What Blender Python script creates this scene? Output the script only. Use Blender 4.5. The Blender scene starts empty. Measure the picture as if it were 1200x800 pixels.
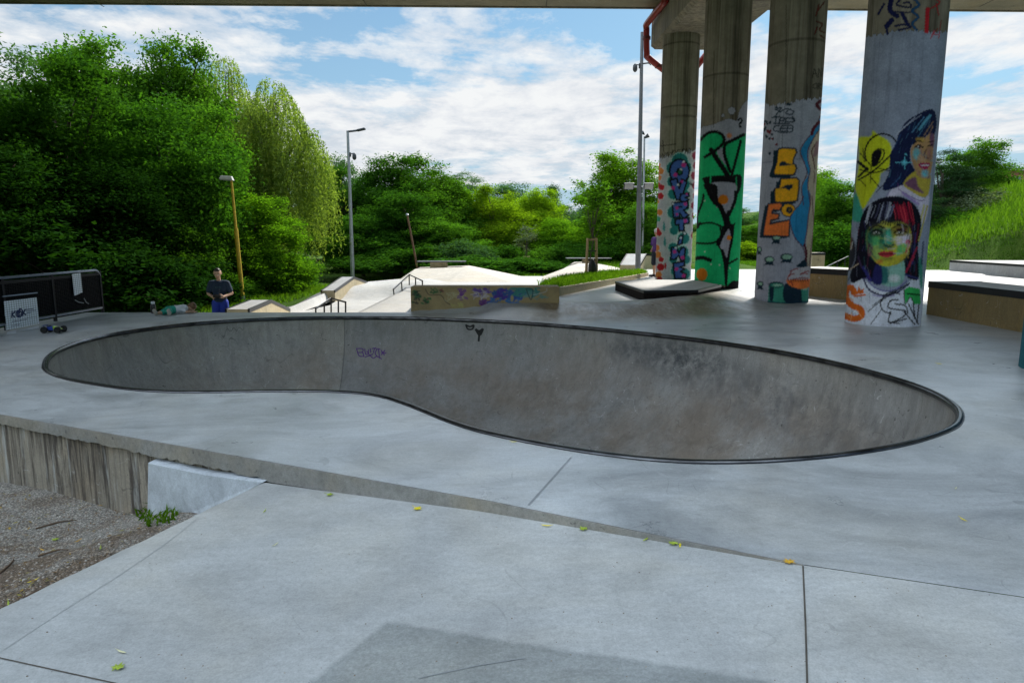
import bpy, bmesh, math, random
import numpy as np
from mathutils import Vector, Matrix, geometry
from mathutils.bvhtree import BVHTree
R = math.radians
random.seed(7)
SC = bpy.context.scene
COL = SC.collection
H0 = 1.52                        # eye height above the bowl deck
PITCH = math.atan(123/800)
CP, SP = math.cos(PITCH), math.sin(PITCH)

def ray(u, v):                   # direction through a point measured on the 1200x800 photo
    return Vector((u-600, (400-v)*SP+800*CP, (400-v)*CP-800*SP))
def W(u, v, z=0.0):              # measured point on the level z
    d = ray(u, v); t = (z-H0)/d.z
    return Vector((d.x*t, d.y*t, z))
def D(u, v, Y):                  # measured point at a known distance Y ahead
    d = ray(u, v); t = Y/d.y
    return Vector((d.x*t, Y, H0+d.z*t))
def proj(P):                     # numpy (n,3) -> measured picture coordinates, used to copy paint onto pillars
    x = P[:, 0]; y = P[:, 1]; z = P[:, 2]-H0
    f = y*CP - z*SP; up = y*SP + z*CP
    return 600+800*x/f, 400-800*up/f

# ---------------------------------------------------------------- materials
def newmat(name):
    m = bpy.data.materials.new(name); m.use_nodes = True
    nt = m.node_tree; nt.nodes.clear()
    out = nt.nodes.new('ShaderNodeOutputMaterial')
    b = nt.nodes.new('ShaderNodeBsdfPrincipled')
    nt.links.new(b.outputs[0], out.inputs[0])
    return m, nt, b, out
def nd(nt, t, **kw):
    n = nt.nodes.new(t)
    for k, v in kw.items():
        if k.startswith('i_'):
            n.inputs[k[2:].replace('_', ' ')].default_value = v
        else: setattr(n, k, v)
    return n
def coords(nt, space='Object', scale=(1, 1, 1), rot=(0, 0, 0), loc=(0, 0, 0)):
    tc = nt.nodes.new('ShaderNodeTexCoord'); mp = nt.nodes.new('ShaderNodeMapping')
    mp.inputs['Scale'].default_value = scale; mp.inputs['Rotation'].default_value = rot; mp.inputs['Location'].default_value = loc
    nt.links.new(tc.outputs[space], mp.inputs[0]); return mp.outputs[0]
def noise(nt, vec, scale, detail=5, rough=.6, dist=0.0):
    n = nt.nodes.new('ShaderNodeTexNoise'); n.inputs['Scale'].default_value = scale
    n.inputs['Detail'].default_value = detail; n.inputs['Roughness'].default_value = rough; n.inputs['Distortion'].default_value = dist
    nt.links.new(vec, n.inputs['Vector']); return n.outputs['Fac']
def ramp(nt, fac, stops):
    r = nt.nodes.new('ShaderNodeValToRGB'); e = r.color_ramp.elements
    while len(e) < len(stops): e.new(.5)
    for i, (p, c) in enumerate(stops):
        e[i].position = p; e[i].color = (c, c, c, 1) if isinstance(c, (int, float)) else (*c, 1)
    nt.links.new(fac, r.inputs[0]); return r.outputs[0]
def mix(nt, f, a, b, mode='MIX'):
    m = nt.nodes.new('ShaderNodeMix'); m.data_type = 'RGBA'; m.blend_type = mode
    for s, val in ((0, f), (6, a), (7, b)):
        if isinstance(val, (int, float)): m.inputs[s].default_value = val if s == 0 else (val, val, val, 1)
        elif isinstance(val, tuple): m.inputs[s].default_value = (*val, 1)
        else: nt.links.new(val, m.inputs[s])
    return m.outputs[2]
def math_(nt, op, a, b=None, c=None, clamp=False):
    m = nt.nodes.new('ShaderNodeMath'); m.operation = op; m.use_clamp = clamp
    for i, val in enumerate((a, b, c)):
        if val is None: continue
        if isinstance(val, (int, float)): m.inputs[i].default_value = val
        else: nt.links.new(val, m.inputs[i])
    return m.outputs[0]
def bump(nt, b, h, s=.2, d=.01):
    n = nt.nodes.new('ShaderNodeBump'); n.inputs['Strength'].default_value = s; n.inputs['Distance'].default_value = d
    nt.links.new(h, n.inputs['Height']); nt.links.new(n.outputs[0], b.inputs['Normal'])

def mat_plain(name, col, rough=.5, metal=0.0, spec=.5, var=.12, vs=6.0, bmp=0.0):
    m, nt, b, o = newmat(name); v = coords(nt)
    n = noise(nt, v, vs, 4)
    f = ramp(nt, n, [(.3, 1-var), (.7, 1+var)])
    c = mix(nt, 1.0, col, f, 'MULTIPLY')
    nt.links.new(c, b.inputs['Base Color'])
    b.inputs['Roughness'].default_value = rough; b.inputs['Metallic'].default_value = metal
    b.inputs['Specular IOR Level'].default_value = spec
    if bmp: bump(nt, b, noise(nt, v, 60, 4), bmp, .004)
    return m

def concrete(name, col, dark=.75, warm=(1.06, 1.0, .9), rough=(.5, .75), big=.5, fine=1.0, streak=0.0, bmp=.25, extra=None, swirl=True, spec=.5, scr=1.0, speck=1.0):
    m, nt, b, o = newmat(name); v = coords(nt)
    n1 = noise(nt, v, .35*big*2, 5, .6, .4)
    n2 = noise(nt, v, 2.2*fine, 8, .68, .8 if swirl else 0)
    v3 = coords(nt, scale=(1, 3.2, 1), rot=(0, 0, .5))
    n3 = noise(nt, v3, 3.3*fine, 6, .65, 1.5)
    n4 = noise(nt, v, 130, 2, .5)
    c = mix(nt, 1.0, col, ramp(nt, n1, [(.3, dark), (.72, 1.12)]), 'MULTIPLY')
    c = mix(nt, 1.0, c, ramp(nt, n2, [(.25, .78), (.5, 1.0), (.78, 1.15)]), 'MULTIPLY')
    c = mix(nt, .55 if swirl else .3, c, mix(nt, 1.0, c, ramp(nt, n3, [(.35, .74), (.65, 1.15)]), 'MULTIPLY'))
    c = mix(nt, .5, c, mix(nt, 1.0, c, ramp(nt, n4, [(.3, .78), (.7, 1.18)]), 'MULTIPLY'))
    wm = ramp(nt, noise(nt, v, .9*fine, 5, .6, .6), [(.45, 0.0), (.75, .75)])
    c = mix(nt, wm, c, mix(nt, 1.0, c, warm, 'MULTIPLY'))
    # hairline scratches and wheel arcs
    for sc_, wd_, cc, aa in ((1.1, .0035, (.10, .10, .10), .45), (2.6, .004, (.75, .76, .78), .35)):
        aa *= scr
        nn = noise(nt, v, sc_, 2, .4, 1.2)
        ln = math_(nt, 'LESS_THAN', math_(nt, 'ABSOLUTE', math_(nt, 'SUBTRACT', nn, .47)), wd_)
        brk = ramp(nt, noise(nt, v, sc_*2.3, 3, .6), [(.50, 0.0), (.58, aa)])
        c = mix(nt, math_(nt, 'MULTIPLY', ln, brk), c, mix(nt, 1.0, c, cc, 'MULTIPLY') if cc[0] < .5 else cc)
    n5 = noise(nt, v, 42, 6, .8)
    c = mix(nt, 1.0, c, ramp(nt, n5, [(.32, .84), (.5, 1.0), (.68, 1.12)]), 'MULTIPLY')
    # small dark specks and pits
    sp = ramp(nt, noise(nt, v, 20, 3, .55), [(.685+.03*(1-speck), 0.0), (.715+.03*(1-speck), .6*speck)])
    c = mix(nt, sp, c, (.06, .06, .055))
    if streak:
        vs = coords(nt, scale=(7, 7, .28))
        s = ramp(nt, noise(nt, vs, 1.0, 6, .7, .2), [(.42, 0.0), (.66, streak)])
        c = mix(nt, s, c, (.035, .03, .024))
    if extra: c = extra(nt, v, c)
    nt.links.new(c, b.inputs['Base Color'])
    r = nt.nodes.new('ShaderNodeMapRange'); nt.links.new(n2, r.inputs[0])
    r.inputs[1].default_value = .3; r.inputs[2].default_value = .7; r.inputs[3].default_value = rough[0]; r.inputs[4].default_value = rough[1]
    nt.links.new(r.outputs[0], b.inputs['Roughness']); b.inputs['Specular IOR Level'].default_value = spec
    hh = math_(nt, 'ADD', math_(nt, 'MULTIPLY', n2, 1.0), math_(nt, 'MULTIPLY', n4, .25))
    bump(nt, b, hh, bmp, .012)
    return m

# ---------------------------------------------------------------- object helpers
def tag(o, label=None, cat=None, group=None, kind=None):
    if label: o['label'] = label
    if cat: o['category'] = cat
    if group: o['group'] = group
    if kind: o['kind'] = kind
    return o
def empty(name, loc=(0, 0, 0), rz=0.0):
    o = bpy.data.objects.new(name, None); COL.objects.link(o); o.location = loc; o.rotation_euler = (0, 0, rz); o.empty_display_size = .2
    return o
def link_mesh(name, me, mat, parent=None, world=False, smooth=False, recenter=True):
    o = bpy.data.objects.new(name, me); COL.objects.link(o)
    if mat is not None:
        for mm in (mat if isinstance(mat, (list, tuple)) else [mat]): me.materials.append(mm)
    n = len(me.polygons)
    if smooth is True: me.polygons.foreach_set('use_smooth', [True]*n)
    if parent is not None:
        o.parent = parent
        if world: o.matrix_parent_inverse = Matrix.Translation(-Vector(parent.location))
    elif recenter and len(me.vertices):
        co = np.empty(len(me.vertices)*3, dtype=np.float32); me.vertices.foreach_get('co', co); co = co.reshape(-1, 3)
        c = np.array([(co[:, 0].min()+co[:, 0].max())/2, (co[:, 1].min()+co[:, 1].max())/2, co[:, 2].min()], dtype=np.float32)
        me.vertices.foreach_set('co', (co-c).ravel()); o.location = [float(x) for x in c]
    return o
def np_mesh(name, V, F):         # V (n,3); F (m,k) all the same size
    me = bpy.data.meshes.new(name); V = np.asarray(V, dtype=np.float32); F = np.asarray(F, dtype=np.int32)
    m, k = F.shape
    me.vertices.add(len(V)); me.vertices.foreach_set('co', V.ravel())
    me.loops.add(m*k); me.loops.foreach_set('vertex_index', F.ravel())
    me.polygons.add(m); me.polygons.foreach_set('loop_start', np.arange(0, m*k, k, dtype=np.int32))
    me.polygons.foreach_set('loop_total', np.full(m, k, dtype=np.int32))
    me.update(calc_edges=True); me.validate(); return me

class MB:                        # collects shapes for ONE mesh
    def __init__(s): s.bm = bmesh.new()
    def face(s, pts):
        try: return s.bm.faces.new([s.bm.verts.new(p) for p in pts])
        except ValueError: return None
    def box(s, c, size, rz=0.0, rx=0.0, ry=0.0, bev=0.0):
        m = Matrix.Translation(c) @ Matrix.Rotation(rz, 4, 'Z') @ Matrix.Rotation(ry, 4, 'Y') @ Matrix.Rotation(rx, 4, 'X') @ Matrix.Diagonal((*size, 1))
        g = bmesh.ops.create_cube(s.bm, size=1.0, matrix=m)
        if bev:
            ed = list({e for v in g['verts'] for e in v.link_edges})
            bmesh.ops.bevel(s.bm, geom=ed, offset=bev, segments=2, profile=.5, affect='EDGES')
        return s
    def bar(s, a, b, r0, r1=None, n=10, caps=True):
        a = Vector(a); b = Vector(b); d = b-a; r1 = r0 if r1 is None else r1
        q = d.to_track_quat('Z', 'Y').to_matrix().to_4x4()
        m = Matrix.Translation((a+b)/2) @ q
        bmesh.ops.create_cone(s.bm, cap_ends=caps, segments=n, radius1=max(r0, 1e-4), radius2=max(r1, 1e-4), depth=d.length, matrix=m); return s
    def tube(s, pts, r, n=10):
        pts = [Vector(p) for p in pts]; rs = r if isinstance(r, (list, tuple)) else [r]*len(pts)
        rings = []; up = Vector((0, 0, 1))
        for i, p in enumerate(pts):
            t = (pts[min(i+1, len(pts)-1)]-pts[max(i-1, 0)]).normalized()
            a = t.cross(up)
            if a.length < .05: a = t.cross(Vector((1, 0, 0)))
            if i and a.dot(pa) < 0 and abs(t.z) > .9: a = pa - t*pa.dot(t)
            a.normalize(); b = t.cross(a); pa = a
            rings.append([s.bm.verts.new(p+(a*math.cos(2*math.pi*k/n)+b*math.sin(2*math.pi*k/n))*rs[i]) for k in range(n)])
        for A, B in zip(rings, rings[1:]):
            for k in range(n): s.bm.faces.new((A[k], A[(k+1) % n], B[(k+1) % n], B[k]))
        s.bm.faces.new(rings[0][::-1]); s.bm.faces.new(rings[-1]); return s
    def sphere(s, c, r, sc=(1, 1, 1), n=12, rz=0.0, rx=0.0):
        m = Matrix.Translation(c) @ Matrix.Rotation(rz, 4, 'Z') @ Matrix.Rotation(rx, 4, 'X') @ Matrix.Diagonal((*sc, 1))
        bmesh.ops.create_uvsphere(s.bm, u_segments=n, v_segments=max(6, n*2//3), radius=r, matrix=m); return s
    def prism(s, bot, top, bev=0.0):     # two matching rings
        a = [s.bm.verts.new(p) for p in bot]; b = [s.bm.verts.new(p) for p in top]; n = len(a)
        fs = [s.bm.faces.new(a[::-1]), s.bm.faces.new(b)]
        for k in range(n): fs.append(s.bm.faces.new((a[k], a[(k+1) % n], b[(k+1) % n], b[k])))
        if bev:
            ed = list({e for v in a+b for e in v.link_edges})
            bmesh.ops.bevel(s.bm, geom=ed, offset=bev, segments=2, profile=.5, affect='EDGES')
        return s
    def lathe(s, prof, c=(0, 0, 0), n=20, axis='Z', m=None):
        rings = []; M = m or Matrix.Translation(c)
        for r, z in prof:
            rings.append([s.bm.verts.new(M @ Vector((r*math.cos(2*math.pi*k/n), r*math.sin(2*math.pi*k/n), z))) for k in range(n)])
        for A, B in zip(rings, rings[1:]):
            for k in range(n): s.bm.faces.new((A[k], A[(k+1) % n], B[(k+1) % n], B[k]))
        s.bm.faces.new(rings[0][::-1]); s.bm.faces.new(rings[-1]); return s
    def build(s, name, mat, parent=None, world=False, smooth=False):
        bmesh.ops.recalc_face_normals(s.bm, faces=s.bm.faces[:])
        me = bpy.data.meshes.new(name); s.bm.to_mesh(me); s.bm.free()
        if smooth == 'auto':
            o = link_mesh(name, me, mat, parent, world, True)
            try: me.set_sharp_from_angle(angle=R(35))
            except Exception: pass
            return o
        return link_mesh(name, me, mat, parent, world, smooth)

def ribbon_mb(mb, pts, w, nrm, lift=.004):   # flat painted or drawn stroke lying on a surface
    pts = [Vector(p) for p in pts]; L = []
    for i, p in enumerate(pts):
        t = (pts[min(i+1, len(pts)-1)]-pts[max(i-1, 0)])
        if t.length < 1e-6: t = Vector((1, 0, 0))
        t.normalize(); n_ = Vector(nrm[i] if isinstance(nrm, list) else nrm).normalized()
        sd = t.cross(n_).normalized()*(w/2)
        L.append((mb.bm.verts.new(p+sd+n_*lift), mb.bm.verts.new(p-sd+n_*lift)))
    for (a, b), (c, d) in zip(L, L[1:]): mb.bm.faces.new((a, b, d, c))

def smooth_poly(pts, n=6, closed=True):      # Catmull-Rom
    out = []; P = [Vector(p) for p in pts]; N = len(P)
    rng = range(N if closed else N-1)
    for i in rng:
        p0 = P[(i-1) % N] if closed or i > 0 else P[0]; p1 = P[i]; p2 = P[(i+1) % N]; p3 = P[(i+2) % N] if closed or i+2 < N else P[-1]
        for k in range(n):
            t = k/n
            out.append(.5*((2*p1)+(p2-p0)*t+(2*p0-5*p1+4*p2-p3)*t*t+(3*p1-p0-3*p2+p3)*t**3))
    if not closed: out.append(P[-1])
    return out
def sstep(a, b, x):
    t = min(1, max(0, (x-a)/(b-a))); return t*t*(3-2*t)
def inpoly(x, y, P):
    r = False; j = len(P)-1
    for i in range(len(P)):
        xi, yi = P[i][0], P[i][1]; xj, yj = P[j][0], P[j][1]
        if (yi > y) != (yj > y) and x < (xj-xi)*(y-yi)/(yj-yi)+xi: r = not r
        j = i
    return r
def seg_dist(x, y, P, closed=True):
    best = 1e9
    for i in range(len(P)-(0 if closed else 1)):
        a = P[i]; b = P[(i+1) % len(P)]; dx = b[0]-a[0]; dy = b[1]-a[1]
        t = max(0, min(1, ((x-a[0])*dx+(y-a[1])*dy)/max(1e-12, dx*dx+dy*dy)))
        best = min(best, math.hypot(x-a[0]-t*dx, y-a[1]-t*dy))
    return best
def sheet(name, outer, zf, step, mat, hole=None, parent=None, skirt=None, smooth=True):
    """triangulated sheet with height function zf(x,y); outer/hole are 2-D outlines"""
    pts = [Vector((p[0], p[1])) for p in outer]; edges = [(i, (i+1) % len(outer)) for i in range(len(outer))]
    if hole:
        k = len(pts); pts += [Vector((p[0], p[1])) for p in hole]; edges += [(k+i, k+(i+1) % len(hole)) for i in range(len(hole))]
    xs = [p[0] for p in outer]; ys = [p[1] for p in outer]
    x = min(xs)+step/2
    while x < max(xs):
        y = min(ys)+step/2
        while y < max(ys):
            if inpoly(x, y, outer) and not (hole and inpoly(x, y, hole)) and seg_dist(x, y, outer) > step*.4 and not (hole and seg_dist(x, y, hole) < step*.4):
                pts.append(Vector((x, y)))
            y += step
        x += step
    vs, es, fs, _, _, _ = geometry.delaunay_2d_cdt(pts, edges, [], 0, 1e-5)
    F = []
    for f in fs:
        cx = sum(vs[i].x for i in f)/len(f); cy = sum(vs[i].y for i in f)/len(f)
        if inpoly(cx, cy, outer) and not (hole and inpoly(cx, cy, hole)): F.append(list(f))
    V = [(v.x, v.y, zf(v.x, v.y)) for v in vs]
    me = bpy.data.meshes.new(name); me.from_pydata(V, [], F); me.update()
    bm = bmesh.new(); bm.from_mesh(me)
    bmesh.ops.recalc_face_normals(bm, faces=bm.faces[:])
    if sum(f.normal.z for f in bm.faces) < 0: bmesh.ops.reverse_faces(bm, faces=bm.faces[:])
    loose = [v for v in bm.verts if not v.link_faces]; bmesh.ops.delete(bm, geom=loose, context='VERTS')
    bm.to_mesh(me); bm.free()
    o = link_mesh(name, me, mat, parent, False, smooth, recenter=False)
    return o
def bvh_of(objs):
    V = []; F = []
    for o in objs:
        k = len(V); mw = Matrix.Translation(o.location) if o.parent is None else Matrix.Translation(o.location)
        V += [mw @ v.co for v in o.data.vertices]; F += [[k+i for i in p.vertices] for p in o.data.polygons]
    return BVHTree.FromPolygons(V, F)
EYE = Vector((0, 0, H0))
def hit(bvh, u, v):
    loc, n, i, d = bvh.ray_cast(EYE, ray(u, v).normalized())
    return loc, n
SKY_LOC = (7.0, 3.0, 0.0)
EXPO = 1.48
# ================================================================ concrete of the park
def seg_mask(nt, v, a, b, w, soft=.3):   # mask along a line in object space xy
    pass
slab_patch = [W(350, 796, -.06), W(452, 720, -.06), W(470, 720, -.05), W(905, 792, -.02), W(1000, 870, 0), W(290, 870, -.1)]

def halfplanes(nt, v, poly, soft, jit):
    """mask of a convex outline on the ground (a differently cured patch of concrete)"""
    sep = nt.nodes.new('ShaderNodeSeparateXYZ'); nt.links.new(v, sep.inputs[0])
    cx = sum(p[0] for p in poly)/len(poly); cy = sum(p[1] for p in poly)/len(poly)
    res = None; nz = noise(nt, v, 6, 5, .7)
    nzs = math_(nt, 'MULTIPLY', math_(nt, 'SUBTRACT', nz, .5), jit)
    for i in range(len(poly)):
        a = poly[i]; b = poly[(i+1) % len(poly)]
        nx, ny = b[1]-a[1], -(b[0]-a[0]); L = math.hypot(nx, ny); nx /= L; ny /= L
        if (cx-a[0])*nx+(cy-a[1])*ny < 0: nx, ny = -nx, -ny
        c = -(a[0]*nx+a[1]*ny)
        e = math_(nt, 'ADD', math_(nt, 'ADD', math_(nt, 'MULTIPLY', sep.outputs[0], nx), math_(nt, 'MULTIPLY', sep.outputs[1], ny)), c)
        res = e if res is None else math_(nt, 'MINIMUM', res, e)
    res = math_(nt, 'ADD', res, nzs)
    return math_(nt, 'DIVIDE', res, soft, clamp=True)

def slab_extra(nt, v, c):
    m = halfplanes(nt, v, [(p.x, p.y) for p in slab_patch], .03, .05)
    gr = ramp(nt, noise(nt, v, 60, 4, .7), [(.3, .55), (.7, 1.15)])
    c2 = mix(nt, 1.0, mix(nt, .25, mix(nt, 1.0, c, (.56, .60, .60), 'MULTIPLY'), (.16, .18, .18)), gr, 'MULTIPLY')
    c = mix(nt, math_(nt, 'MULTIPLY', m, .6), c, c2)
    # rusty and grimy blots
    b = ramp(nt, noise(nt, v, 1.7, 3, .5), [(.70, 0.0), (.80, .35)])
    return mix(nt, b, c, (.36, .27, .18))
def deck_extra(nt, v, c):
    # broad worn darker sweeps left by wheels and drying water
    vv = coords(nt, scale=(.7, 1.1, 1), rot=(0, 0, .25))
    s = ramp(nt, noise(nt, vv, .8, 8, .68, 1.2), [(.34, .66), (.52, 1.0), (.75, 1.2)])
    c = mix(nt, 1.0, c, s, 'MULTIPLY')
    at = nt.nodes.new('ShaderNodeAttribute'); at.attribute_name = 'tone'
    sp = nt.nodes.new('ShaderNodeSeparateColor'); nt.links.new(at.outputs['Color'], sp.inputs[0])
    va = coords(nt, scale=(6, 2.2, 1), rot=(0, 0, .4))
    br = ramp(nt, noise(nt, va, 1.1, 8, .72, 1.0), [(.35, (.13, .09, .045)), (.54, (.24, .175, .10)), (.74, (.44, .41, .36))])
    c = mix(nt, sp.outputs[0], c, br)  # brown of the shaded hump face, put into the deck colour
    pa_ = mix(nt, 1.0, (.47, .46, .44), ramp(nt, noise(nt, v, .9, 6, .65), [(.3, .84), (.7, 1.08)]), 'MULTIPLY')
    return mix(nt, sp.outputs[1], c, pa_)  # sunlit floor beyond the hump, painted paler on the same concrete

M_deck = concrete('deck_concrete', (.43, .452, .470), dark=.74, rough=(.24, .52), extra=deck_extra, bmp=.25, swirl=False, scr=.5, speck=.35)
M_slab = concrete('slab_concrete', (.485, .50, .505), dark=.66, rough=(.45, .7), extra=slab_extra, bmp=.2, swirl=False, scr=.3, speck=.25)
M_plaza = concrete('pale_concrete', (.45, .44, .42), dark=.9, rough=(.6, .85), bmp=.15)
M_cream = concrete('cream_concrete', (.47, .425, .36), dark=.9, rough=(.7, .9), bmp=.15)
M_ochre = concrete('ochre_concrete', (.30, .22, .095), dark=.72, warm=(1.1, .95, .7), rough=(.6, .85), bmp=.3)
M_tan = concrete('tan_concrete', (.50, .42, .27), dark=.8, rough=(.6, .85), bmp=.2)
M_grey = concrete('grey_concrete', (.36, .36, .36), dark=.8, rough=(.6, .85), bmp=.3)
M_patch = concrete('fresh_concrete', (.50, .545, .60), dark=.85, warm=(1.0, 1.0, 1.0), rough=(.5, .8), bmp=.35, scr=0.0, speck=.3)
M_edge = concrete('edge_concrete', (.31, .305, .29), dark=.6, warm=(1.15, .98, .72), rough=(.6, .9), fine=2.0, bmp=.8, scr=.15)
M_steel_dark = mat_plain('black_painted_steel', (.012, .013, .018), .35, .3)
M_coping = mat_plain('worn_steel_coping', (.085, .088, .095), .24, .9, var=.7, vs=5)
M_joint = mat_plain('joint_filler', (.085, .075, .062), .9, var=.4)
M_groove = mat_plain('saw_cut', (.27, .285, .30), .9)

# crest of the rolled hump between bowl deck and plaza
CREST = [W(u, v, .20) for u, v in ((600, 356), (656, 353.5), (700, 355), (744, 353), (800, 349), (850, 342), (885, 336.5))]
CREST = [Vector((CREST[0].x-1.0, CREST[0].y+.3, 0))]+CREST+[Vector((9.5, 27, 0))]
CR = [(p.x, p.y) for p in CREST]
def deck_z(x, y):
    if y < 10.5 or x < -3: return 0.0
    d = seg_dist(x, y, CR, closed=False)
    yc = CR[-1][1]
    for a, b in zip(CR, CR[1:]):
        if a[0] <= x <= b[0]:
            yc = a[1]+(b[1]-a[1])*(x-a[0])/(b[0]-a[0]); break
    if x < CR[0][0]: yc = CR[0][1]
    amp = 1-sstep(4.6, 7.5, x)
    back = y > yc
    fade = sstep(-1.2, .2, x) if y < 14.6 else 1.0
    if back: return .05+.15*amp*(1-sstep(0, 1.5, d))
    if x > CR[-2][0]: return .05*(1-sstep(0, 2.2, d)) + .15*amp*(1-sstep(0, 1.2, d))
    return fade*.20*(1-sstep(0, 1.25, d))*max(amp, .3)

# ---- bowl outline measured on the photo
BL = [(46, 430), (52, 417), (70, 407), (98, 398), (140, 389), (200, 381), (250, 376.5), (300, 373.5), (350, 371.8), (400, 371), (450, 371.3), (500, 372.3), (550, 374.2), (600, 376.5), (650, 380), (700, 384), (750, 389), (800, 394.5), (850, 401), (900, 408.5), (950, 417.5), (1000, 428.5), (1050, 442), (1085, 453.5), (1112, 465.5), (1129, 478), (1134, 489), (1128, 501), (1105, 512), (1070, 522.5), (1030, 530.5), (980, 537.5), (930, 542), (880, 544.5), (820, 545), (760, 541.5), (700, 534.5), (650, 526.5), (600, 517), (555, 506.5), (520, 495), (495, 484.5), (470, 474.5), (445, 466.5), (415, 462), (370, 460), (320, 460), (260, 461), (200, 461), (150, 458), (105, 451.5), (72, 445), (53, 438)]
BOWL = smooth_poly([W(u, v, 0).to_2d().to_3d() for u, v in BL], 4)
BOWL2 = [(p.x, p.y) for p in BOWL]
def area2(P): return sum(P[i][0]*P[(i+1) % len(P)][1]-P[(i+1) % len(P)][0]*P[i][1] for i in range(len(P)))/2
if area2(BOWL2) < 0: BOWL2 = BOWL2[::-1]      # counter-clockwise
# resample evenly
def resample(P, n):
    L = [0]
    for i in range(len(P)): a = P[i]; b = P[(i+1) % len(P)]; L.append(L[-1]+math.hypot(b[0]-a[0], b[1]-a[1]))
    out = []
    for k in range(n):
        s = L[-1]*k/n; j = 0
        while L[j+1] < s: j += 1
        t = (s-L[j])/(L[j+1]-L[j]); a = P[j]; b = P[(j+1) % len(P)]; out.append((a[0]+(b[0]-a[0])*t, a[1]+(b[1]-a[1])*t))
    return out
BOWL2 = resample(BOWL2, 240)
def offset_in(P, d, sm=2):
    A = np.array(P); T = np.roll(A, -1, 0)-np.roll(A, 1, 0); T /= np.linalg.norm(T, axis=1)[:, None]
    N = np.stack([-T[:, 1], T[:, 0]], 1); B = A+N*d
    for _ in range(sm): B = .5*B+.25*(np.roll(B, 1, 0)+np.roll(B, -1, 0))
    return [tuple(x) for x in B]
HOLE = offset_in(BOWL2, .05, 0)

EN = [W(-420, 411, 0), W(0, 485, 0), W(307, 539, 0), W(577, 587, 0), W(941, 661, 0), W(1200, 699, 0)]
e_dir = (EN[-1]-EN[-2]).normalized()
EN[0] = EN[1]+(EN[1]-EN[2]).normalized()*((EN[1].x+8.6)/abs((EN[1]-EN[2]).normalized().x))
EN.append(EN[-1]+e_dir*9)
near = [(p.x, p.y) for p in EN]
CURB = [W(655, 347, .05), W(690, 339.5, .05), W(722, 332.5, .05), W(760, 323.5, .05)]
outer = near+[(26, near[-1][1]), (26, 31), (5.3, 31)]+[(p.x, p.y) for p in CURB[::-1]]+[(1.0, 14.35), (-2.1, 14.3), (-2.15, 13.75), (-8.6, 13.75)]
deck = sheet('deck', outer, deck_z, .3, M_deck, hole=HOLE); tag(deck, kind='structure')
deck['label'] = 'smooth blue-grey concrete deck around the kidney shaped bowl'
# tone mask: shaded hump face in red, sunlit plaza in green, painted as colour
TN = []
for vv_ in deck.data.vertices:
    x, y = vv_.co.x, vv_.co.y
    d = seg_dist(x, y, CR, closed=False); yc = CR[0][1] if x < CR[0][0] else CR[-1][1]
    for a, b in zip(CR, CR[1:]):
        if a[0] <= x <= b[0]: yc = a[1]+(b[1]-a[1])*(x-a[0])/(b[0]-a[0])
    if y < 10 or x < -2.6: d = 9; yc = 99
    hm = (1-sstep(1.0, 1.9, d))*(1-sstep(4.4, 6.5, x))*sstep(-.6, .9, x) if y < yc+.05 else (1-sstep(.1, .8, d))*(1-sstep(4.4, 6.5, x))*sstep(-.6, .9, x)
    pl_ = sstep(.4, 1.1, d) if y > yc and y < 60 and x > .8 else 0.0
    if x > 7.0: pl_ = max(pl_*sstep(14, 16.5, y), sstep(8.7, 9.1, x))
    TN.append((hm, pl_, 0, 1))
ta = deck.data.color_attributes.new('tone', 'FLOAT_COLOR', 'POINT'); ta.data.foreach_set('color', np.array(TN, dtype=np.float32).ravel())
for p in []:
    c = p.center
    yc = None
    for a, b in zip(CR, CR[1:]):
        if a[0] <= c.x <= b[0]: yc = a[1]+(b[1]-a[1])*(c.x-a[0])/(b[0]-a[0])
    if yc is not None and c.y > yc+.1: p.material_index = 1
    if c.x > CR[-1][0] and c.y > 14: p.material_index = 1
    if c.x > 8.9: p.material_index = 1

# skirt at the rear and left of the deck
mb = MB()
mb.face([(-8.6, 13.75, 0), (-2.15, 13.75, 0), (-2.15, 13.75, -1.4), (-8.6, 13.75, -1.4)])
mb.face([(-2.15, 13.75, 0), (-2.1, 14.3, 0), (-2.1, 14.3, -1.4), (-2.15, 13.75, -1.4)])
mb.face([(-2.1, 14.3, 0), (1.0, 14.35, .05), (1.0, 14.35, -1.4), (-2.1, 14.3, -1.4)])
mb.face([(-8.6, 13.75, 0), (-8.6, 13.75, -1.4), (-8.6, near[0][1], -1.4), (-8.6, near[0][1], 0)])
o = mb.build('deck_side_wall', M_grey, deck, world=False)

# ---- the bowl
rings = [HOLE]; zs = [0.0]; RAD = 1.9; NR = 22
prev = HOLE
cum = 0
for k in range(1, NR+1):
    a = (math.pi/2)*k/NR; dd = RAD*(1-math.cos(a)); zz = -RAD*math.sin(a)*.98
    # near-vertical top keeps 6 cm of pure wall
    prev = offset_in(prev, dd-cum, 3 if k > 5 else 1); cum = dd
    rings.append(prev); zs.append(zz)
V = []; F = []
n = len(HOLE)
for P, z in zip(rings, zs): V += [(x, y, z) for x, y in P]
for k in range(NR):
    for i in range(n): F.append((k*n+i, k*n+(i+1) % n, (k+1)*n+(i+1) % n, (k+1)*n+i))
last = rings[-1]; cx = sum(p[0] for p in last)/n; cy = sum(p[1] for p in last)/n
tri = geometry.tessellate_polygon([[Vector((p[0], p[1], 0)) for p in last]])
for t in tri: F.append(tuple(NR*n+i for i in t))
me = bpy.data.meshes.new('bowl'); me.from_pydata(V, [], F); me.update()
bm = bmesh.new(); bm.from_mesh(me)
bmesh.ops.recalc_face_normals(bm, faces=bm.faces[:])
cf = min(bm.faces, key=lambda f: f.calc_center_median().z)
if cf.normal.z < 0: bmesh.ops.reverse_faces(bm, faces=bm.faces[:])
bm.to_mesh(me); bm.free()
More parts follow.
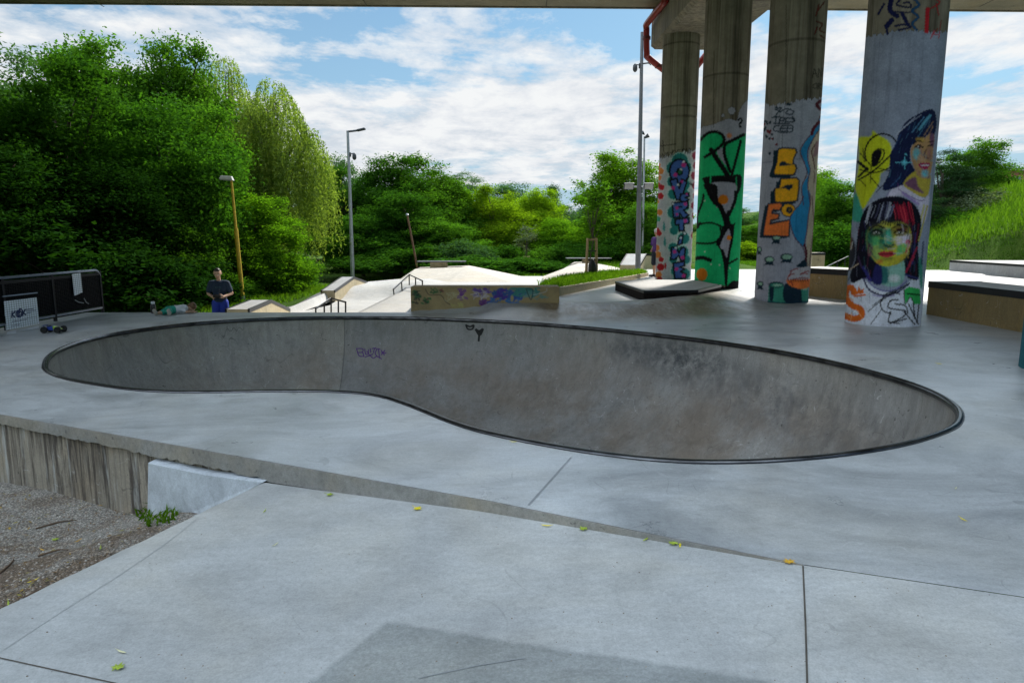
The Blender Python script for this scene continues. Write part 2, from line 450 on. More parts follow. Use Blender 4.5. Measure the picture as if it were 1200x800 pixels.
scuffW = D(835, 447, 8.7); scuff2 = D(700, 470, 8.2)
def bowl_extra(nt, v, c):
    # rubber scuffs on the far wall, brown tone towards the floor, faint vertical board marks
    def blot(center, rx, rz, strength, col, sc=5):
        nonlocal c
        sep = nt.nodes.new('ShaderNodeSeparateXYZ'); nt.links.new(v, sep.inputs[0])
        ex = math_(nt, 'POWER', math_(nt, 'DIVIDE', math_(nt, 'SUBTRACT', sep.outputs[0], center[0]), rx), 2)
        ez = math_(nt, 'POWER', math_(nt, 'DIVIDE', math_(nt, 'SUBTRACT', sep.outputs[2], center[2]), rz), 2)
        e = math_(nt, 'SUBTRACT', 1.0, math_(nt, 'ADD', ex, ez), clamp=True)
        nn = ramp(nt, noise(nt, v, sc*.7, 9, .74, .15), [(.40, 0.0), (.60, 1.0)])
        f = math_(nt, 'MULTIPLY', math_(nt, 'MULTIPLY', e, nn), strength, clamp=True)
        c = mix(nt, f, c, col)
    blot(scuffW, .70, .40, 1.1, (.06, .066, .072), 8)
    blot((scuffW.x-.6, 0, scuffW.z+.05), .5, .32, .9, (.075, .08, .088), 7)
    blot((scuffW.x+.9, 0, scuffW.z-.35), 1.1, .5, .8, (.095, .10, .108), 4)
    blot((1.0, 0, -1.25), 8, .95, .8, (.185, .150, .118), 1.3)
    vs = coords(nt, scale=(9, 9, .5))
    c = mix(nt, 1.0, c, ramp(nt, noise(nt, vs, 1.0, 5, .7, .3), [(.3, .93), (.7, 1.05)]), 'MULTIPLY')
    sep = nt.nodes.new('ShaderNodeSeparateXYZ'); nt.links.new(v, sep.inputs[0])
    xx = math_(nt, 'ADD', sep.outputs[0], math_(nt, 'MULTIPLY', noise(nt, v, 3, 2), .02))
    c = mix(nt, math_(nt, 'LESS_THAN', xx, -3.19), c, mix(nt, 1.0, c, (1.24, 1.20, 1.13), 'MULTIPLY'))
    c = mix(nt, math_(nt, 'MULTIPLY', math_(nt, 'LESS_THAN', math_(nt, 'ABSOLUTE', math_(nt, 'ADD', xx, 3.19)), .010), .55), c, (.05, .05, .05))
    vr = coords(nt, scale=(3.5, 3.5, .6), rot=(.3, .35, .2))
    c = mix(nt, 1.0, c, ramp(nt, noise(nt, vr, 1.6, 9, .78, 1.0), [(.33, .78), (.5, 1.0), (.7, 1.14)]), 'MULTIPLY')
    vt = coords(nt, scale=(14, 14, 1.2))
    c = mix(nt, 1.0, c, ramp(nt, noise(nt, vt, 1.5, 6, .7, .6), [(.35, .94), (.65, 1.05)]), 'MULTIPLY')
    dots = ramp(nt, noise(nt, v, 13, 2, .5), [(.73, 0.0), (.75, .7)])
    return mix(nt, dots, c, (.05, .045, .04))
M_bowl = concrete('bowl_concrete', (.29, .288, .28), dark=.74, warm=(1.08, .98, .86), rough=(.38, .7), fine=1.0, extra=bowl_extra, bmp=.2, swirl=False)
bowl = empty('skate_bowl', (cx, cy, 0)); tag(bowl, 'deep kidney shaped grey concrete bowl with black steel lip', 'skate bowl')
shell = link_mesh('bowl_shell', me, M_bowl, bowl, world=True, smooth=True)
# coping: round steel pipe proud of the lip, with a dark flat strip outside it
mb = MB(); P = BOWL2; N = len(P); rr = []
for i in range(N):
    a = Vector((*P[i], 0)); t = (Vector((*P[(i+1) % N], 0))-Vector((*P[i-1], 0))).normalized(); s = Vector((-t.y, t.x, 0))
    rr.append([mb.bm.verts.new(a+s*(.055+.034*math.cos(q))+Vector((0, 0, -.012+.034*math.sin(q)))) for q in [2*math.pi*k/10 for k in range(10)]])
for i in range(N):
    A = rr[i]; B = rr[(i+1) % N]
    for k in range(10): mb.bm.faces.new((A[k], A[(k+1) % 10], B[(k+1) % 10], B[k]))
mb.build('coping', M_coping, bowl, world=True, smooth=True)
mb = MB(); rr = []
for i in range(N):
    a = Vector((*P[i], 0)); t = (Vector((*P[(i+1) % N], 0))-Vector((*P[i-1], 0))).normalized(); s = Vector((-t.y, t.x, 0))
    rr.append((mb.bm.verts.new(a+s*.045+Vector((0, 0, .007))), mb.bm.verts.new(a+s*.022+Vector((0, 0, .007))), mb.bm.verts.new(a+s*.016+Vector((0, 0, -.01)))))
for i in range(N):
    A = rr[i]; B = rr[(i+1) % N]
    for k in range(2): mb.bm.faces.new((A[k], A[k+1], B[k+1], B[k]))
mb.build('coping_edge_strip', M_steel_dark, bowl, world=True, smooth=False)

# ---- joints in deck, painted lines
def strip_on(bvh, name, px, w, mat, parent, lift=.003):
    mb = MB(); pts = []; ns = []
    for (a, b) in zip(px, px[1:]):
        for k in range(12):
            t = k/12; p, n_ = hit(bvh, a[0]+(b[0]-a[0])*t, a[1]+(b[1]-a[1])*t)
            if p is not None: pts.append(p); ns.append(n_ if n_.z > 0 else -n_)
    p, n_ = hit(bvh, *px[-1])
    if p is not None: pts.append(p); ns.append(n_ if n_.z > 0 else -n_)
    ribbon_mb(mb, pts, w, ns, lift); return mb.build(name, mat, parent, world=True)
bv_deck = bvh_of([deck])
strip_on(bv_deck, 'expansion_joint', [(619, 592), (669, 536)], .012, M_groove, deck)
strip_on(bv_deck, 'expansion_joint', [(1080, 400), (1150, 409), (1240, 425)], .012, M_groove, deck)
strip_on(bv_deck, 'expansion_joint', [(846, 344), (905, 358)], .02, M_groove, deck)

# ---- near slab
zl = -.46
LE = [W(300, 562, -.118), W(262, 583, -.30), W(228, 603, zl), W(180, 626, zl), W(130, 650, zl), W(65, 681, zl), W(0, 712, zl), W(-160, 788, zl), W(-420, 900, zl)]
def step_at(x, y):       # drop below deck edge, by position along the edge
    xs = [p.x for p in (EN[2], EN[3], EN[4])]
    if x <= xs[0]: return .118
    if x <= xs[1]: return .118+(.068-.118)*(x-xs[0])/(xs[1]-xs[0])
    if x <= xs[2]: return .068*(1-(x-xs[1])/(xs[2]-xs[1]))+.002
    return .002
LE2 = [(p.x, p.y) for p in LE]
def slab_z(x, y):
    zm = -step_at(x, y)-.01*max(0, 3-y)*sstep(2, -2, x)
    d = seg_dist(x, y, LE2[2:], closed=False)
    d0 = seg_dist(x, y, LE2[:3], closed=False)
    k = sstep(0, 1, min(1, (min(d, d0+.0)/.85))) if y < LE2[2][1]+.6 else 1
    # at the wall corner the bank must meet the measured edge
    w1 = sstep(0, .75, d)
    z = zl+(zm-zl)*w1
    return z
nearS = [(p.x, p.y-.002) for p in EN[2:]]
c0 = (LE[0].x, LE[0].y)
outerS = [(LE[-1].x, LE[-1].y)]+LE2[-2::-1]+[(x, y) for x, y in nearS[0:]]+[(12, -5), (LE[-1].x, -5)]
outerS = [p for i, p in enumerate(outerS)]
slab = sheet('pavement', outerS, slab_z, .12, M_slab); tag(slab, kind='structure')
slab['label'] = 'pale grey concrete apron in front of the bowl deck'
bv_slab = bvh_of([slab])
strip_on(bv_slab, 'expansion_joint', [(941, 663), (944, 730), (946, 800), (947, 860)], .007, M_joint, slab)
strip_on(bv_slab, 'expansion_joint', [(-60, 757), (0, 771), (132, 800), (300, 838)], .006, M_joint, slab)
strip_on(bv_slab, 'crack', [(232, 607), (190, 640), (137, 676), (70, 718), (0, 764)], .004, mat_plain('hairline', (.42, .435, .44), .9), slab)
strip_on(bv_slab, 'scratch', [(490, 795), (560, 780), (616, 771)], .004, M_groove, slab)

mbk = MB()
SK = [Vector((*p, 0)) for p in LE2]
tvv = [mbk.bm.verts.new((p.x, p.y, slab_z(p.x, p.y))) for p in SK]; bvv = [mbk.bm.verts.new((p.x, p.y, -1.1)) for p in SK]
for k in range(len(SK)-1): mbk.bm.faces.new((tvv[k], tvv[k+1], bvv[k+1], bvv[k]))
mbk.build('slab_side', M_slab, slab)
# ---- edge band and wall under the deck (towards the gravel)
wall = empty('retaining_wall', (EN[1].x, EN[1].y, -.7)); tag(wall, 'stained board-marked concrete wall under the deck edge beside the gravel', 'wall')
mb = MB()
def band(mb, A, B, z0a, z1a, z0b, z1b, off, n=40, jag=.0, seed=1):
    rnd = random.Random(seed)
    d = (B-A).normalized(); nrm = Vector((d.y, -d.x, 0))
    if nrm.y > 0: nrm = -nrm
    top = []; bot = []
    for k in range(n+1):
        t = k/n; p = A.lerp(B, t)
        j = rnd.uniform(-1, 1)*jag
        top.append(Vector((p.x, p.y, z1a+(z1b-z1a)*t))+nrm*off)
        bot.append(Vector((p.x, p.y, z0a+(z0b-z0a)*t+j))+nrm*(off+rnd.uniform(-.4, .4)*jag))
    tv = [mb.bm.verts.new(p) for p in top]; bv = [mb.bm.verts.new(p) for p in bot]; iv = [mb.bm.verts.new(p-nrm*(off+.05)) for p in bot]; tiv = [mb.bm.verts.new(p-nrm*(off+.02)) for p in top]
    for k in range(n):
        mb.bm.faces.new((tv[k], tv[k+1], bv[k+1], bv[k])); mb.bm.faces.new((bv[k], bv[k+1], iv[k+1], iv[k])); mb.bm.faces.new((tiv[k], tiv[k+1], tv[k+1], tv[k]))
band(mb, EN[0], EN[1], -.085, -.002, -.085, -.002, .012, 70, .013, 1)
band(mb, EN[1], EN[2], -.085, -.002, -.125, -.002, .012, 80, .010, 2)
band(mb, EN[2], EN[3], -.145, -.002, -.09, -.002, .012, 40, .0, 3); band(mb, EN[3], EN[4], -.09, -.002, -.03, -.002, .012, 40, .0, 4)
mb.build('edge_band', M_edge, wall, world=True)
def board_extra(nt, v, c):
    vb = coords(nt, scale=(1, 1, 1))
    w = nt.nodes.new('ShaderNodeTexWave'); w.wave_type = 'BANDS'; w.bands_direction = 'X'; w.inputs['Scale'].default_value = 3.2; w.inputs['Distortion'].default_value = 1.5; w.inputs['Detail'].default_value = 2; w.inputs['Detail Scale'].default_value = .3
    vsq = coords(nt, scale=(1, .3, .02)); nt.links.new(vsq, w.inputs[0])
    c = mix(nt, 1.0, c, ramp(nt, w.outputs[1], [(0, .78), (.12, 1.0), (1, 1.03)]), 'MULTIPLY')
    vs = coords(nt, scale=(7, 3, .42))
    c = mix(nt, ramp(nt, noise(nt, vs, 1.5, 8, .72, .5), [(.46, 0.0), (.57, .9)]), c, (.045, .035, .03))
    vs2 = coords(nt, scale=(6, 3, .5), loc=(4, 0, 0))
    return mix(nt, ramp(nt, noise(nt, vs2, 1.6, 6, .7), [(.56, 0.0), (.66, .8)]), c, (.42, .43, .42))
M_board = concrete('board_marked_concrete', (.40, .355, .29), dark=.5, warm=(1.12, .93, .70), rough=(.7, .95), extra=board_extra, bmp=.8, swirl=False)
mb = MB(); band(mb, EN[0], EN[1], -1.2, -.06, -1.2, -.06, -.03, 60, 0); band(mb, EN[1], EN[2], -1.2, -.06, -1.2, -.1, -.03, 60, 0); band(mb, EN[2], EN[3], -1.2, -.13, -1.2, -.08, -.03, 20, 0)
mb.build('wall_face', M_board, wall, world=True)
# pale repaired wedge
mb = MB()
dW = (EN[2]-EN[1]).normalized(); nW = Vector((dW.y, -dW.x, 0)); nW = -nW if nW.y > 0 else nW
def wp(u, off, z):       # point on the wall line seen at column u
    lo, hi = -3.0, 3.0
    a = W(u, 520, 0); s0 = -2.; best = None
    for k in range(2000):
        p = EN[1]+dW*(k*.004)+nW*off
        uu = 600+800*p.x/(p.y*CP-(z-H0)*SP)
        if uu >= u: return Vector((p.x, p.y, z))
    return Vector((p.x, p.y, z))
A1 = wp(173, .05, -.155); A2 = wp(240, .05, -.165); A3 = Vector((LE[0].x-.0, LE[0].y, -.15)); B1 = wp(172, .05, -.72); B2 = Vector((LE[2].x+.07, LE[2].y, -.72))
front = [B1, B2, Vector((LE[2].x+.07, LE[2].y, zl-.005)), Vector((LE[1].x+.07, LE[1].y, -.315)), Vector((A3.x+.05, A3.y, -.135)), A2, A1]
back = [Vector((p.x-nW.x*.14, p.y-nW.y*.14, p.z+(.02 if p.z > -.3 else 0))) for p in front]
mb.prism(front, back, bev=.006)
mb.build('repair_patch', M_patch, wall, world=True)

# ---- gravel
def gravel_z(x, y):
    z = -.655+.03*math.sin(x*2.1+.5)*math.cos(y*1.7)
    d = seg_dist(x, y, LE2[1:], closed=False)
    z += .20*(1-sstep(0, 1.0, d)); return z+random.uniform(-.008, .008)
og = [(-12, -5), (LE[-1].x+.15, -5)]+[(LE[-1].x+.1, LE[-1].y)]+[(p.x+.12, p.y+.0) for p in LE[-2:1:-1]]+[(LE[2].x+.25, LE[2].y+.1), (EN[1].x, EN[1].y+.1), (EN[0].x, EN[0].y+.1), (-12, EN[0].y+1.6)]
m, nt, b, o_ = newmat('gravel_dirt'); v = coords(nt)
c = mix(nt, ramp(nt, noise(nt, v, 1.1, 5, .6, .6), [(.42, 0.0), (.52, 1.0)]), (.25, .185, .13), (.46, .43, .385))
vo = nt.nodes.new('ShaderNodeTexVoronoi'); vo.inputs['Scale'].default_value = 65; nt.links.new(v, vo.inputs[0])
c = mix(nt, 1.0, c, ramp(nt, vo.outputs['Distance'], [(0, 1.5), (.6, .45)]), 'MULTIPLY')
c = mix(nt, 1.0, c, ramp(nt, noise(nt, v, 40, 6, .75), [(.3, .45), (.7, 1.5)]), 'MULTIPLY')
nt.links.new(c, b.inputs['Base Color']); b.inputs['Roughness'].default_value = .95
bump(nt, b, noise(nt, v, 55, 6, .75), .9, .03); M_gravel = m
gsheet = sheet('gravel_ground', og, gravel_z, .1, M_gravel); tag(gsheet, kind='structure')
bv_gr = bvh_of([gsheet])
def scatter_px(n, poly, bvh, seed=3):
    rnd = random.Random(seed); out = []
    xs = [p[0] for p in poly]; ys = [p[1] for p in poly]
    while len(out) < n:
        u = rnd.uniform(min(xs), max(xs)); vv = rnd.uniform(min(ys), max(ys))
        if not inpoly(u, vv, poly): continue
        p, nn = hit(bvh, u, vv)
        if p is not None: out.append(p)
    return out
gpoly = [(-20, 575), (165, 590), (228, 604), (130, 652), (0, 714), (-60, 740)]
ico = bmesh.new(); bmesh.ops.create_icosphere(ico, subdivisions=1, radius=1); iv = np.array([v.co[:] for v in ico.verts]); ifc = np.array([[v.index for v in f.verts] for f in ico.faces]); ico.free()
def stones(name, pts, smin, smax, mat, seed=5):
    rs = np.random.RandomState(seed); n = len(pts); P = np.array([p[:] for p in pts]); V = []; 
    sz = smin+(smax-smin)*rs.rand(n)**3
    sc = sz[:, None]*(0.6+.8*rs.rand(n, 3)); sc[:, 2] *= .7
    jit = 1+.25*(rs.rand(n, len(iv), 1)-.5)
    th = rs.rand(n)*6.28; c, s = np.cos(th), np.sin(th)
    L = iv[None]*jit*sc[:, None, :]
    X = L[:, :, 0]*c[:, None]-L[:, :, 1]*s[:, None]; Y = L[:, :, 0]*s[:, None]+L[:, :, 1]*c[:, None]
    V = np.stack([X, Y, L[:, :, 2]], 2)+P[:, None, :]; F = ifc[None]+(np.arange(n)*len(iv))[:, None, None]
    return link_mesh(name, np_mesh(name, V.reshape(-1, 3), F.reshape(-1, 3)), mat)
m, nt, b, o_ = newmat('stone_mix'); gi = nt.nodes.new('ShaderNodeNewGeometry')
c = ramp(nt, gi.outputs['Random Per Island'], [(0, (.15, .12, .09)), (.3, (.25, .21, .17)), (.6, (.22, .16, .11)), (.88, (.46, .43, .39)), (1, (.30, .22, .14))])
nt.links.new(c, b.inputs['Base Color']); b.inputs['Roughness'].default_value = .85; M_stone = m
wl = scatter_px(5200, gpoly, bv_gr)
tag(stones('gravel', wl, .002, .011, M_stone), 'loose grey and brown gravel with dirt below the wall', 'gravel', kind='stuff')

# ---- plaza beyond the box
def low_z(x, y):
    left = -1.0+.45*sstep(27, 29, y)
    right = -.3
    w = sstep(-4.2, -3.9, x) if y < 27 else sstep(-4.6-(y-27)*.6, -3.6, x)
    return left*(1-w)+right*w
lowp = [(-7.3, 14.4), (-7.3, 30.4), (-5.6, 31.4), (0, 31.8), (3, 31.6), (5.2, 31), (CURB[-1].x, CURB[-1].y), (CURB[0].x, CURB[0].y), (1.0, 14.4), (-2.1, 14.35), (-2.2, 13.8), (-7.3, 13.8)]
low = sheet('plaza_floor', lowp, low_z, .35, M_plaza); tag(low, kind='structure')
low['label'] = 'bright pale concrete floor of the lower street plaza'

# grit blown over the slab
gp = []
rg = random.Random(31)
while len(gp) < 420:
    p, n_ = hit(bv_slab, rg.uniform(20, 1180), rg.uniform(575, 800)**1.0)
    if p is not None and n_.z > .5: gp.append(p)
tag(stones('grit', gp, .0012, .0045, M_stone, 9), 'fine grit scattered over the pale slab', 'grit', kind='stuff')

# dry leaf litter on the dirt
lp_ = scatter_px(170, gpoly, bv_gr, 44); rl = random.Random(8); mbl = MB()
for p in lp_:
    a = rl.uniform(0, 6.28); L = rl.uniform(.008, .022); w_ = L*rl.uniform(.25, .5); d1_ = Vector((math.cos(a), math.sin(a), rl.uniform(-.1, .3))); d2_ = Vector((-math.sin(a), math.cos(a), rl.uniform(-.2, .2)))
    q_ = p+Vector((0, 0, .012)); mbl.face([q_-d1_*L, q_+d2_*w_, q_+d1_*L, q_-d2_*w_])
m, nt, b, o_ = newmat('dry_leaf_mix'); gi = nt.nodes.new('ShaderNodeNewGeometry')
nt.links.new(ramp(nt, gi.outputs['Random Per Island'], [(0, (.10, .06, .03)), (.4, (.20, .12, .05)), (.7, (.40, .28, .06)), (.9, (.16, .17, .04)), (1, (.5, .42, .08))]), b.inputs['Base Color']); b.inputs['Roughness'].default_value = .9
tag(mbl.build('leaf_litter', m), 'bits of dry brown and yellow leaf on the gravel', 'leaf litter', kind='stuff')
# ================================================================ bridge
bare_extra = None
def pillar_material(name):
    m, nt, b, o = newmat(name); v = coords(nt)
    at = nt.nodes.new('ShaderNodeAttribute'); at.attribute_name = 'paint'
    n1 = noise(nt, v, .9, 5, .6); n2 = noise(nt, v, 5, 7, .7)
    c = mix(nt, 1.0, (.235, .21, .165), ramp(nt, n1, [(.3, .62), (.7, 1.15)]), 'MULTIPLY')
    c = mix(nt, 1.0, c, ramp(nt, n2, [(.3, .8), (.7, 1.15)]), 'MULTIPLY')
    vs = coords(nt, scale=(5, 5, .13)); s = ramp(nt, noise(nt, vs, 1.0, 7, .72, .15), [(.47, 0.0), (.63, .8)])
    c = mix(nt, s, c, (.05, .042, .032))
    vs = coords(nt, scale=(9, 9, .1), loc=(3, 1, 0)); s = ramp(nt, noise(nt, vs, 1.0, 4, .6), [(.60, 0.0), (.70, .5)])
    c = mix(nt, s, c, (.36, .33, .27))
    # board / lift lines
    w = nt.nodes.new('ShaderNodeTexWave'); w.wave_type = 'BANDS'; w.bands_direction = 'Z'; w.inputs['Scale'].default_value = .16; nt.links.new(v, w.inputs[0])
    c = mix(nt, 1.0, c, ramp(nt, w.outputs[1], [(0, .6), (.004, 1.0)]), 'MULTIPLY')
    dirt = ramp(nt, noise(nt, v, 3.0, 8, .75), [(.35, .84), (.65, 1.2)])
    pc = mix(nt, 1.0, at.outputs['Color'], dirt, 'MULTIPLY')
    pc = mix(nt, 1.0, pc, ramp(nt, noise(nt, v, 34, 5, .75), [(.32, .80), (.68, 1.14)]), 'MULTIPLY')
    vd = coords(nt, scale=(9, 9, .35)); pc = mix(nt, 1.0, pc, ramp(nt, noise(nt, vd, 1.2, 5, .65, .3), [(.52, 1.0), (.72, .72)]), 'MULTIPLY')
    sp = ramp(nt, noise(nt, v, 30, 2, .5), [(.76, 0.0), (.78, .6)])
    pc = mix(nt, sp, pc, (.6, .6, .58))
    c = mix(nt, at.outputs['Alpha'], c, pc)
    nt.links.new(c, b.inputs['Base Color'])
    r = mix(nt, at.outputs['Alpha'], .85, .6); nt.links.new(r, b.inputs['Roughness']); b.inputs['Specular IOR Level'].default_value = .04
    bump(nt, b, n2, .35, .012); return m
M_pillar = pillar_material('graffiti_pillar_concrete')
M_beam = concrete('bridge_concrete', (.24, .21, .16), dark=.6, warm=(1.1, 1, .8), rough=(.7, .95), streak=.7, bmp=.5, swirl=False)
M_soffit = concrete('bridge_soffit', (.27, .24, .18), dark=.7, warm=(1.1, 1, .8), rough=(.7, .95), bmp=.3, swirl=False)
M_red = mat_plain('red_painted_pipe', (.24, .012, .012), .35, var=.25)

bridge = empty('bridge', (6.4, 24, 8.4)); tag(bridge, 'wide concrete road bridge passing overhead on a heavy crossbeam', 'bridge')
ztop = D(757.5, 15.6, 25.5).z
DE1 = D(0, 3.2, 24.6); 
zdeck = D(757, 8.6, 24.9).z
DL = W(0, 2.6, zdeck); DR = W(1200, 12.2, zdeck); dd_ = (DR-DL).normalized(); A_ = DL-dd_*45; B_ = DR+dd_*45
nb = Vector((-dd_.y, dd_.x, 0)); WID = 19.2
mb = MB()
q = [A_, B_, B_-nb*WID, A_-nb*WID]
mb.prism([Vector((p.x, p.y, zdeck)) for p in q], [Vector((p.x, p.y, zdeck+1.1)) for p in q]); mb.build('bridge_deck', M_soffit, bridge, world=True)
mb = MB()      # drip rib and parapet along the far edge
q2 = [A_+nb*.01, B_+nb*.01, B_+nb*.12, A_+nb*.12]
mb.prism([Vector((p.x, p.y, zdeck-.03)) for p in q2], [Vector((p.x, p.y, zdeck+.9)) for p in q2]); mb.build('edge_beam', M_beam, bridge, world=True)
mb = MB()      # thin joints across the soffit edge
for u in (430, 120, 640, 1150):
    p = W(u, 7, zdeck); mb = MB(); mb.box((p.x, p.y-.5, zdeck-.004), (.035, 1.2, .006)); mb.build('deck_joint', M_joint, bridge, world=True)
capz = D(775, 58.2, 25.3).z
CE = [D(767.5, 57, 25.3), W(820, 0, capz)]
cl = (CE[1]-CE[0]); cl.z = 0; cl.normalize()
c0 = Vector((CE[0].x, CE[0].y, 0)); wd = Vector((-cl.y, cl.x, 0)); wd = wd if wd.x > 0 else -wd
CW = 2.25; L_ = 19
mb = MB(); ch = .18
prof = [(-.0, .0), (CW, 0), (CW+.0, ztop-capz-.0), (-.12, ztop-capz), (-.12, .35), ]
def cap_ring(t):
    o0 = c0+cl*t
    return [Vector((o0.x+wd.x*a, o0.y+wd.y*a, capz+h)) for a, h in ((0, 0), (CW, 0), (CW+.1, .12), (CW+.1, ztop-capz-.004), (-.14, ztop-capz-.004), (-.14, .10))]
mb.prism(cap_ring(0), cap_ring(L_)); mb.build('crossbeam', M_beam, bridge, world=True)
mb = MB()
for t in np.arange(.5, L_, 1.15):
    o0 = c0+cl*t
    mb.box((o0.x+wd.x*CW/2, o0.y+wd.y*CW/2, capz-.001), (CW-.05, .012, .006), rz=math.atan2(wd.y, wd.x))
mb.build('formwork_line', M_joint, bridge, world=True)
# red drain pipe down the beam end
Yp = 25.4
pp = [c0-wd*.33+Vector((0, 0, ztop+.2))+cl*7, D(781, 0, 23.0), D(759.0, 27, 24.9), D(757.6, 35, 25.3), D(758, 62, 25.5), D(760, 68, 25.6), D(784, 87, 25.9), D(815, 87, 25.95), D(824, 68, 26), D(830, 60, 25.9)]
pp = pp[1:7]
mb = MB(); mb.tube([p for p in smooth_poly(pp[:2]+pp[2:], 5, closed=False)], .11, 12); mb.tube([D(815, 80, 25.9), D(829, 62, 25.9)], .11, 12)
pipe = mb.build('drain_pipe', M_red, bridge, world=True, smooth=True)
M_cl = mat_plain('dark_red_clamp', (.12, .015, .012), .5)
for u, v, Y in ((770, 13.5, 24.0), (757.8, 45, 25.4), (772, 78, 25.75)):
    p = D(u, v, Y); mb = MB(); mb.bar(p-Vector((0, 0, .05)), p+Vector((0, 0, .05)), .14, n=14); mb.build('pipe_clamp', M_cl, bridge, world=True)

# ================================================================ pillars with painted walls
class Painter:
    def __init__(s, u, v, seed=1):
        s.u = u.copy(); s.v = v.copy(); n = len(u); s.C = np.zeros((n, 4), np.float32)
        rs = np.random.RandomState(seed)
        s.j = rs.rand(n)
    def _bb(s, x0, x1, y0, y1): return np.nonzero((s.u >= x0) & (s.u <= x1) & (s.v >= y0) & (s.v <= y1))[0]
    def put(s, idx, w, col):
        w = np.clip(w, 0, 1)[:, None]; c = np.array([*col, 1.0], np.float32)
        s.C[idx] = s.C[idx]*(1-w)+c*w
    def poly(s, pts, col, smooth=True, soft=.6, k=4, alpha=1.0):
        if smooth: P = np.array([p[:2] for p in smooth_poly([(a, b, 0) for a, b in pts], k)])
        else: P = np.array(pts, float)
        idx = s._bb(P[:, 0].min()-1, P[:, 0].max()+1, P[:, 1].min()-1, P[:, 1].max()+1)
        if not len(idx): return
        x = s.u[idx]; y = s.v[idx]; ins = np.zeros(len(idx), bool); dm = np.full(len(idx), 1e9)
        for i in range(len(P)):
            a = P[i]; b = P[(i+1) % len(P)]
            cr = ((a[1] > y) != (b[1] > y)) & (x < (b[0]-a[0])*(y-a[1])/(b[1]-a[1]+1e-12)+a[0]); ins ^= cr
            d = b-a; t = np.clip(((x-a[0])*d[0]+(y-a[1])*d[1])/(d@d+1e-12), 0, 1)
            dm = np.minimum(dm, np.hypot(x-a[0]-t*d[0], y-a[1]-t*d[1]))
        sd = np.where(ins, dm, -dm); s.put(idx, alpha*(sd/soft*.5+.5), col)
    def stroke(s, pts, w, col, smooth=True, soft=.6, alpha=1.0, taper=False):
        P = np.array([p[:2] for p in smooth_poly([(a, b, 0) for a, b in pts], 5, closed=False)]) if smooth and len(pts) > 2 else np.array(pts, float)
        r = w/2; idx = s._bb(P[:, 0].min()-r-1, P[:, 0].max()+r+1, P[:, 1].min()-r-1, P[:, 1].max()+r+1)
        if not len(idx): return
        x = s.u[idx]; y = s.v[idx]; dm = np.full(len(idx), 1e9); n = len(P)-1
        for i in range(n):
            a = P[i]; d = P[i+1]-a; t = np.clip(((x-a[0])*d[0]+(y-a[1])*d[1])/(d@d+1e-12), 0, 1)
            rr = r*(1-(i+t)/n*.8) if taper else r
            dm = np.minimum(dm, np.hypot(x-a[0]-t*d[0], y-a[1]-t*d[1])-rr)
        s.put(idx, alpha*(-dm/soft*.5+.5), col)
    def blob(s, cx, cy, rx, ry, col, soft=.6, alpha=1.0):
        idx = s._bb(cx-rx-1, cx+rx+1, cy-ry-1, cy+ry+1)
        if not len(idx): return
        d = np.hypot((s.u[idx]-cx)/rx, (s.v[idx]-cy)/ry); s.put(idx, alpha*((1-d)*min(rx, ry)/soft*.5+.5), col)
class Crop:
    """paint with coordinates read off an enlarged detail"""
    def __init__(s, p, ox, oy, k): s.p = p; s.ox = ox; s.oy = oy; s.k = k
    def t(s, pts): return [(s.ox+a/s.k, s.oy+b/s.k) for a, b in pts]
    def poly(s, pts, col, **kw): s.p.poly(s.t(pts), col, **kw)
    def stroke(s, pts, w, col, **kw): s.p.stroke(s.t(pts), w/s.k, col, **kw)
    def blob(s, cx, cy, rx, ry, col, **kw): s.p.blob(s.ox+cx/s.k, s.oy+cy/s.k, rx/s.k, ry/s.k, col, **kw)

PR = .6
def make_pillar(x, y, z0, fine_from, label, paint, ztop_, dz, seed):
    d = math.atan2(-x, -y) # direction towards eye from pillar: (-x,-y)
    base = math.atan2(-y, -x)
    fa = np.linspace(-R(100), R(100), 300); ba = np.linspace(R(100), R(260), 40)[1:-1]
    ang = np.concatenate([fa, ba])+base
    zf = np.arange(z0-.15, fine_from, dz); zc = np.linspace(fine_from, ztop_, 30)
    zz = np.concatenate([zf, zc]); na, nz = len(ang), len(zz)
    A, Z = np.meshgrid(ang, zz)
    P = np.stack([x+PR*np.cos(A), y+PR*np.sin(A), Z], 2).reshape(-1, 3)
    i = np.arange(nz-1)[:, None]*na; j = np.arange(na)[None]; j2 = (j+1) % na
    F = np.stack([i+j, i+j2, i+na+j2, i+na+j], 2).reshape(-1, 4)
    u, v = proj(P); rj = np.random.RandomState(seed); u0, v0 = u.copy(), v.copy()
    u = u+.30*np.sin(v0*1.7+seed)+.16*np.sin(v0*4.3+u0)+rj.normal(size=len(u))*.16; v = v+.30*np.sin(u0*1.9)+.16*np.sin(u0*4.9+v0*.7)+rj.normal(size=len(u))*.16
    pa = Painter(u, v, seed); paint(pa, P)
    # paint carries on plainly round the back
    rel = np.tile(np.concatenate([fa, ba]), nz); back = np.abs(rel) > R(90)
    if back.any():
        bb = pa.C[np.abs(np.abs(rel)-R(86)) < R(3)]; 
        C3 = pa.C.reshape(nz, na, 4); fi = len(fa)
        eL = C3[:, 14, :].copy(); eR = C3[:, 285, :].copy()
        for k in range(na):
            r_ = (np.concatenate([fa, ba]))[k]
            if abs(r_) > R(90):
                t = (r_-R(90))/R(180) if r_ > 0 else (r_+R(270))/R(180)
                C3[:, k, :] = eR*(1-t)+eL*t
        pa.C = C3.reshape(-1, 4)
    me = np_mesh('concrete_pillar', P, F)
    at = me.color_attributes.new('paint', 'FLOAT_COLOR', 'POINT'); at.data.foreach_set('color', pa.C.ravel())
    o = link_mesh('concrete_pillar', me, M_pillar, None, smooth=True)
    tag(o, label, 'pillar', 'round concrete pillars under the bridge'); return o
K = (.008, .008, .010)
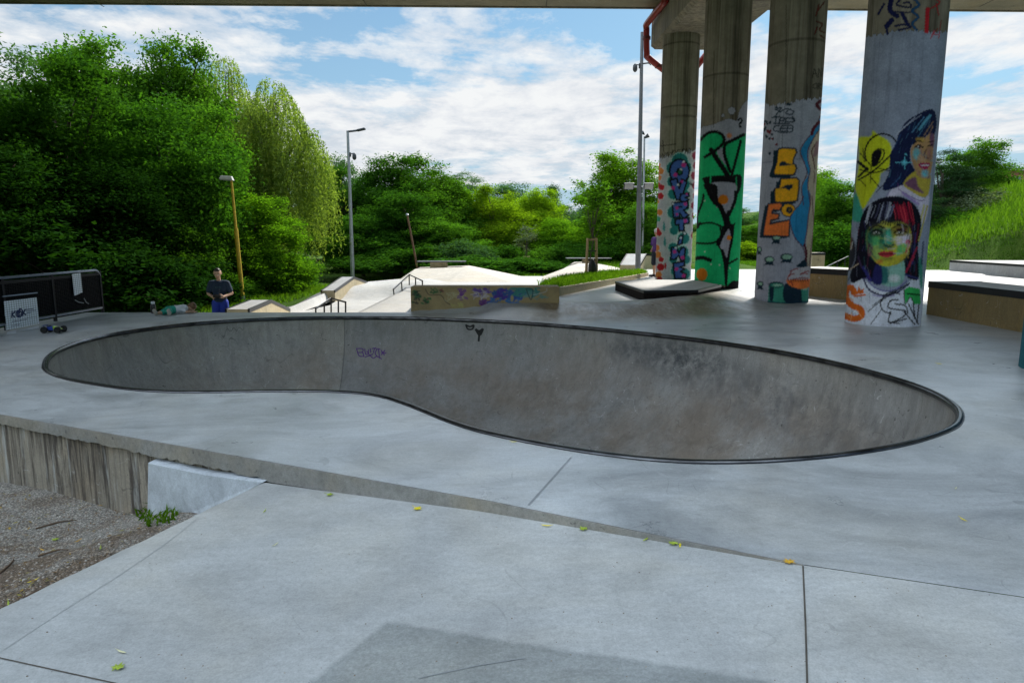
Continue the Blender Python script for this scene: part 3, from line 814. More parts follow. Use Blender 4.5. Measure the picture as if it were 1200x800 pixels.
NAVY = (.012, .03, .055)
def rough_top(pa, pts, col, bottom=500):      # paint below an uneven line
    xs = [p[0] for p in pts]; ys = [p[1] for p in pts]
    lim = np.interp(pa.u, xs, ys)+1.2*np.sin(pa.u*.9)+.8*np.sin(pa.u*2.3+1); w = (pa.v-lim)/1.0+.5
    pa.put(np.arange(len(pa.u)), w*(pa.v < bottom), col)

def paint4(pa, P):
    C = Crop(pa, 995, 0, 10); A = Crop(pa, 985, 120, 5.717); B = Crop(pa, 980, 220, 4.706)
    rough_top(pa, [(980, 45), (1014, 44), (1029, 40), (1037, 40), (1045, 36.5), (1075, 35.5), (1085, 37), (1130, 38)], (.26, .295, .385))
    nv = (.012, .015, .07); tl = (.02, .07, .17); rd = (.42, .02, .03)
    for pts, w, c in (([(410, 50), (340, 170)], 26, nv), ([(500, -20), (480, 120), (560, 190)], 60, nv), ([(600, 0), (560, 60), (720, 90), (700, 30), (640, 40)], 22, nv), ([(540, 140), (700, 150), (740, 120)], 16, nv), ([(760, -10), (820, 60), (740, 130), (810, 200), (740, 280), (790, 350)], 32, tl), ([(620, 160), (690, 290)], 46, nv), ([(540, 310), (640, 290), (720, 320), (580, 355)], 24, nv), ([(500, 240), (440, 310)], 60, nv), ([(440, 340), (450, 400)], 30, nv), ([(920, 110), (908, 370)], 50, rd), ([(940, 110), (1060, 40), (1020, -10)], 14, rd), ([(1020, 40), (1050, 180)], 14, rd), ([(1000, 350), (980, 400), (960, 450)], 12, rd), ([(1040, 340), (990, 400), (1040, 410)], 10, rd), ([(1080, 240), (1050, 450)], 10, rd)):
        C.stroke(pts, w, c, soft=.6)
    # yellow cloud with the black sprig
    Y = (.50, .55, .02)
    A.poly([(80, 640), (130, 600), (150, 780), (100, 800), (60, 760)], (.04, .30, .22), soft=1.5)
    A.poly([(122, 238), (200, 228), (215, 190), (250, 215), (330, 270), (342, 370), (320, 440), (270, 480), (260, 540), (195, 650), (150, 712), (120, 640), (95, 560), (118, 450), (124, 340)], Y, soft=1.2)
    for pts, w in (([(170, 390), (165, 320), (200, 250), (270, 212), (340, 228), (380, 275)], 11), ([(212, 425), (215, 350), (250, 315), (290, 322), (285, 370), (240, 420), (212, 430)], 9), ([(120, 520), (220, 460), (330, 360)], 11), ([(130, 450), (220, 472), (330, 440)], 8), ([(130, 340), (205, 425)], 7), ([(120, 400), (180, 450)], 20), ([(200, 500), (262, 570)], 7), ([(130, 520), (170, 560)], 6), ([(150, 310), (160, 400)], 6), ([(180, 440), (120, 500)], 14), ([(250, 440), (330, 460)], 6), ([(205, 430), (200, 540)], 5), ([(240, 600), (320, 520)], 5)):
        A.stroke(pts, w, K)
    A.poly([(215, 430), (212, 350), (245, 318), (277, 330), (255, 400)], K)
    # shirt of the upper figure
    A.poly([(330, 600), (400, 545), (480, 600), (560, 640), (590, 620), (590, 700), (565, 800), (525, 800), (520, 700), (470, 640), (380, 625), (320, 650)], (.52, .48, .60), soft=.8)
    # upper figure's hair, face
    H = (.010, .016, .055)
    A.poly([(590, 48), (630, 58), (645, 140), (625, 225), (598, 212), (560, 240), (500, 270), (470, 310), (470, 400), (505, 470), (480, 520), (400, 560), (300, 592), (285, 560), (325, 470), (330, 400), (335, 340), (370, 280), (390, 210), (440, 130), (520, 80)], H)
    A.poly([(420, 545), (500, 460), (545, 505), (602, 490), (600, 560), (585, 620), (550, 636), (480, 600)], (.42, .33, .05), soft=.8)
    A.poly([(430, 545), (500, 500), (520, 560), (560, 610), (500, 590)], (.16, .07, .12), soft=1.2); A.stroke([(520, 480), (590, 500)], 18, (.12, .08, .16), soft=1.5)
    A.poly([(500, 270), (560, 240), (600, 210), (628, 228), (620, 330), (614, 420), (600, 480), (570, 512), (540, 505), (508, 470), (480, 400), (470, 320)], (.38, .22, .10), soft=.8)
    A.poly([(600, 210), (628, 225), (620, 300), (600, 280)], (.16, .07, .12), soft=1.0)
    A.blob(508, 345, 24, 38, (.12, .36, .40), soft=2); A.blob(535, 250, 28, 14, (.42, .27, .05), soft=2); A.blob(565, 475, 22, 26, (.12, .40, .48), soft=2); A.blob(595, 345, 14, 40, (.30, .14, .12), soft=2); A.blob(540, 375, 20, 26, (.42, .25, .15), soft=2)
    A.stroke([(498, 302), (525, 286), (552, 302)], 9, K); A.blob(525, 300, 13, 9, (.03, .02, .05)); A.blob(520, 297, 4, 4, (.5, .55, .55)); A.stroke([(588, 292), (618, 286)], 9, K); A.stroke([(488, 278), (520, 258), (552, 268)], 8, K); A.stroke([(590, 266), (622, 262)], 7, K)
    A.stroke([(572, 320), (560, 362), (590, 376)], 8, (.12, .05, .05)); A.poly([(523, 414), (560, 404), (600, 410), (585, 442), (560, 452), (535, 440)], (.30, .02, .07)); A.stroke([(540, 424), (590, 421)], 7, (.55, .6, .65)); A.stroke([(535, 405), (560, 470)], 5, (.08, .05, .15), alpha=.6)
    for pts, w, c in (([(600, 90), (565, 130), (530, 180)], 18, (.09, .30, .42)), ([(560, 100), (480, 200)], 7, (.08, .22, .38)), ([(500, 100), (385, 205)], 5, (.35, .38, .48)), ([(540, 85), (420, 170)], 4, (.3, .34, .45)), ([(470, 130), (370, 220)], 4, (.35, .38, .48)), ([(620, 130), (560, 220)], 6, (.25, .16, .10)), ([(620, 160), (590, 220)], 5, (.35, .2, .1)), ([(590, 120), (520, 230)], 5, (.05, .16, .28)), ([(400, 220), (360, 300)], 6, (.02, .05, .14)), ([(340, 560), (400, 500)], 6, (.03, .08, .2))):
        A.stroke(pts, w, c, soft=.7)
    cy = (.12, .50, .62)
    A.stroke([(368, 403), (472, 403)], 5, cy, soft=.5); A.stroke([(430, 365), (430, 445)], 5, cy, soft=.5); A.blob(428, 405, 15, 15, cy, soft=2); A.stroke([(432, 345), (445, 355)], 6, cy)
    A.stroke([(385, 545), (400, 590), (520, 655), (560, 655)], 5, (.10, .04, .18)); A.stroke([(330, 590), (300, 640)], 5, (.2, .15, .3)); A.stroke([(420, 610), (520, 680)], 14, (.25, .15, .42), soft=1.5); A.stroke([(560, 690), (535, 800)], 10, (.5, .45, .05), soft=1)
    # lower portrait: black hair
    B.poly([(62, 290), (92, 280), (110, 350), (92, 430), (56, 450)], (.02, .02, .03), soft=1.5); B.stroke([(75, 240), (80, 330)], 14, (.22, .10, .05), soft=1.5); B.stroke([(90, 300), (80, 340)], 5, (.5, .5, .5))
    B.poly([(80, 530), (130, 430), (150, 500), (230, 560), (330, 575), (400, 520), (475, 480), (500, 600), (500, 800), (440, 800), (0, 790), (20, 620)], (.62, .65, .74), soft=1.0)
    B.poly([(130, 190), (160, 118), (210, 75), (270, 52), (350, 50), (410, 75), (450, 120), (468, 180), (462, 260), (450, 330), (458, 420), (452, 505), (400, 500), (370, 480), (250, 520), (200, 520), (150, 500), (88, 525), (78, 470), (105, 400), (112, 300)], (.008, .008, .016))
    for pts, w, c in (([(180, 130), (160, 190)], 5, (.25, .27, .36)), ([(285, 80), (270, 170)], 5, (.12, .12, .2)), ([(150, 440), (190, 510)], 16, (.03, .03, .16)), ([(120, 380), (140, 440)], 8, (.05, .03, .08)), ([(440, 250), (420, 420)], 10, (.04, .03, .12)), ([(445, 330), (385, 465)], 10, (.30, .02, .05)), ([(430, 380), (400, 440)], 5, (.35, .03, .05)), ([(455, 200), (440, 300)], 8, (.10, .01, .02)), ([(380, 480), (450, 500)], 10, (.04, .04, .15))):
        B.stroke(pts, w, c, soft=.7)
    rh = random.Random(3)
    for a in range(30):
        x = rh.uniform(318, 425); B.stroke([(x-14, rh.uniform(78, 110)), (x, 150), (x+rh.uniform(0, 16), rh.uniform(180, 214))], rh.uniform(3, 7), rh.choice([(.40, .015, .04), (.28, .01, .03), (.48, .04, .06), (.12, .005, .02)]), soft=.6, alpha=.85)
    for a in range(26):
        x = rh.uniform(165, 305); B.stroke([(x+18, rh.uniform(80, 110)), (x+4, 140), (x-rh.uniform(0, 14), rh.uniform(160, 205))], rh.uniform(2, 5), rh.choice([(.34, .36, .46), (.20, .22, .32), (.44, .46, .54), (.05, .05, .10), (.10, .11, .20)]), soft=.6, alpha=.8)
    # neck
    B.poly([(250, 435), (330, 422), (372, 400), (375, 500), (335, 540), (270, 540), (225, 500)], (.22, .42, .36), soft=.8)
    B.poly([(225, 440), (280, 440), (285, 520), (240, 520)], (.03, .14, .14), soft=1.5); B.poly([(215, 430), (250, 440), (250, 530), (200, 520)], (.02, .02, .10), soft=1); B.blob(320, 500, 30, 20, (.55, .60, .62), soft=2)
    # face
    Yf = (.48, .48, .04)
    B.poly([(173, 240), (190, 215), (240, 198), (262, 182), (300, 192), (340, 185), (392, 205), (412, 240), (414, 300), (397, 350), (370, 395), (330, 422), (275, 434), (225, 416), (190, 372), (168, 320), (165, 270)], Yf)
    B.poly([(172, 240), (240, 225), (262, 250), (250, 300), (238, 345), (228, 398), (190, 368), (168, 310)], (.04, .24, .11), soft=3)
    B.poly([(200, 270), (250, 265), (240, 320), (210, 340), (190, 310)], (.10, .42, .14), soft=3); B.poly([(195, 330), (240, 320), (232, 392), (205, 375)], (.30, .45, .12), soft=1.5)
    B.poly([(262, 235), (300, 225), (315, 300), (300, 325), (260, 325), (245, 300)], (.04, .28, .18), soft=3); B.blob(290, 270, 10, 40, (.10, .45, .34), soft=1.5)
    B.poly([(335, 270), (408, 258), (400, 310), (355, 325), (328, 300)], (.60, .55, .68), soft=2.5); B.poly([(340, 320), (395, 310), (375, 375), (335, 380)], (.12, .42, .14), soft=1.5)
    B.blob(187, 340, 12, 34, (.32, .05, .12), soft=1.5); B.blob(240, 408, 16, 10, (.50, .08, .03), soft=1.5); B.blob(265, 200, 14, 14, (.6, .58, .10), soft=1.5); B.blob(300, 405, 34, 16, (.55, .5, .04), soft=1.5)
    B.poly([(175, 225), (260, 215), (262, 262), (190, 265)], (.03, .05, .03), soft=3.5, alpha=.9); B.poly([(310, 215), (398, 205), (398, 250), (322, 262)], (.10, .04, .03), soft=3.5, alpha=.85)
    B.poly([(330, 380), (390, 360), (360, 405), (310, 425)], (.45, .40, .04), soft=1.5)
    for pts, w in (([(188, 253), (220, 233), (258, 252)], 8), ([(320, 248), (350, 231), (388, 247)], 8), ([(183, 232), (220, 208), (268, 224)], 9), ([(303, 228), (345, 205), (392, 217)], 9)): B.stroke(pts, w, K)
    B.poly([(166, 260), (196, 250), (200, 330), (222, 400), (190, 372), (168, 320)], (.02, .06, .05), soft=3, alpha=.8); B.poly([(248, 250), (262, 262), (250, 312), (262, 330), (242, 322), (238, 285)], (.02, .07, .05), soft=2, alpha=.85)
    B.poly([(250, 388), (318, 386), (300, 402), (262, 402)], (.10, .12, .03), soft=2.5, alpha=.7); B.poly([(395, 300), (412, 250), (414, 300), (395, 350), (370, 395), (352, 408), (385, 350)], (.20, .12, .03), soft=3, alpha=.7); B.poly([(262, 318), (318, 316), (302, 340), (276, 340)], (.05, .08, .04), soft=2.5, alpha=.7)
    B.poly([(180, 205), (262, 178), (340, 178), (402, 200), (380, 214), (300, 200), (200, 222)], (.03, .03, .03), soft=3, alpha=.75); B.stroke([(262, 230), (272, 300)], 5, (.45, .50, .30), soft=1.5, alpha=.7)
    for x in (222, 350): B.blob(x, 249, 17, 6, (.42, .42, .38)); B.blob(x, 248, 10, 9, (.02, .03, .02)); B.blob(x-3, 245, 3, 3, (.7, .7, .7)); B.stroke([(x-26, 258), (x, 262), (x+26, 256)], 4, (.06, .05, .03))
    B.stroke([(262, 312), (290, 326), (318, 312)], 7, (.02, .06, .05)); B.stroke([(266, 245), (254, 300)], 7, (.02, .14, .09), soft=1)
    B.poly([(230, 365), (258, 350), (283, 353), (300, 349), (328, 362), (303, 380), (265, 384)], (.42, .04, .05)); B.stroke([(230, 366), (280, 366), (327, 363)], 5, (.05, .005, .01)); B.stroke([(262, 392), (305, 390)], 6, (.16, .18, .04), soft=1)
    B.blob(395, 300, 14, 13, (.45, .02, .07), soft=1.2); B.stroke([(402, 310), (385, 355)], 10, (.40, .03, .06), soft=1)
    for k in range(8): B.stroke([(265+k*12, 165+(k % 3)*8), (258+k*13, 196+(k % 4)*5)], 5, (.01, .01, .015))
    rb = random.Random(5)
    pal = {'L': [(.05, .25, .12), (.10, .38, .16), (.30, .42, .06), (.03, .16, .12), (.12, .10, .20)], 'R': [(.50, .46, .05), (.55, .50, .35), (.40, .34, .05), (.52, .48, .56), (.45, .20, .08)], 'B': [(.45, .42, .05), (.30, .36, .06), (.50, .35, .06)]}
    for k in range(90):
        x = rb.uniform(178, 402); y = rb.uniform(200, 420)
        if (x-290)**2/118**2+(y-310)**2/118**2 > 1 or (235 < y < 265) or (345 < y < 388 and 225 < x < 332): continue
        pc_ = pal['L' if x < 275 and y < 380 else ('R' if y < 380 else 'B')]
        a = rb.uniform(-.5, .5)+(1.2 if x < 230 or x > 350 else .3); L = rb.uniform(8, 26)
        B.stroke([(x-L*math.cos(a), y-L*math.sin(a)), (x+3, y+2), (x+L*math.cos(a), y+L*math.sin(a))], rb.uniform(3, 7), rb.choice(pc_), soft=.8, alpha=.55)
    for k in range(46):
        x = rb.uniform(110, 200) if k % 2 else rb.uniform(385, 450); y = rb.uniform(180, 470)
        B.stroke([(x, y), (x+rb.uniform(-10, 10), y+rb.uniform(20, 60))], rb.uniform(2, 5), rb.choice([(.04, .04, .12), (.10, .02, .04), (.02, .08, .08), (.16, .17, .24), (.03, .03, .05)]), soft=.5, alpha=.7)
    for k in range(40):
        x = rb.uniform(495, 615); y = rb.uniform(240, 480)
        if not inpoly(x, y, [(500, 270), (560, 245), (600, 215), (622, 240), (612, 400), (585, 480), (545, 500), (500, 440)]) or 285 < y < 312 or 402 < y < 452: continue
        a = rb.uniform(.6, 1.9); L = rb.uniform(6, 18)
        A.stroke([(x-L*math.cos(a), y-L*math.sin(a)), (x+L*math.cos(a), y+L*math.sin(a))], rb.uniform(3, 6), rb.choice([(.12, .34, .38), (.45, .28, .06), (.20, .10, .16), (.50, .40, .28), (.08, .14, .22)]), soft=.8, alpha=.55)
    for k in range(70):
        x = rb.uniform(330, 620); y = rb.uniform(80, 560)
        if not inpoly(x, y, [(590, 60), (630, 70), (620, 210), (560, 235), (490, 270), (465, 330), (490, 480), (400, 550), (310, 580), (345, 400), (370, 280), (440, 140)]): continue
        A.stroke([(x, y), (x-rb.uniform(5, 20), y+rb.uniform(20, 55))], rb.uniform(2, 5), rb.choice([(.02, .05, .14), (.05, .14, .24), (.015, .02, .05), (.10, .22, .32), (.03, .03, .10)]), soft=.5, alpha=.7)
    # drips
    for k in range(16):
        x = rb.uniform(70, 460); y = rb.uniform(520, 690); B.stroke([(x, y), (x+1, y+rb.uniform(20, 60))], 2.5, rb.choice([K, (.04, .05, .16), (.25, .25, .4)]), soft=.5, alpha=.7)
    # collar and scribbles
    for pts, w, c in (([(150, 500), (180, 560), (250, 592), (330, 580), (402, 528)], 9, (.02, .02, .08)), ([(165, 495), (205, 545), (262, 568), (330, 560), (390, 515)], 5, (.10, .08, .30)), ([(200, 590), (250, 600), (320, 595)], 6, (.25, .22, .45)), ([(175, 682), (240, 630), (390, 530)], 4, K), ([(190, 752), (250, 670)], 4, K), ([(200, 650), (330, 560)], 3.5, K), ([(90, 460), (60, 520)], 4, K), ([(120, 420), (75, 450)], 6, (.45, .35, .25)), ([(240, 620), (380, 540)], 4, K), ([(100, 520), (130, 480)], 4, K)): B.stroke(pts, w, c)
    OR = (.62, .13, .02)
    B.stroke([(98, 578), (84, 552), (58, 560), (56, 612), (90, 650), (132, 668), (140, 705), (95, 722), (40, 700)], 34, OR)
    for pts in ([(50, 690), (75, 715)], [(85, 690), (80, 735)], [(110, 670), (145, 720)], [(60, 600), (95, 620)]): B.stroke(pts, 4, (.72, .32, .12))
    B.stroke([(105, 598), (158, 590)], 10, OR); B.poly([(106, 588), (98, 552), (118, 568), (124, 540), (136, 566), (152, 552), (150, 582)], OR, smooth=False)
    for pts in ([(342, 618), (300, 622), (288, 660), (340, 672), (382, 680), (368, 712), (296, 748)], [(262, 598), (243, 640), (262, 680), (300, 692)], [(300, 685), (292, 742), (388, 722)], [(372, 680), (432, 752)], [(398, 640), (452, 752)], [(458, 618), (445, 742)], [(425, 640), (432, 720)], [(352, 640), (385, 655), (395, 690)], [(262, 598), (300, 575), (350, 585)], [(325, 640), (350, 645)], [(300, 742), (345, 748)]): B.stroke(pts, 7, K)
    B.poly([(374, 562), (402, 545), (462, 558), (466, 640), (430, 642), (408, 600), (380, 642)], (.04, .42, .10), smooth=False); B.stroke([(395, 584), (458, 590)], 8, K); B.stroke([(374, 562), (380, 642), (408, 602), (430, 642)], 5, K)
    B.poly([(455, 400), (474, 400), (476, 540), (462, 540)], (.04, .25, .18), soft=1.2); B.stroke([(502, 100), (478, 200), (455, 292)], 8, (.42, .36, .08)); B.stroke([(480, 300), (470, 420)], 8, (.02, .03, .09), soft=1)
def paint3(pa, P):
    Dc = Crop(pa, 875, 110, 6.15); E = Crop(pa, 875, 230, 6.15)
    rough_top(pa, [(880, 124), (894, 121), (906, 124), (916, 120.5), (924, 122), (935, 117), (965, 114.5)], (.36, .37, .45))
    for pts in ([(285, -640), (283, 0), (280, 60), (262, 200), (255, 400), (255, 470)],): Dc.stroke(pts, 4, (.05, .045, .05), alpha=.8)
    Dc.stroke([(95, 497), (200, 490)], 3, (.15, .15, .18)); Dc.stroke([(350, 470), (420, 468)], 3, (.15, .15, .18))
    N2 = (.012, .03, .05)
    # upper tags on the raw concrete
    for pts in ([(500, -560), (520, -640)], [(515, -600), (560, -660)], [(505, -520), (545, -500), (525, -460), (560, -440)], [(530, -420), (560, -400)], [(510, -480), (490, -430)]): Dc.stroke(pts, 11, (.12, .02, .02), alpha=.9)
    for pts in ([(475, -120), (490, -180), (505, -120)], [(480, -145), (500, -145)], [(515, -120), (520, -180), (540, -125), (545, -180)], [(480, -60), (500, -75), (505, -40), (480, -45)], [(515, -75), (515, -35)], [(515, -75), (540, -65), (515, -55), (545, -30)]): Dc.stroke(pts, 6, (.02, .02, .02), alpha=.85)
    tags = [[(220, 112), (250, 100), (222, 140), (205, 162)], [(205, 112), (240, 130)], [(240, 132), (290, 108), (338, 128), (320, 150), (282, 140), (300, 118)], [(180, 172), (238, 165)], [(215, 165), (205, 215)], [(245, 170), (235, 210)], [(245, 172), (275, 178), (262, 195), (240, 193)], [(287, 175), (277, 210)], [(285, 175), (342, 180), (335, 202), (285, 202)], [(195, 215), (305, 216)], [(235, 230), (202, 235), (195, 265), (232, 270)], [(285, 230), (250, 235), (245, 268), (282, 270)], [(250, 250), (280, 250)], [(297, 230), (291, 270), (326, 272), (331, 232), (295, 230)], [(291, 250), (328, 250)], [(235, 279), (292, 280)], [(330, 165), (342, 200)]]
    for t in tags: Dc.stroke(t, 8.5, N2)
    Dc.blob(303, 76, 22, 10, N2); Dc.blob(215, 99, 12, 8, N2)
    rs = random.Random(4)
    for k in range(34):
        y = rs.uniform(195, 440); x = 172+28*math.sin(y*.02)+rs.uniform(-32, 26)
        Dc.blob(x, y, rs.uniform(5, 10), rs.uniform(5, 10), N2 if rs.random() < .75 else (.18, .02, .03))
    OR = (.90, .42, .02); RO = (.85, .20, .05)
    def letter(cr, outer, hole, col, sh=(-30, 22)):
        cr.poly([(a+sh[0], b+sh[1]) for a, b in outer], N2, smooth=False); cr.poly([(a+sh[0]/2, b+sh[1]/2) for a, b in outer], N2, smooth=False)
        cr.poly(outer, col, smooth=False); cr.stroke(outer+[outer[0]], 11, N2, smooth=False)
        if hole: cr.poly(hole, N2, smooth=False)
    letter(Dc, [(228, 398), (262, 390), (352, 395), (362, 420), (338, 468), (335, 503), (352, 512), (360, 535), (345, 580), (330, 586), (204, 584), (193, 565), (217, 490), (222, 430)], [(232, 522), (245, 490), (270, 485), (290, 500), (322, 508), (335, 512)], OR)
    letter(Dc, [(244, 612), (358, 605), (378, 622), (376, 690), (365, 770), (330, 778), (215, 785), (202, 770), (200, 705), (205, 682), (232, 676), (240, 650)], [(238, 682), (288, 656), (336, 652), (326, 680), (302, 698), (285, 682)], OR)
    letter(E, [(156, 55), (234, 45), (262, 58), (240, 102), (190, 98), (181, 122), (235, 128), (229, 162), (175, 172), (171, 200), (232, 185), (312, 170), (305, 290), (118, 285), (122, 240), (142, 130)], None, RO, sh=(-24, 14))
    E.poly([(180, 200), (232, 186), (305, 172), (230, 180), (172, 190)], N2)
    E.blob(300, 100, 54, 50, N2); E.blob(300, 100, 46, 42, OR); E.blob(308, 100, 24, 24, N2); E.blob(310, 98, 10, 10, (.2, .12, .02)); E.blob(365, 133, 33, 28, N2); E.blob(365, 133, 26, 21, OR); E.stroke([(330, 120), (350, 130)], 14, OR); E.blob(335, 45, 18, 8, N2)
    # blue figure and pale limb
    BL_ = (.03, .24, .48); BR = (.10, .015, .025); SK = (.52, .43, .33)
    Dc.poly([(545, 180), (600, 200), (600, 800), (455, 800), (445, 640), (462, 560), (452, 450), (480, 300)], SK)
    E.poly([(600, -20), (600, 200), (500, 300), (475, 500), (440, 520), (430, 330), (450, 150), (455, -20)], SK)
    Dc.poly([(535, 170), (560, 180), (550, 230), (500, 290), (470, 350), (442, 400), (440, 480), (456, 540), (452, 590), (436, 570), (418, 500), (390, 430), (398, 385), (440, 320), (478, 275)], BL_); Dc.poly([(448, 590), (440, 650), (436, 700), (425, 790), (410, 805), (402, 745), (398, 690), (405, 650), (430, 610)], BL_)
    E.poly([(425, -40), (455, -30), (456, 60), (442, 150), (432, 250), (416, 345), (402, 362), (350, 302), (325, 240), (310, 162), (345, 100), (385, 60), (400, 20)], BL_)
    for pts in ([(530, 160), (478, 272), (438, 322), (394, 385), (388, 430), (416, 500), (436, 570), (402, 650), (396, 700), (410, 800)], [(552, 230), (500, 292), (444, 400), (442, 480), (458, 545), (446, 600), (442, 680), (460, 800)]): Dc.stroke(pts, 6, BR)
    for pts in ([(410, 0), (380, 62), (345, 100), (312, 162), (326, 240), (352, 304), (404, 366), (420, 420)], [(458, -10), (458, 60), (444, 150), (434, 250), (420, 350), (440, 520)], [(470, 0), (482, 200), (462, 400), (450, 520)]): E.stroke(pts, 6, BR)
    Dc.stroke([(535, 50), (505, 80), (530, 110)], 24, BR); Dc.stroke([(522, 205), (482, 250), (470, 290)], 22, BR); Dc.stroke([(505, 350), (470, 410), (478, 460), (492, 540)], 8, BR); Dc.stroke([(480, 560), (490, 575), (485, 640)], 5, BR); Dc.poly([(500, 360), (520, 340), (515, 430), (480, 450)], (.35, .2, .22)); E.stroke([(415, 350), (430, 400), (425, 470)], 16, BR)
    GR = (.30, .50, .38)
    def stump(cx, cy, rx, ry, bw, bh):
        E.poly([(cx-rx, cy), (cx+rx, cy), (cx+rx*.9, cy+ry+bh*.6), (cx+bw, cy+ry+bh), (cx-bw*.3, cy+ry+bh*.8), (cx-bw, cy+ry+bh*.95), (cx-rx*.8, cy+ry+bh*.3)], N2, smooth=False)
        E.blob(cx, cy, rx+7, ry+7, N2); E.blob(cx+3, cy, rx-3, ry-1, GR)
    stump(212, 300, 28, 12, 34, 34); stump(90, 383, 13, 14, 18, 26); stump(163, 455, 30, 16, 42, 28); stump(287, 437, 38, 18, 46, 26); stump(97, 630, 18, 11, 26, 34)
    TE = (.05, .28, .20)
    E.poly([(150, 800), (160, 640), (265, 640), (290, 700), (300, 800)], TE, smooth=False); E.poly([(165, 660), (195, 660), (190, 745), (168, 750)], N2); E.blob(213, 638, 56, 23, N2); E.blob(216, 640, 44, 14, TE); E.blob(222, 640, 30, 8, GR)
    E.poly([(130, 800), (150, 752), (250, 766), (440, 745), (480, 760), (480, 800)], (.03, .10, .12), smooth=False)
    E.poly([(272, 640), (320, 620), (402, 660), (396, 768), (290, 768), (262, 720)], N2); E.poly([(392, 660), (445, 650), (445, 752), (400, 752)], TE, smooth=False); E.blob(420, 668, 20, 8, GR)
    E.poly([(288, 598), (350, 585), (470, 590), (470, 640), (402, 668), (330, 652), (295, 628)], RO); E.poly([(285, 600), (318, 540), (370, 518), (470, 508), (470, 585), (400, 600), (330, 598)], (.52, .48, .52))
    for a, b in (((290, 600), (320, 545)), ((318, 540), (368, 522)), ((300, 575), (345, 560)), ((330, 600), (440, 590)), ((310, 618), (330, 640)), ((390, 560), (450, 540)), ((390, 562), (440, 560))):
        E.stroke([a, ((a[0]+b[0])/2+5, (a[1]+b[1])/2-7), b], 7, (.30, .03, .03))
    for k in range(9): E.stroke([(300+k*17, 598), (306+k*17, 612)], 6, (.06, .01, .02))
    E.poly([(358, 505), (385, 480), (420, 455), (435, 500), (400, 512)], N2)
    Dc.stroke([(90, 640), (80, 790)], 12, (.25, .10, .14), alpha=.5)
    E.stroke([(95, 0), (70, 200), (50, 700)], 8, (.22, .10, .14), alpha=.6)
def paint2(pa, P):
    F = Crop(pa, 805, 110, 6.15); G = Crop(pa, 805, 220, 6.15)
    GN = (.015, .44, .16); GY = (.30, .31, .37)
    F.poly([(60, 330), (110, 240), (140, 232), (200, 215), (300, 178), (358, 192), (378, 120), (430, 50), (520, 30), (520, 520), (60, 520)], GY)
    F.blob(322, 122, 28, 28, GY); F.blob(260, 157, 13, 13, GY)
    F.stroke([(195, -300), (192, 60), (192, 240)], 5, (.03, .028, .025), alpha=.8)
    F.poly([(50, 330), (150, 285), (210, 275), (255, 300), (270, 350), (330, 330), (395, 290), (520, 280), (520, 860), (50, 860)], GN, smooth=False)
    G.poly([(0, 100), (520, 100), (520, 712), (0, 700)], GN, smooth=False)
    F.poly([(215, 420), (255, 388), (280, 450), (302, 532), (258, 490)], GY); F.poly([(222, 650), (330, 645), (345, 720), (345, 820), (212, 820), (214, 700)], GY, smooth=False)
    for pts, w in (([(95, 335), (150, 285), (210, 275), (257, 300), (266, 345), (222, 395), (130, 456)], 22), ([(175, 405), (222, 480), (262, 540), (300, 600)], 36), ([(410, 295), (330, 335), (277, 365), (270, 430), (290, 500), (312, 560)], 24), ([(388, 340), (360, 450), (322, 590)], 20), ([(335, 620), (355, 720), (340, 790)], 22), ([(368, 190), (390, 178), (395, 200), (378, 218)], 13)): F.stroke(pts, w, K)
    F.poly([(125, 600), (330, 590), (322, 648), (218, 655), (210, 740), (232, 812), (196, 800), (150, 730), (125, 650)], K); F.poly([(325, 595), (392, 588), (388, 680), (352, 740), (345, 700)], K); F.blob(383, 236, 10, 9, K); F.stroke([(170, 590), (170, 700)], 9, GN); F.stroke([(355, 600), (358, 690)], 6, GN)
    F.blob(305, 302, 18, 18, (.50, .16, .06), soft=1.2); F.blob(308, 300, 10, 10, (.58, .25, .12), soft=1)
    G.poly([(170, -30), (345, -30), (348, 60), (322, 130), (290, 192), (260, 130), (222, 70)], GY)
    G.poly([(118, -20), (212, -20), (226, 60), (270, 145), (300, 200), (322, 262), (362, 255), (332, 400), (312, 500), (300, 560), (290, 700), (274, 700), (264, 560), (240, 450), (208, 402), (240, 350), (250, 290), (265, 265), (240, 180), (190, 90)], K)
    G.poly([(222, 40), (342, 10), (345, 60), (320, 130), (290, 190), (258, 130)], GY); G.poly([(238, 420), (290, 308), (310, 315), (316, 400), (300, 450), (285, 505), (265, 450)], GY); G.poly([(345, 265), (385, 240), (340, 400), (312, 520), (306, 480), (330, 400)], GN)
    for pts, w in (([(120, 50), (110, 110), (75, 200), (78, 285)], 16), ([(75, 282), (105, 260), (180, 254), (262, 285)], 14), ([(240, 290), (246, 340), (210, 388), (150, 402), (30, 396)], 15), ([(350, 30), (346, 90), (308, 190)], 22), ([(330, 270), (330, 330), (312, 420), (300, 510)], 16), ([(300, 548), (362, 512)], 15), ([(300, 175), (285, 280)], 26), ([(50, 512), (110, 504), (168, 522)], 28), ([(95, 255), (70, 290)], 18)): G.stroke(pts, w, K)
    G.poly([(20, 672), (50, 680), (90, 690), (140, 715), (200, 705), (280, 715), (330, 668), (400, 672), (400, 900), (20, 900)], K, smooth=False); G.poly([(86, 728), (135, 765), (90, 775)], GY)
    O2 = (.55, .17, .015)
    G.blob(262, 85, 36, 35, O2); G.blob(303, 360, 17, 18, O2); G.blob(107, 625, 39, 45, O2)
    for x, y in ((130, 460), (175, 552), (310, 578), (128, 93), (235, 556)): G.blob(x, y, 5, 5, (.5, .6, .55))
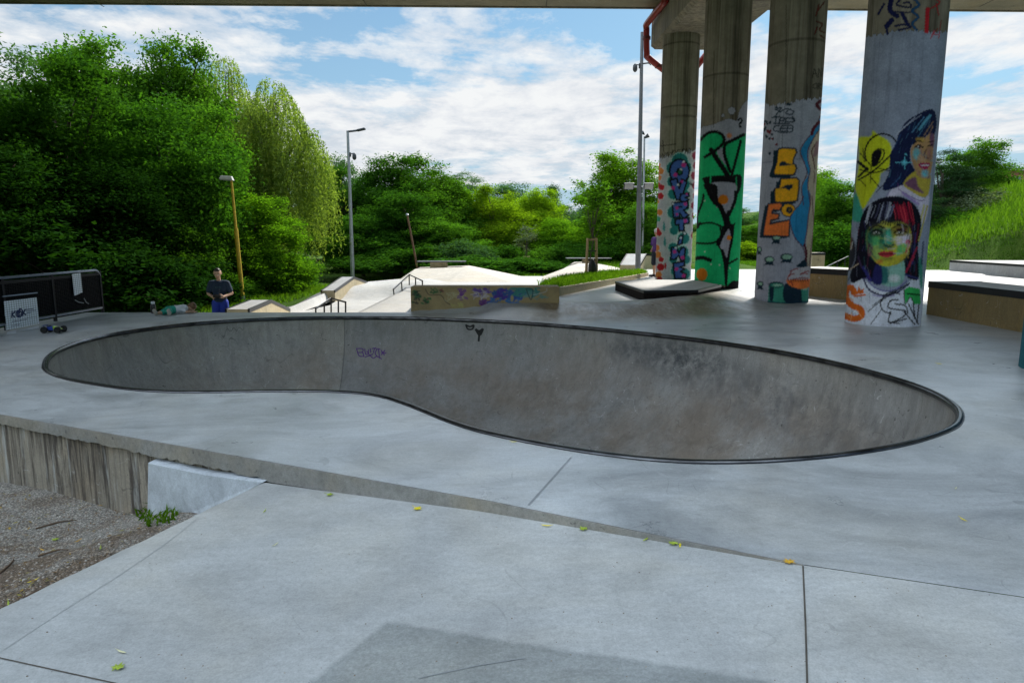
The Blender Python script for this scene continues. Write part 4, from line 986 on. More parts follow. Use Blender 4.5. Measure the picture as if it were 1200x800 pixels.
def paint1(pa, P):
    Hc = Crop(pa, 755, 160, 4.444)
    rough_top(pa, [(760, 190), (775, 184), (790, 181), (800, 178), (815, 176)], (.42, .42, .48))
    for pts in ([(80, 50), (165, 40)], [(97, 22), (101, 80)], [(78, 85), (85, 112), (95, 90), (102, 112), (110, 85)], [(112, 108), (122, 82), (128, 108)], [(135, 85), (148, 82), (140, 98), (140, 108)], [(150, 72), (146, 98), (164, 92), (162, 76), (150, 72)], [(188, 70), (174, 72), (172, 96), (188, 94)], [(175, 84), (186, 83)], [(200, 68), (197, 94)], [(198, 69), (210, 67)], [(212, 90), (220, 66), (226, 88)], [(232, 62), (232, 86), (242, 82), (232, 74), (241, 66), (232, 62)]): Hc.stroke(pts, 4.5, K, alpha=.9)
    W_ = (.55, .55, .60); TE = (.02, .15, .16)
    cl_ = [(185, 128, 42), (150, 165, 34), (215, 160, 30), (150, 235, 30), (212, 200, 28), (205, 250, 32), (152, 300, 28), (205, 300, 28), (155, 395, 34), (210, 360, 28), (172, 450, 34), (212, 430, 26), (155, 490, 22), (205, 530, 30), (150, 578, 24), (200, 600, 30), (150, 640, 20), (215, 640, 24), (165, 700, 26), (210, 715, 28), (175, 745, 26)]
    for x, y, r in cl_: Hc.blob(x, y, r+4, r+4, (.30, .50, .50))
    for x, y, r in cl_: Hc.blob(x, y, r, r, TE)
    BLU = (.05, .10, .33); PK = (.45, .03, .20)
    Hc.blob(183, 182, 56, 68, K); Hc.blob(183, 182, 46, 58, BLU); Hc.blob(184, 184, 18, 20, K); Hc.blob(186, 184, 9, 12, (.02, .10, .06))
    def let(pts, extra=()):
        Hc.poly(pts, BLU, smooth=False); Hc.stroke(pts+[pts[0]], 9, K, smooth=False)
        for e in extra: Hc.stroke(e, 8, K, smooth=False)
    let([(134, 228), (170, 218), (182, 270), (196, 222), (222, 236), (192, 330), (168, 330)]); let([(190, 300), (232, 296), (234, 312), (214, 318), (234, 330), (205, 345), (184, 330)])
    let([(146, 346), (225, 338), (228, 368), (205, 385), (232, 410), (205, 428), (185, 400), (186, 422), (152, 422)], [[(180, 366), (196, 366)]]); let([(160, 432), (232, 424), (234, 452), (206, 455), (208, 490), (182, 492), (180, 460), (162, 460)])
    let([(186, 520), (202, 514), (196, 558), (172, 566)]); Hc.blob(210, 504, 11, 10, K); Hc.blob(210, 504, 6, 6, (.45, .5, .6))
    let([(142, 578), (168, 576), (180, 606), (196, 576), (214, 582), (208, 645), (190, 645), (180, 620), (160, 640), (138, 640)]); let([(150, 660), (208, 650), (210, 672), (186, 680), (212, 690), (188, 704), (218, 716), (214, 738), (160, 742)])
    for x, y, r in ((205, 148, 12), (162, 200, 10), (150, 268, 9), (196, 235, 7), (170, 372, 8), (214, 352, 8), (214, 440, 9), (170, 405, 6), (158, 600, 9), (200, 630, 9), (168, 690, 9), (205, 725, 9), (222, 300, 5)): Hc.blob(x, y, r, r, PK, soft=1)
    for x, y in ((205, 132), (192, 172), (150, 350), (176, 252), (165, 580), (190, 528)): Hc.blob(x, y, 6, 5, (.55, .55, .68))
    RD = (.40, .02, .03); OG = (.60, .20, .05)
    lobes = [(72, 150, 14, OG), (84, 180, 18, OG), (74, 215, 16, OG), (70, 250, 14, RD), (90, 265, 16, RD), (84, 310, 18, RD), (66, 340, 12, OG), (80, 395, 16, OG), (72, 430, 14, (.05, .3, .2)), (66, 490, 16, RD), (78, 505, 14, RD), (62, 580, 18, OG), (70, 615, 18, OG), (88, 640, 14, RD), (85, 680, 20, RD), (74, 720, 18, OG), (80, 745, 16, RD)]
    for x, y, r, c in lobes: Hc.blob(x, y, r+4, r+4, (.6, .58, .6))
    for x, y, r, c in lobes: Hc.blob(x, y, r, r, c)
    for k in range(12): x = 262+6*math.sin(k*2.1); y = 100+k*52; Hc.blob(x, y, 22, 26, (.6, .55, .58)); Hc.blob(x+3, y, 17, 21, (.30, .04, .08))
    for x, y in ((103, 470), (107, 548)): Hc.poly([(x, y-28), (x+7, y+8), (x, y+24), (x-7, y+8)], (.05, .24, .26))
    Hc.poly([(110, 655), (116, 675), (110, 690), (104, 675)], RD)
    Hc.stroke([(235, 248), (258, 252)], 5, K)
    Hc.stroke([(240, 238), (250, 262)], 4, K)
def paint5(pa, P):
    pa.put(np.arange(len(pa.u)), np.ones(len(pa.u))*(P[:, 2] < 2.6), (.03, .14, .18))
    idx = P[:, 2]; w = ((np.sin(P[:, 2]*5+P[:, 0]*3)+np.cos(P[:, 1]*6)) > .9)*(idx < 2.3)
    pa.put(np.arange(len(pa.u)), w.astype(float), (.05, .05, .10))

def place_pillar(uc, vfront, z0):
    # centre such that its near foot point is seen at (uc,vfront)
    f = W(uc, vfront, z0); d = Vector((f.x, f.y, 0)).normalized(); return f.x+d.x*PR, f.y+d.y*PR
ctop = capz+.05
p4 = place_pillar(1033, 382.5, 0.0); p3 = place_pillar(915, 355.5, 0.0); p2 = place_pillar(839, 340.5, .05); p1 = place_pillar(788.5, 328.4, .05)
print('pillars', p1, p2, p3, p4, 'capz', capz, 'ztop', ztop, 'zdeck', zdeck)
make_pillar(*p4, 0, 6.0, 'thick pillar painted with a woman portrait in yellow and green below a second blue-haired face', paint4, ctop, .0125, 1)
make_pillar(*p3, 0, 7.2, 'pillar painted grey with orange block letters, blue shape and green stumps', paint3, ctop, .016, 2)
make_pillar(*p2, 0, 5.2, 'pillar covered in bright green graffiti with thick black outlines and orange dots', paint2, ctop, .02, 3)
make_pillar(*p1, 0, 5.4, 'farthest pillar with blue bubble letters on a teal cloud', paint1, ctop, .025, 4)
t5 = R(40.6)
make_pillar(6.53, 7.66, 0, 3.0, 'dark teal painted pillar at the very edge beside the ochre ledge', paint5, ctop, .05, 5)

# ================================================================ ledges and blocks
def ochre_block(name, label, cat, pts, z0, z1, mat=M_ochre, edge=None, group=None, topmat=None, bev=.012):
    """footprint pts (ccw or cw), from z0 to z1, with optional dark steel angle along listed edges"""
    c = sum((Vector((p[0], p[1], 0)) for p in pts), Vector())/len(pts); r = empty(name, (c.x, c.y, z0)); tag(r, label, cat, group)
    mb = MB(); mb.prism([Vector((p[0], p[1], z0)) for p in pts], [Vector((p[0], p[1], z1)) for p in pts], bev=bev); mb.build('block_body', mat, r, world=True)
    if topmat:
        q = [Vector((p[0], p[1], 0)).lerp(c, .02) for p in pts]; mb = MB(); mb.prism([Vector((p.x, p.y, z1-.01)) for p in q], [Vector((p.x, p.y, z1+.006)) for p in q]); mb.build('top_surface', topmat, r, world=True)
    if edge:
        for (i, j, h) in edge:
            a = Vector((*pts[i], 0)); b = Vector((*pts[j], 0)); d = (b-a).normalized(); n_ = Vector((d.y, -d.x, 0))
            if n_.dot(c-a) > 0: n_ = -n_
            mb = MB(); L = (b-a).length
            e0 = [a-d*.004, b+d*.004]
            mb.prism([e0[0]+n_*.008+Vector((0, 0, z1-h)), e0[1]+n_*.008+Vector((0, 0, z1-h)), e0[1]-n_*.06+Vector((0, 0, z1-h)), e0[0]-n_*.06+Vector((0, 0, z1-h))], [e0[0]+n_*.008+Vector((0, 0, z1+.009)), e0[1]+n_*.008+Vector((0, 0, z1+.009)), e0[1]-n_*.06+Vector((0, 0, z1+.009)), e0[0]-n_*.06+Vector((0, 0, z1+.009))])
            mb.build('steel_edge', M_steel_dark, r, world=True)
    return r
# graffiti box at the back of the deck
box = empty('graffiti_ledge', (-.5, 14, 0)); tag(box, 'long low ochre concrete ledge with purple and blue graffiti at the far bowl edge', 'ledge')
zb = D(482, 335.8, 13.78).z; xL = W(481.5, 366, 0).x; yF = 13.77; xR = D(655, 345, 13.9).x
mb = MB(); mb.prism([(xL, yF, -.02), (xR, yF, -.02), (xR, yF+.5, -.02), (xL, yF+.5, -.02)], [(xL, yF, zb), (xR, yF, zb), (xR, yF+.5, zb), (xL, yF+.5, zb)], bev=.015)
mb.build('ledge_body', M_ochre, box, world=True)
nx, nz = 520, 110
X = np.linspace(xL+.02, xR-.01, nx); Zs = np.linspace(.01, zb-.018, nz); XX, ZZ = np.meshgrid(X, Zs); P = np.stack([XX, np.full_like(XX, yF-.003), ZZ], 2).reshape(-1, 3)
i = np.arange(nz-1)[:, None]*nx; j = np.arange(nx-1)[None]; F = np.stack([i+j, i+j+1, i+nx+j+1, i+nx+j], 2).reshape(-1, 4)
u, v = proj(P); pa = Painter(u, v); I = Crop(pa, 475, 325, 6.316); pa.C[:, :3] = (.32, .235, .11)
rs = random.Random(11)
def scrib(x0, x1, y0, y1, n, col, w, spread=26, a=.85):
    for k in range(n):
        x = rs.uniform(x0, x1); y = rs.uniform(y0, y1); I.stroke([(x+rs.uniform(-spread, spread), y+rs.uniform(-spread, spread)*.6) for q in range(4)], rs.uniform(.6, 1.2)*w, col, alpha=a)
scrib(50, 110, 100, 190, 10, (.02, .09, .03), 14, 16); scrib(130, 180, 150, 190, 6, (.03, .14, .04), 16, 14); scrib(200, 270, 85, 115, 8, (.03, .10, .03), 10, 16); scrib(50, 100, 90, 200, 8, K, 8, 14); scrib(130, 180, 160, 190, 3, K, 7, 14)
I.stroke([(150, 90), (180, 130), (260, 130), (300, 180), (330, 200)], 4, K); scrib(250, 275, 90, 105, 3, (.2, .03, .04), 5, 12)
scrib(300, 430, 120, 160, 14, (.42, .38, .22), 3.5, 32); scrib(340, 440, 190, 232, 16, (.42, .38, .12), 4, 18)
scrib(395, 450, 90, 160, 12, (.14, .03, .22), 9, 18); scrib(510, 620, 85, 125, 16, (.10, .04, .28), 9, 24); scrib(500, 600, 95, 160, 12, (.55, .5, .6), 2.5, 30); scrib(540, 620, 165, 215, 12, (.10, .015, .16), 12, 20)
scrib(660, 880, 90, 160, 30, (.02, .07, .26), 18, 30); scrib(620, 700, 150, 235, 14, (.02, .12, .36), 12, 20); scrib(700, 870, 160, 240, 16, (.02, .13, .36), 12, 22); scrib(650, 740, 85, 160, 10, (.06, .02, .28), 16, 20)
scrib(800, 1000, 80, 125, 24, (.03, .19, .17), 14, 34); scrib(880, 1030, 90, 150, 12, (.10, .26, .24), 8, 30, .7)
for x, y, rx, ry in ((790, 155, 12, 22), (765, 215, 12, 20), (690, 232, 14, 12), (830, 235, 12, 10), (850, 180, 8, 12)): I.blob(x, y, rx, ry, (.32, .25, .12))
I.stroke([(892, 85), (942, 90), (930, 165), (895, 90)], 7, (.02, .05, .06)); I.stroke([(950, 130), (1040, 105), (1045, 85)], 3, (.5, .5, .5))
# brown scuffs low down
pa.C[:, 3] = 1
me = np_mesh('graffiti_mural', P, F); at = me.color_attributes.new('paint', 'FLOAT_COLOR', 'POINT'); at.data.foreach_set('color', pa.C.ravel())
m, nt, b, o_ = newmat('sprayed_ochre'); v_ = coords(nt); at_ = nt.nodes.new('ShaderNodeAttribute'); at_.attribute_name = 'paint'
c = mix(nt, 1.0, at_.outputs['Color'], ramp(nt, noise(nt, v_, 3, 7, .7), [(.3, .68), (.7, 1.15)]), 'MULTIPLY'); nt.links.new(c, b.inputs['Base Color']); b.inputs['Roughness'].default_value = .6; bump(nt, b, noise(nt, v_, 8, 6, .7), .3, .01)
link_mesh('graffiti_mural', me, m, box, world=True)

# low manual pad
zp = .05+.24
pt = [W(721, 330, zp), W(754.6, 341, zp), W(818, 340.2, zp), W(845, 334, zp), W(815, 328.2, zp), W(752, 327.6, zp)]
pad = ochre_block('manual_pad', 'low white-topped concrete pad with black steel sides in front of the blue-lettered pillar', 'platform', [(p.x, p.y) for p in pt], .03, zp, mat=mat_plain('grimy_black_side', (.016, .012, .011), .85, var=.5, vs=14, spec=.08), edge=[(0, 1, .05), (1, 2, .05), (2, 3, .05), (5, 0, .05)], topmat=M_plaza)
# planter kerb
kerb = empty('planter_kerb', (3, 20, 0)); tag(kerb, 'long tan concrete kerb holding back the grass bed behind the ledge', 'kerb')
mb = MB(); KT = [D(655, 337, CURB[0].y), D(690, 331.3, CURB[1].y), D(722, 326.4, CURB[2].y), D(760, 319.7, CURB[3].y)]
for k in range(3):
    a, b_ = CURB[k], CURB[k+1]; za, zb_ = KT[k].z, KT[k+1].z; off = Vector((-.13, .04, 0))
    mb.prism([(a.x, a.y, -.3), (b_.x, b_.y, -.3), (b_.x+off.x, b_.y+off.y, -.3), (a.x+off.x, a.y+off.y, -.3)], [(a.x, a.y, za), (b_.x, b_.y, zb_), (b_.x+off.x, b_.y+off.y, zb_), (a.x+off.x, a.y+off.y, za)])
mb.build('kerb_stone', M_tan, kerb, world=True)

# right-hand ledges
za = D(1088.6, 330, W(1085, 368, 0).y).z
a = W(1085, 368, .0); b_ = W(1198, 389.5, .0); dv = (b_-a).normalized()
e = b_+dv*2.35; nrm = Vector((-dv.y, dv.x, 0)); nrm = nrm if nrm.x > 0 else -nrm
ochre_block('skate_ledge', 'long dark ochre ledge with black steel edge right of the portrait pillar', 'ledge', [(a.x, a.y), (e.x, e.y), (e.x+nrm.x*1.0, e.y+nrm.y*1.0), (a.x+nrm.x*1.0, a.y+nrm.y*1.0)], -.02, za, edge=[(0, 1, .11), (3, 0, .11)], topmat=M_plaza)
# the ledge between the two nearest big pillars
zr = .05
a1 = W(925, 343, zr); b1 = W(990, 349, zr); zt = D(950, 314.6, W(950, 345.3, zr).y).z
d1 = (b1-a1).normalized(); n1_ = Vector((-d1.y, d1.x, 0)); n1_ = n1_ if n1_.y > 0 else -n1_
ochre_block('skate_ledge', 'short ochre ledge with black top edge seen between the orange-letter and portrait pillars', 'ledge', [(a1.x, a1.y), (b1.x, b1.y), (b1.x+n1_.x*1.1, b1.y+n1_.y*1.1), (a1.x+n1_.x*1.1, a1.y+n1_.y*1.1)], 0, zt, edge=[(0, 1, .13), (1, 2, .13)], topmat=M_plaza)
# dark recess block next to portrait pillar foot
a2 = W(1062, 352, .05); b2 = W(1086, 353, .05)
q0 = D(951, 313.5, 24); q1 = D(966, 313.5, 24); zt2 = D(958, 296.5, 24).z
ochre_block('tan_block', 'small tan concrete block with dark cap beside the handrail on the lawn edge', 'block', [(q0.x, 24), (q1.x, 24), (q1.x+.1, 24.9), (q0.x+.1, 24.9)], 0, zt2, mat=M_tan, edge=[(0, 1, .07), (1, 2, .07)])
# broad steps at the foot of the bank
s0 = W(1112, 317, .05); s1 = W(1200, 324.5, .05); ds = (s1-s0).normalized(); ns_ = Vector((-ds.y, ds.x, 0)); ns_ = ns_ if ns_.x > 0 else -ns_
zs1 = D(1112.5, 305, s0.y).z; se = s0+ds*14
ochre_block('stage_step', 'lower broad concrete step with black edge at the foot of the grass bank', 'step', [(s0.x, s0.y), (se.x, se.y), (se.x+ns_.x*5, se.y+ns_.y*5), (s0.x+ns_.x*5, s0.y+ns_.y*5)], -.02, zs1, mat=M_grey, edge=[(0, 1, .08), (3, 0, .08)], topmat=M_plaza)
t0 = W(1175, 303.3, zs1); t1 = t0+ds*14; zs2 = D(1175, 289.8, t0.y).z
ochre_block('stage_step', 'upper plain grey concrete step against the grass bank', 'step', [(t0.x, t0.y), (t1.x, t1.y), (t1.x+ns_.x*3, t1.y+ns_.y*3), (t0.x+ns_.x*3, t0.y+ns_.y*3)], zs1-.01, zs2, mat=concrete('light_step_concrete', (.46, .44, .42), dark=.85), topmat=M_plaza)
# black handrail near the lawn
def rail(name, label, pts, posts, r=.022, gz=None):
    c = sum((Vector(p) for p in pts), Vector())/len(pts); zb0 = min(q[1].z for q in posts)
    root = empty(name, (c.x, c.y, zb0)); tag(root, label, 'handrail')
    mb = MB(); mb.tube(pts, r*1.15, 8); mb.build('rail', M_steel_dark, root, world=True)
    for (t_, b0) in posts: mb = MB(); mb.bar(b0, t_, r, n=8); mb.build('post', M_steel_dark, root, world=True)
    return root
def V3(p, z): return Vector((p.x, p.y, z))
r3 = [D(968, 313, 29), D(977, 308.5, 30), D(994, 300.5, 31)]
rail('handrail', 'thin black sloping handrail beyond the short ledge on the right lawn', r3, [(D(971, 311.5, 29.3), D(971, 318, 29.3)), (D(981, 306, 30.2), D(981, 314, 30.2)), (D(990, 302, 30.8), D(990, 312, 30.8))])

# left street section
def hubba(name, label, stations, width, dropmat, coping=True):
    """inclined ledge: stations = list of (xy-left-front point, ztop, zbottom); extruded to the left by width"""
    c = sum((s[0] for s in stations), Vector())/len(stations); root = empty(name, (c.x, c.y, min(s[2] for s in stations))); tag(root, label, 'ledge')
    mb = MB()
    R0 = [Vector((s[0].x, s[0].y, s[1])) for s in stations]; B0 = [Vector((s[0].x, s[0].y, s[2])) for s in stations]
    off = Vector((-width, 0, 0)); n = len(R0)
    vr = [mb.bm.verts.new(p) for p in R0]; vb = [mb.bm.verts.new(p) for p in B0]; lr = [mb.bm.verts.new(p+off) for p in R0]; lb = [mb.bm.verts.new(p+off) for p in B0]
    for k in range(n-1):
        mb.bm.faces.new((vr[k], vr[k+1], vb[k+1], vb[k])); mb.bm.faces.new((lr[k], lr[k+1], lb[k+1], lb[k])); mb.bm.faces.new((vr[k], vr[k+1], lr[k+1], lr[k])); mb.bm.faces.new((vb[k], vb[k+1], lb[k+1], lb[k]))
    for k in (0, n-1): mb.bm.faces.new((vr[k], vb[k], lb[k], lr[k]))
    mb.build('ledge_body', M_tan, root, world=True)
    mb = MB()
    for o2, nm in ((Vector((.01, 0, 0)), 1), (off-Vector((.01, 0, 0)), 2)):
        pts = [p+o2*1.0+Vector((0, 0, -.02)) for p in R0]
        for a, b in zip(pts, pts[1:]):
            s_ = .05 if nm == 1 else -.05
            mb.prism([a+Vector((0, 0, -.06)), b+Vector((0, 0, -.06)), b+Vector((-s_, 0, -.06)), a+Vector((-s_, 0, -.06))], [a+Vector((0, 0, .035)), b+Vector((0, 0, .035)), b+Vector((-s_, 0, .035)), a+Vector((-s_, 0, .035))])
    mb.build('steel_edge', M_steel_dark, root, world=True)
    mb = MB(); off2 = Vector((-width+.05, 0, 0))
    for a, b in zip(R0, R0[1:]):
        a = a+Vector((-.05, 0, .004)); b = b+Vector((-.05, 0, .004)); o3 = Vector((-width+.1, 0, 0)); mb.face([a, b, b+o3, a+o3])
    mb.build('top_surface', M_grey, root, world=True)
    return root
def st(u, v, Y, zb_): p = D(u, v, Y); return (Vector((p.x, p.y, 0)), p.z, zb_)
hubba('inclined_ledge', 'farther tan inclined ledge with dark coping beside the grey lamp post', [st(392.5, 340.5, 26.6, -1.05), st(415, 324.5, 29, -1.05), st(436, 332.3, 31.4, -1.05)], .55, None)
hubba('inclined_ledge', 'nearer low inclined ledge with grey top just behind the deck edge near the yellow post', [st(292, 362.5, 17.0, -1.2), st(318, 351.5, 18.8, -1.2), st(340, 362, 20.6, -1.2)], .6, None)
hubba('inclined_ledge', 'small tan inclined stair ledge half hidden behind the graffiti ledge', [st(468, 350.5, 22.0, -1.05), st(485, 337.5, 24.5, -1.05), st(505, 336, 26.0, -1.05)], .3, None)
rail('handrail', 'near small black handrail just behind the deck edge', [D(370, 361.5, 17.6), D(388, 349.5, 18.6), D(405, 354, 17.6)], [(D(370, 361.5, 17.6), D(370, 380, 17.6)), (D(380, 354.8, 18.15), D(380, 378, 18.15)), (D(388, 349.5, 18.6), D(388, 378, 18.6)), (D(396.5, 351.8, 18.1), D(396.5, 378, 18.1)), (D(405, 354, 17.6), D(405, 380, 17.6))])
rail('handrail', 'black bent handrail standing left of the graffiti ledge', [D(461, 339, 22.6), D(479.5, 321.8, 24.2), D(495, 329, 22.6)], [(D(461, 339, 22.6), D(462.3, 351, 22.6)), (D(470.5, 330.5, 23.4), D(471.2, 341, 23.4)), (D(479.5, 321.8, 24.2), D(479.6, 334, 24.2)), (D(487, 325.5, 23.4), D(487, 338, 23.4)), (D(495, 329, 22.6), D(495, 340, 22.6))])
# concrete pyramid with bench on top
def patchmesh(name, label, cat, V, F, mat):
    me = bpy.data.meshes.new(name); me.from_pydata(V, [], F); me.update()
    bm = bmesh.new(); bm.from_mesh(me); bmesh.ops.recalc_face_normals(bm, faces=bm.faces[:]); bm.to_mesh(me); bm.free()
    o = link_mesh(name, me, mat); return tag(o, label, cat)
A0 = D(459, 333.5, 30.3); A1 = D(520, 334, 26.8); A2 = D(600, 327, 27.5); A2.z = -.31; A3 = D(602, 323.6, 31.4)
Pq = [D(486, 315.4, 32.6), D(547, 313.2, 32.6)]
back1 = Pq[0]+Vector((0, 2, 0)); back2 = Pq[1]+Vector((0, 2, 0))
m1 = D(566, 318.2, 32.0); m2 = D(582, 321.3, 31.7)
Vp = [A0, D(470, 336, 28.2), A1, A2, A3, Pq[0], Pq[1], m1, m2, back1, back2, A3+Vector((1.5, 5, -.5)), A0+Vector((-.5, 5, -.6)), m1+Vector((0, 2.5, 0))]
Fp = [(0, 1, 5), (1, 2, 6, 5), (2, 3, 8, 7, 6), (3, 4, 8), (5, 6, 10, 9), (6, 7, 13, 10), (7, 8, 4, 11, 13), (0, 5, 9, 12), (9, 10, 13, 11, 12)]
patchmesh('concrete_pyramid', 'cream concrete pyramid ramp with flat top left of centre', 'ramp', [tuple(p) for p in Vp], Fp, M_cream)
def bench(name, label, u0, u1, vt, vb, s0_, s1_, Y, thick=.05):
    c = D((u0+u1)/2, vb, Y); r_ = empty(name, tuple(c)); tag(r_, label, 'bench')
    a = D(u0, vb, Y); b = D(u1, vb, Y); z1 = D((u0+u1)/2, vt, Y).z
    mb = MB(); mb.prism([(a.x, Y, a.z-.15), (b.x, Y, a.z-.15), (b.x, Y+.5, a.z-.15), (a.x, Y+.5, a.z-.15)], [(a.x, Y, z1), (b.x, Y, z1), (b.x, Y+.5, z1), (a.x, Y+.5, z1)], bev=.01); mb.build('block_body', M_tan, r_, world=True)
    a = D(s0_, vt, Y-.2); b = D(s1_, vt, Y-.2)
    mb = MB(); mb.prism([(a.x, Y-.2, z1), (b.x, Y-.2, z1), (b.x, Y+.7, z1), (a.x, Y+.7, z1)], [(a.x, Y-.2, z1+thick), (b.x, Y-.2, z1+thick), (b.x, Y+.7, z1+thick), (a.x, Y+.7, z1+thick)], bev=.008); mb.build('table_slab', mat_plain('bench_steel', (.10, .105, .11), .4, .6), r_, world=True)
bench('slab_bench', 'steel slab on a tan block atop the left concrete pyramid', 504, 523.5, 307.2, 313.6, 488, 545, 33.4)
apex = [D(677, 308.6, 36), D(697, 308.6, 36)]
Vd = [D(636, 323.8, 31.0), D(652, 320.0, 33.5), apex[0], apex[1], D(734, 315.5, 33.5), D(775, 322, 30), D(690, 333, 24), D(636, 330, 26.5), apex[0]+Vector((0, 2, 0)), apex[1]+Vector((0, 2, 0)), D(636, 323, 40)+Vector((0, 0, -1)), D(775, 318, 40)+Vector((0, 0, -1))]
Fd = [(7, 6, 3, 2, 1, 0), (6, 5, 4, 3), (2, 3, 9, 8), (0, 1, 2, 8, 10), (3, 4, 5, 11, 9), (8, 9, 11, 10)]
patchmesh('concrete_pyramid', 'cream concrete pyramid ramp behind the grass bed and sapling', 'ramp', [tuple(p) for p in Vd], Fd, M_cream)
bench('slab_bench', 'thin steel slab on a tan block atop the right concrete pyramid', 683, 697, 303.3, 308.9, 664, 717, 36.4, .045)
# quarter-pipe end wall by the purple shirt
hubba('quarter_ramp', 'tan concrete ramp end with dark coping behind the person in purple', [st(750, 310.5, 30.5, -.2), st(757.5, 297.5, 31.5, -.2), st(778, 298.5, 33, -.2), st(800, 300, 34, -.2)], .9, None)
# ================================================================ ground, bank, path
def ground_z(x, y):
    z = -1.12
    r = sstep(-5, -1, x)
    z = z*(1-r)+(-.62)*r
    r2 = sstep(1, 6, x); z = z*(1-r2)+(-.03)*r2
    if x > 11: 
        k = sstep(22, 31, y)
        x0 = 16.8+9.5*(1-sstep(27.5, 31.5, y)); z += (x-x0)*.33*sstep(0, 3, x-x0) if x > x0 else 0
        z = min(z, 4.6)
    if x < -4.5: # low grassy mound left of the path
        z += .55*math.exp(-(((x+13)/3.0)**2+((y-31)/4.5)**2))
    if y > -9 and (y < 23 and x > -6.0 or y < 17): z = min(z, -2.9 if x > -8.3 else -1.3)
    if y < -9: z = max(z, -1+8.5*sstep(9, 24, -y))  # unseen bank behind the camera, added to block low sky light
    return z+.03*math.sin(x*1.3)*math.sin(y*1.1)
xs = [-900, -400, -150, -70]+list(np.arange(-40, 46, 1.0))+[60, 90, 150, 400, 900]
ys = [-90, -60, -40, -32, -27, -24, -21, -18, -15, -12, -9, -5, 0, 4]+list(np.arange(6, 60, 1.0))+[65, 75, 100, 160, 400, 1500]
V = [(x, y, ground_z(x, y) if -70 < x < 90 and y < 160 else (-1.0 if x < 60 else 2)) for y in ys for x in xs]
# keep below the gravel too
V = [(x, y, min(z, -2.9) if -8 < y < 14 and x > -8.3 else z) for x, y, z in V]
V = [(x, y, min(z, -1.6) if -9 < y < 10 else z) for x, y, z in V]
nx_ = len(xs); F = [(r*nx_+c, r*nx_+c+1, (r+1)*nx_+c+1, (r+1)*nx_+c) for r in range(len(ys)-1) for c in range(nx_-1)]
m, nt, b, o_ = newmat('grass_ground'); v = coords(nt)
c = ramp(nt, noise(nt, v, .6, 6, .7, .5), [(.3, (.035, .075, .010)), (.5, (.065, .13, .018)), (.7, (.12, .18, .03))])
c = mix(nt, 1.0, c, ramp(nt, noise(nt, v, 14, 5, .75), [(.3, .55), (.7, 1.35)]), 'MULTIPLY')
nt.links.new(c, b.inputs['Base Color']); b.inputs['Roughness'].default_value = 1; b.inputs['Specular IOR Level'].default_value = .05; bump(nt, b, noise(nt, v, 10, 6, .8), 1.0, .12)
M_grassg = m
me = bpy.data.meshes.new('ground'); me.from_pydata(V, [], F); me.update()
ground = link_mesh('ground', me, M_grassg, smooth=True, recenter=False); tag(ground, kind='structure')
bv_ground = bvh_of([ground])
# asphalt path
m_as = mat_plain('asphalt', (.085, .085, .09), .9, var=.25, vs=18, bmp=.5)
pl = [(310, 366, 340, 366), (345, 359, 372, 359), (362, 350, 386, 350), (375, 343, 388, 345), (382, 337.5, 395, 339)]
mb = MB(); prev_ = None
for (ul, vl, ur, vr) in pl:
    a = W(ul, vl, -1.04); b_ = W(ur+14, vr, -1.04); a.z = -1.0; b_.z = -1.0
    cur = (mb.bm.verts.new(a), mb.bm.verts.new(b_))
    if prev_: mb.bm.faces.new((prev_[0], prev_[1], cur[1], cur[0]))
    prev_ = cur
o = mb.build('path', m_as); tag(o, 'curved grey asphalt path between lawn and skatepark', kind='structure')

# ================================================================ foliage
def leafmat(name, dark, light, trans=.35, hue=.0):
    m, nt, b, out = newmat(name); gi = nt.nodes.new('ShaderNodeNewGeometry'); oi = nt.nodes.new('ShaderNodeObjectInfo')
    v = coords(nt); n = noise(nt, v, .9, 3, .6)
    f = math_(nt, 'ADD', math_(nt, 'MULTIPLY', gi.outputs['Random Per Island'], .55), math_(nt, 'MULTIPLY', n, .6), clamp=True)
    c = ramp(nt, f, [(.15, dark), (.9, light)])
    br = math_(nt, 'ADD', math_(nt, 'MULTIPLY', oi.outputs['Random'], .35), .82)
    c = mix(nt, 1.0, c, br, 'MULTIPLY')
    nt.links.new(c, b.inputs['Base Color']); b.inputs['Roughness'].default_value = .6; b.inputs['Specular IOR Level'].default_value = 0
    t = nt.nodes.new('ShaderNodeBsdfTranslucent'); tc = mix(nt, 1.0, c, (1.5, 1.6, .5), 'MULTIPLY'); nt.links.new(tc, t.inputs[0])
    ms = nt.nodes.new('ShaderNodeMixShader'); ms.inputs[0].default_value = trans
    nt.links.new(b.outputs[0], ms.inputs[1]); nt.links.new(t.outputs[0], ms.inputs[2]); nt.links.new(ms.outputs[0], out.inputs[0]); return m
L_dark = leafmat('leaves_dark_green', (.016, .060, .008), (.060, .165, .018), .40)
L_shaded = leafmat('leaves_shaded_green', (.006, .026, .005), (.022, .070, .010), .25)  # dark green leaves darkened further: shade under the overhanging crowns painted in
L_mid = leafmat('leaves_mid_green', (.028, .090, .010), (.100, .235, .024), .45)
L_bright = leafmat('leaves_fresh_green', (.045, .125, .008), (.145, .30, .018), .48)
L_yellow = leafmat('leaves_yellow_green', (.085, .17, .008), (.24, .37, .02), .5)
L_blue = leafmat('leaves_blue_green', (.028, .078, .030), (.080, .17, .060), .35)
L_willow = leafmat('leaves_willow', (.07, .14, .02), (.29, .38, .10), .5)
L_pine = leafmat('needles_dark', (.010, .028, .012), (.035, .080, .03), .15)
L_sage = leafmat('leaves_grey_green', (.06, .09, .05), (.16, .21, .12), .3)
M_bark = mat_plain('bark', (.075, .06, .045), .9, var=.4, vs=9, bmp=.8)

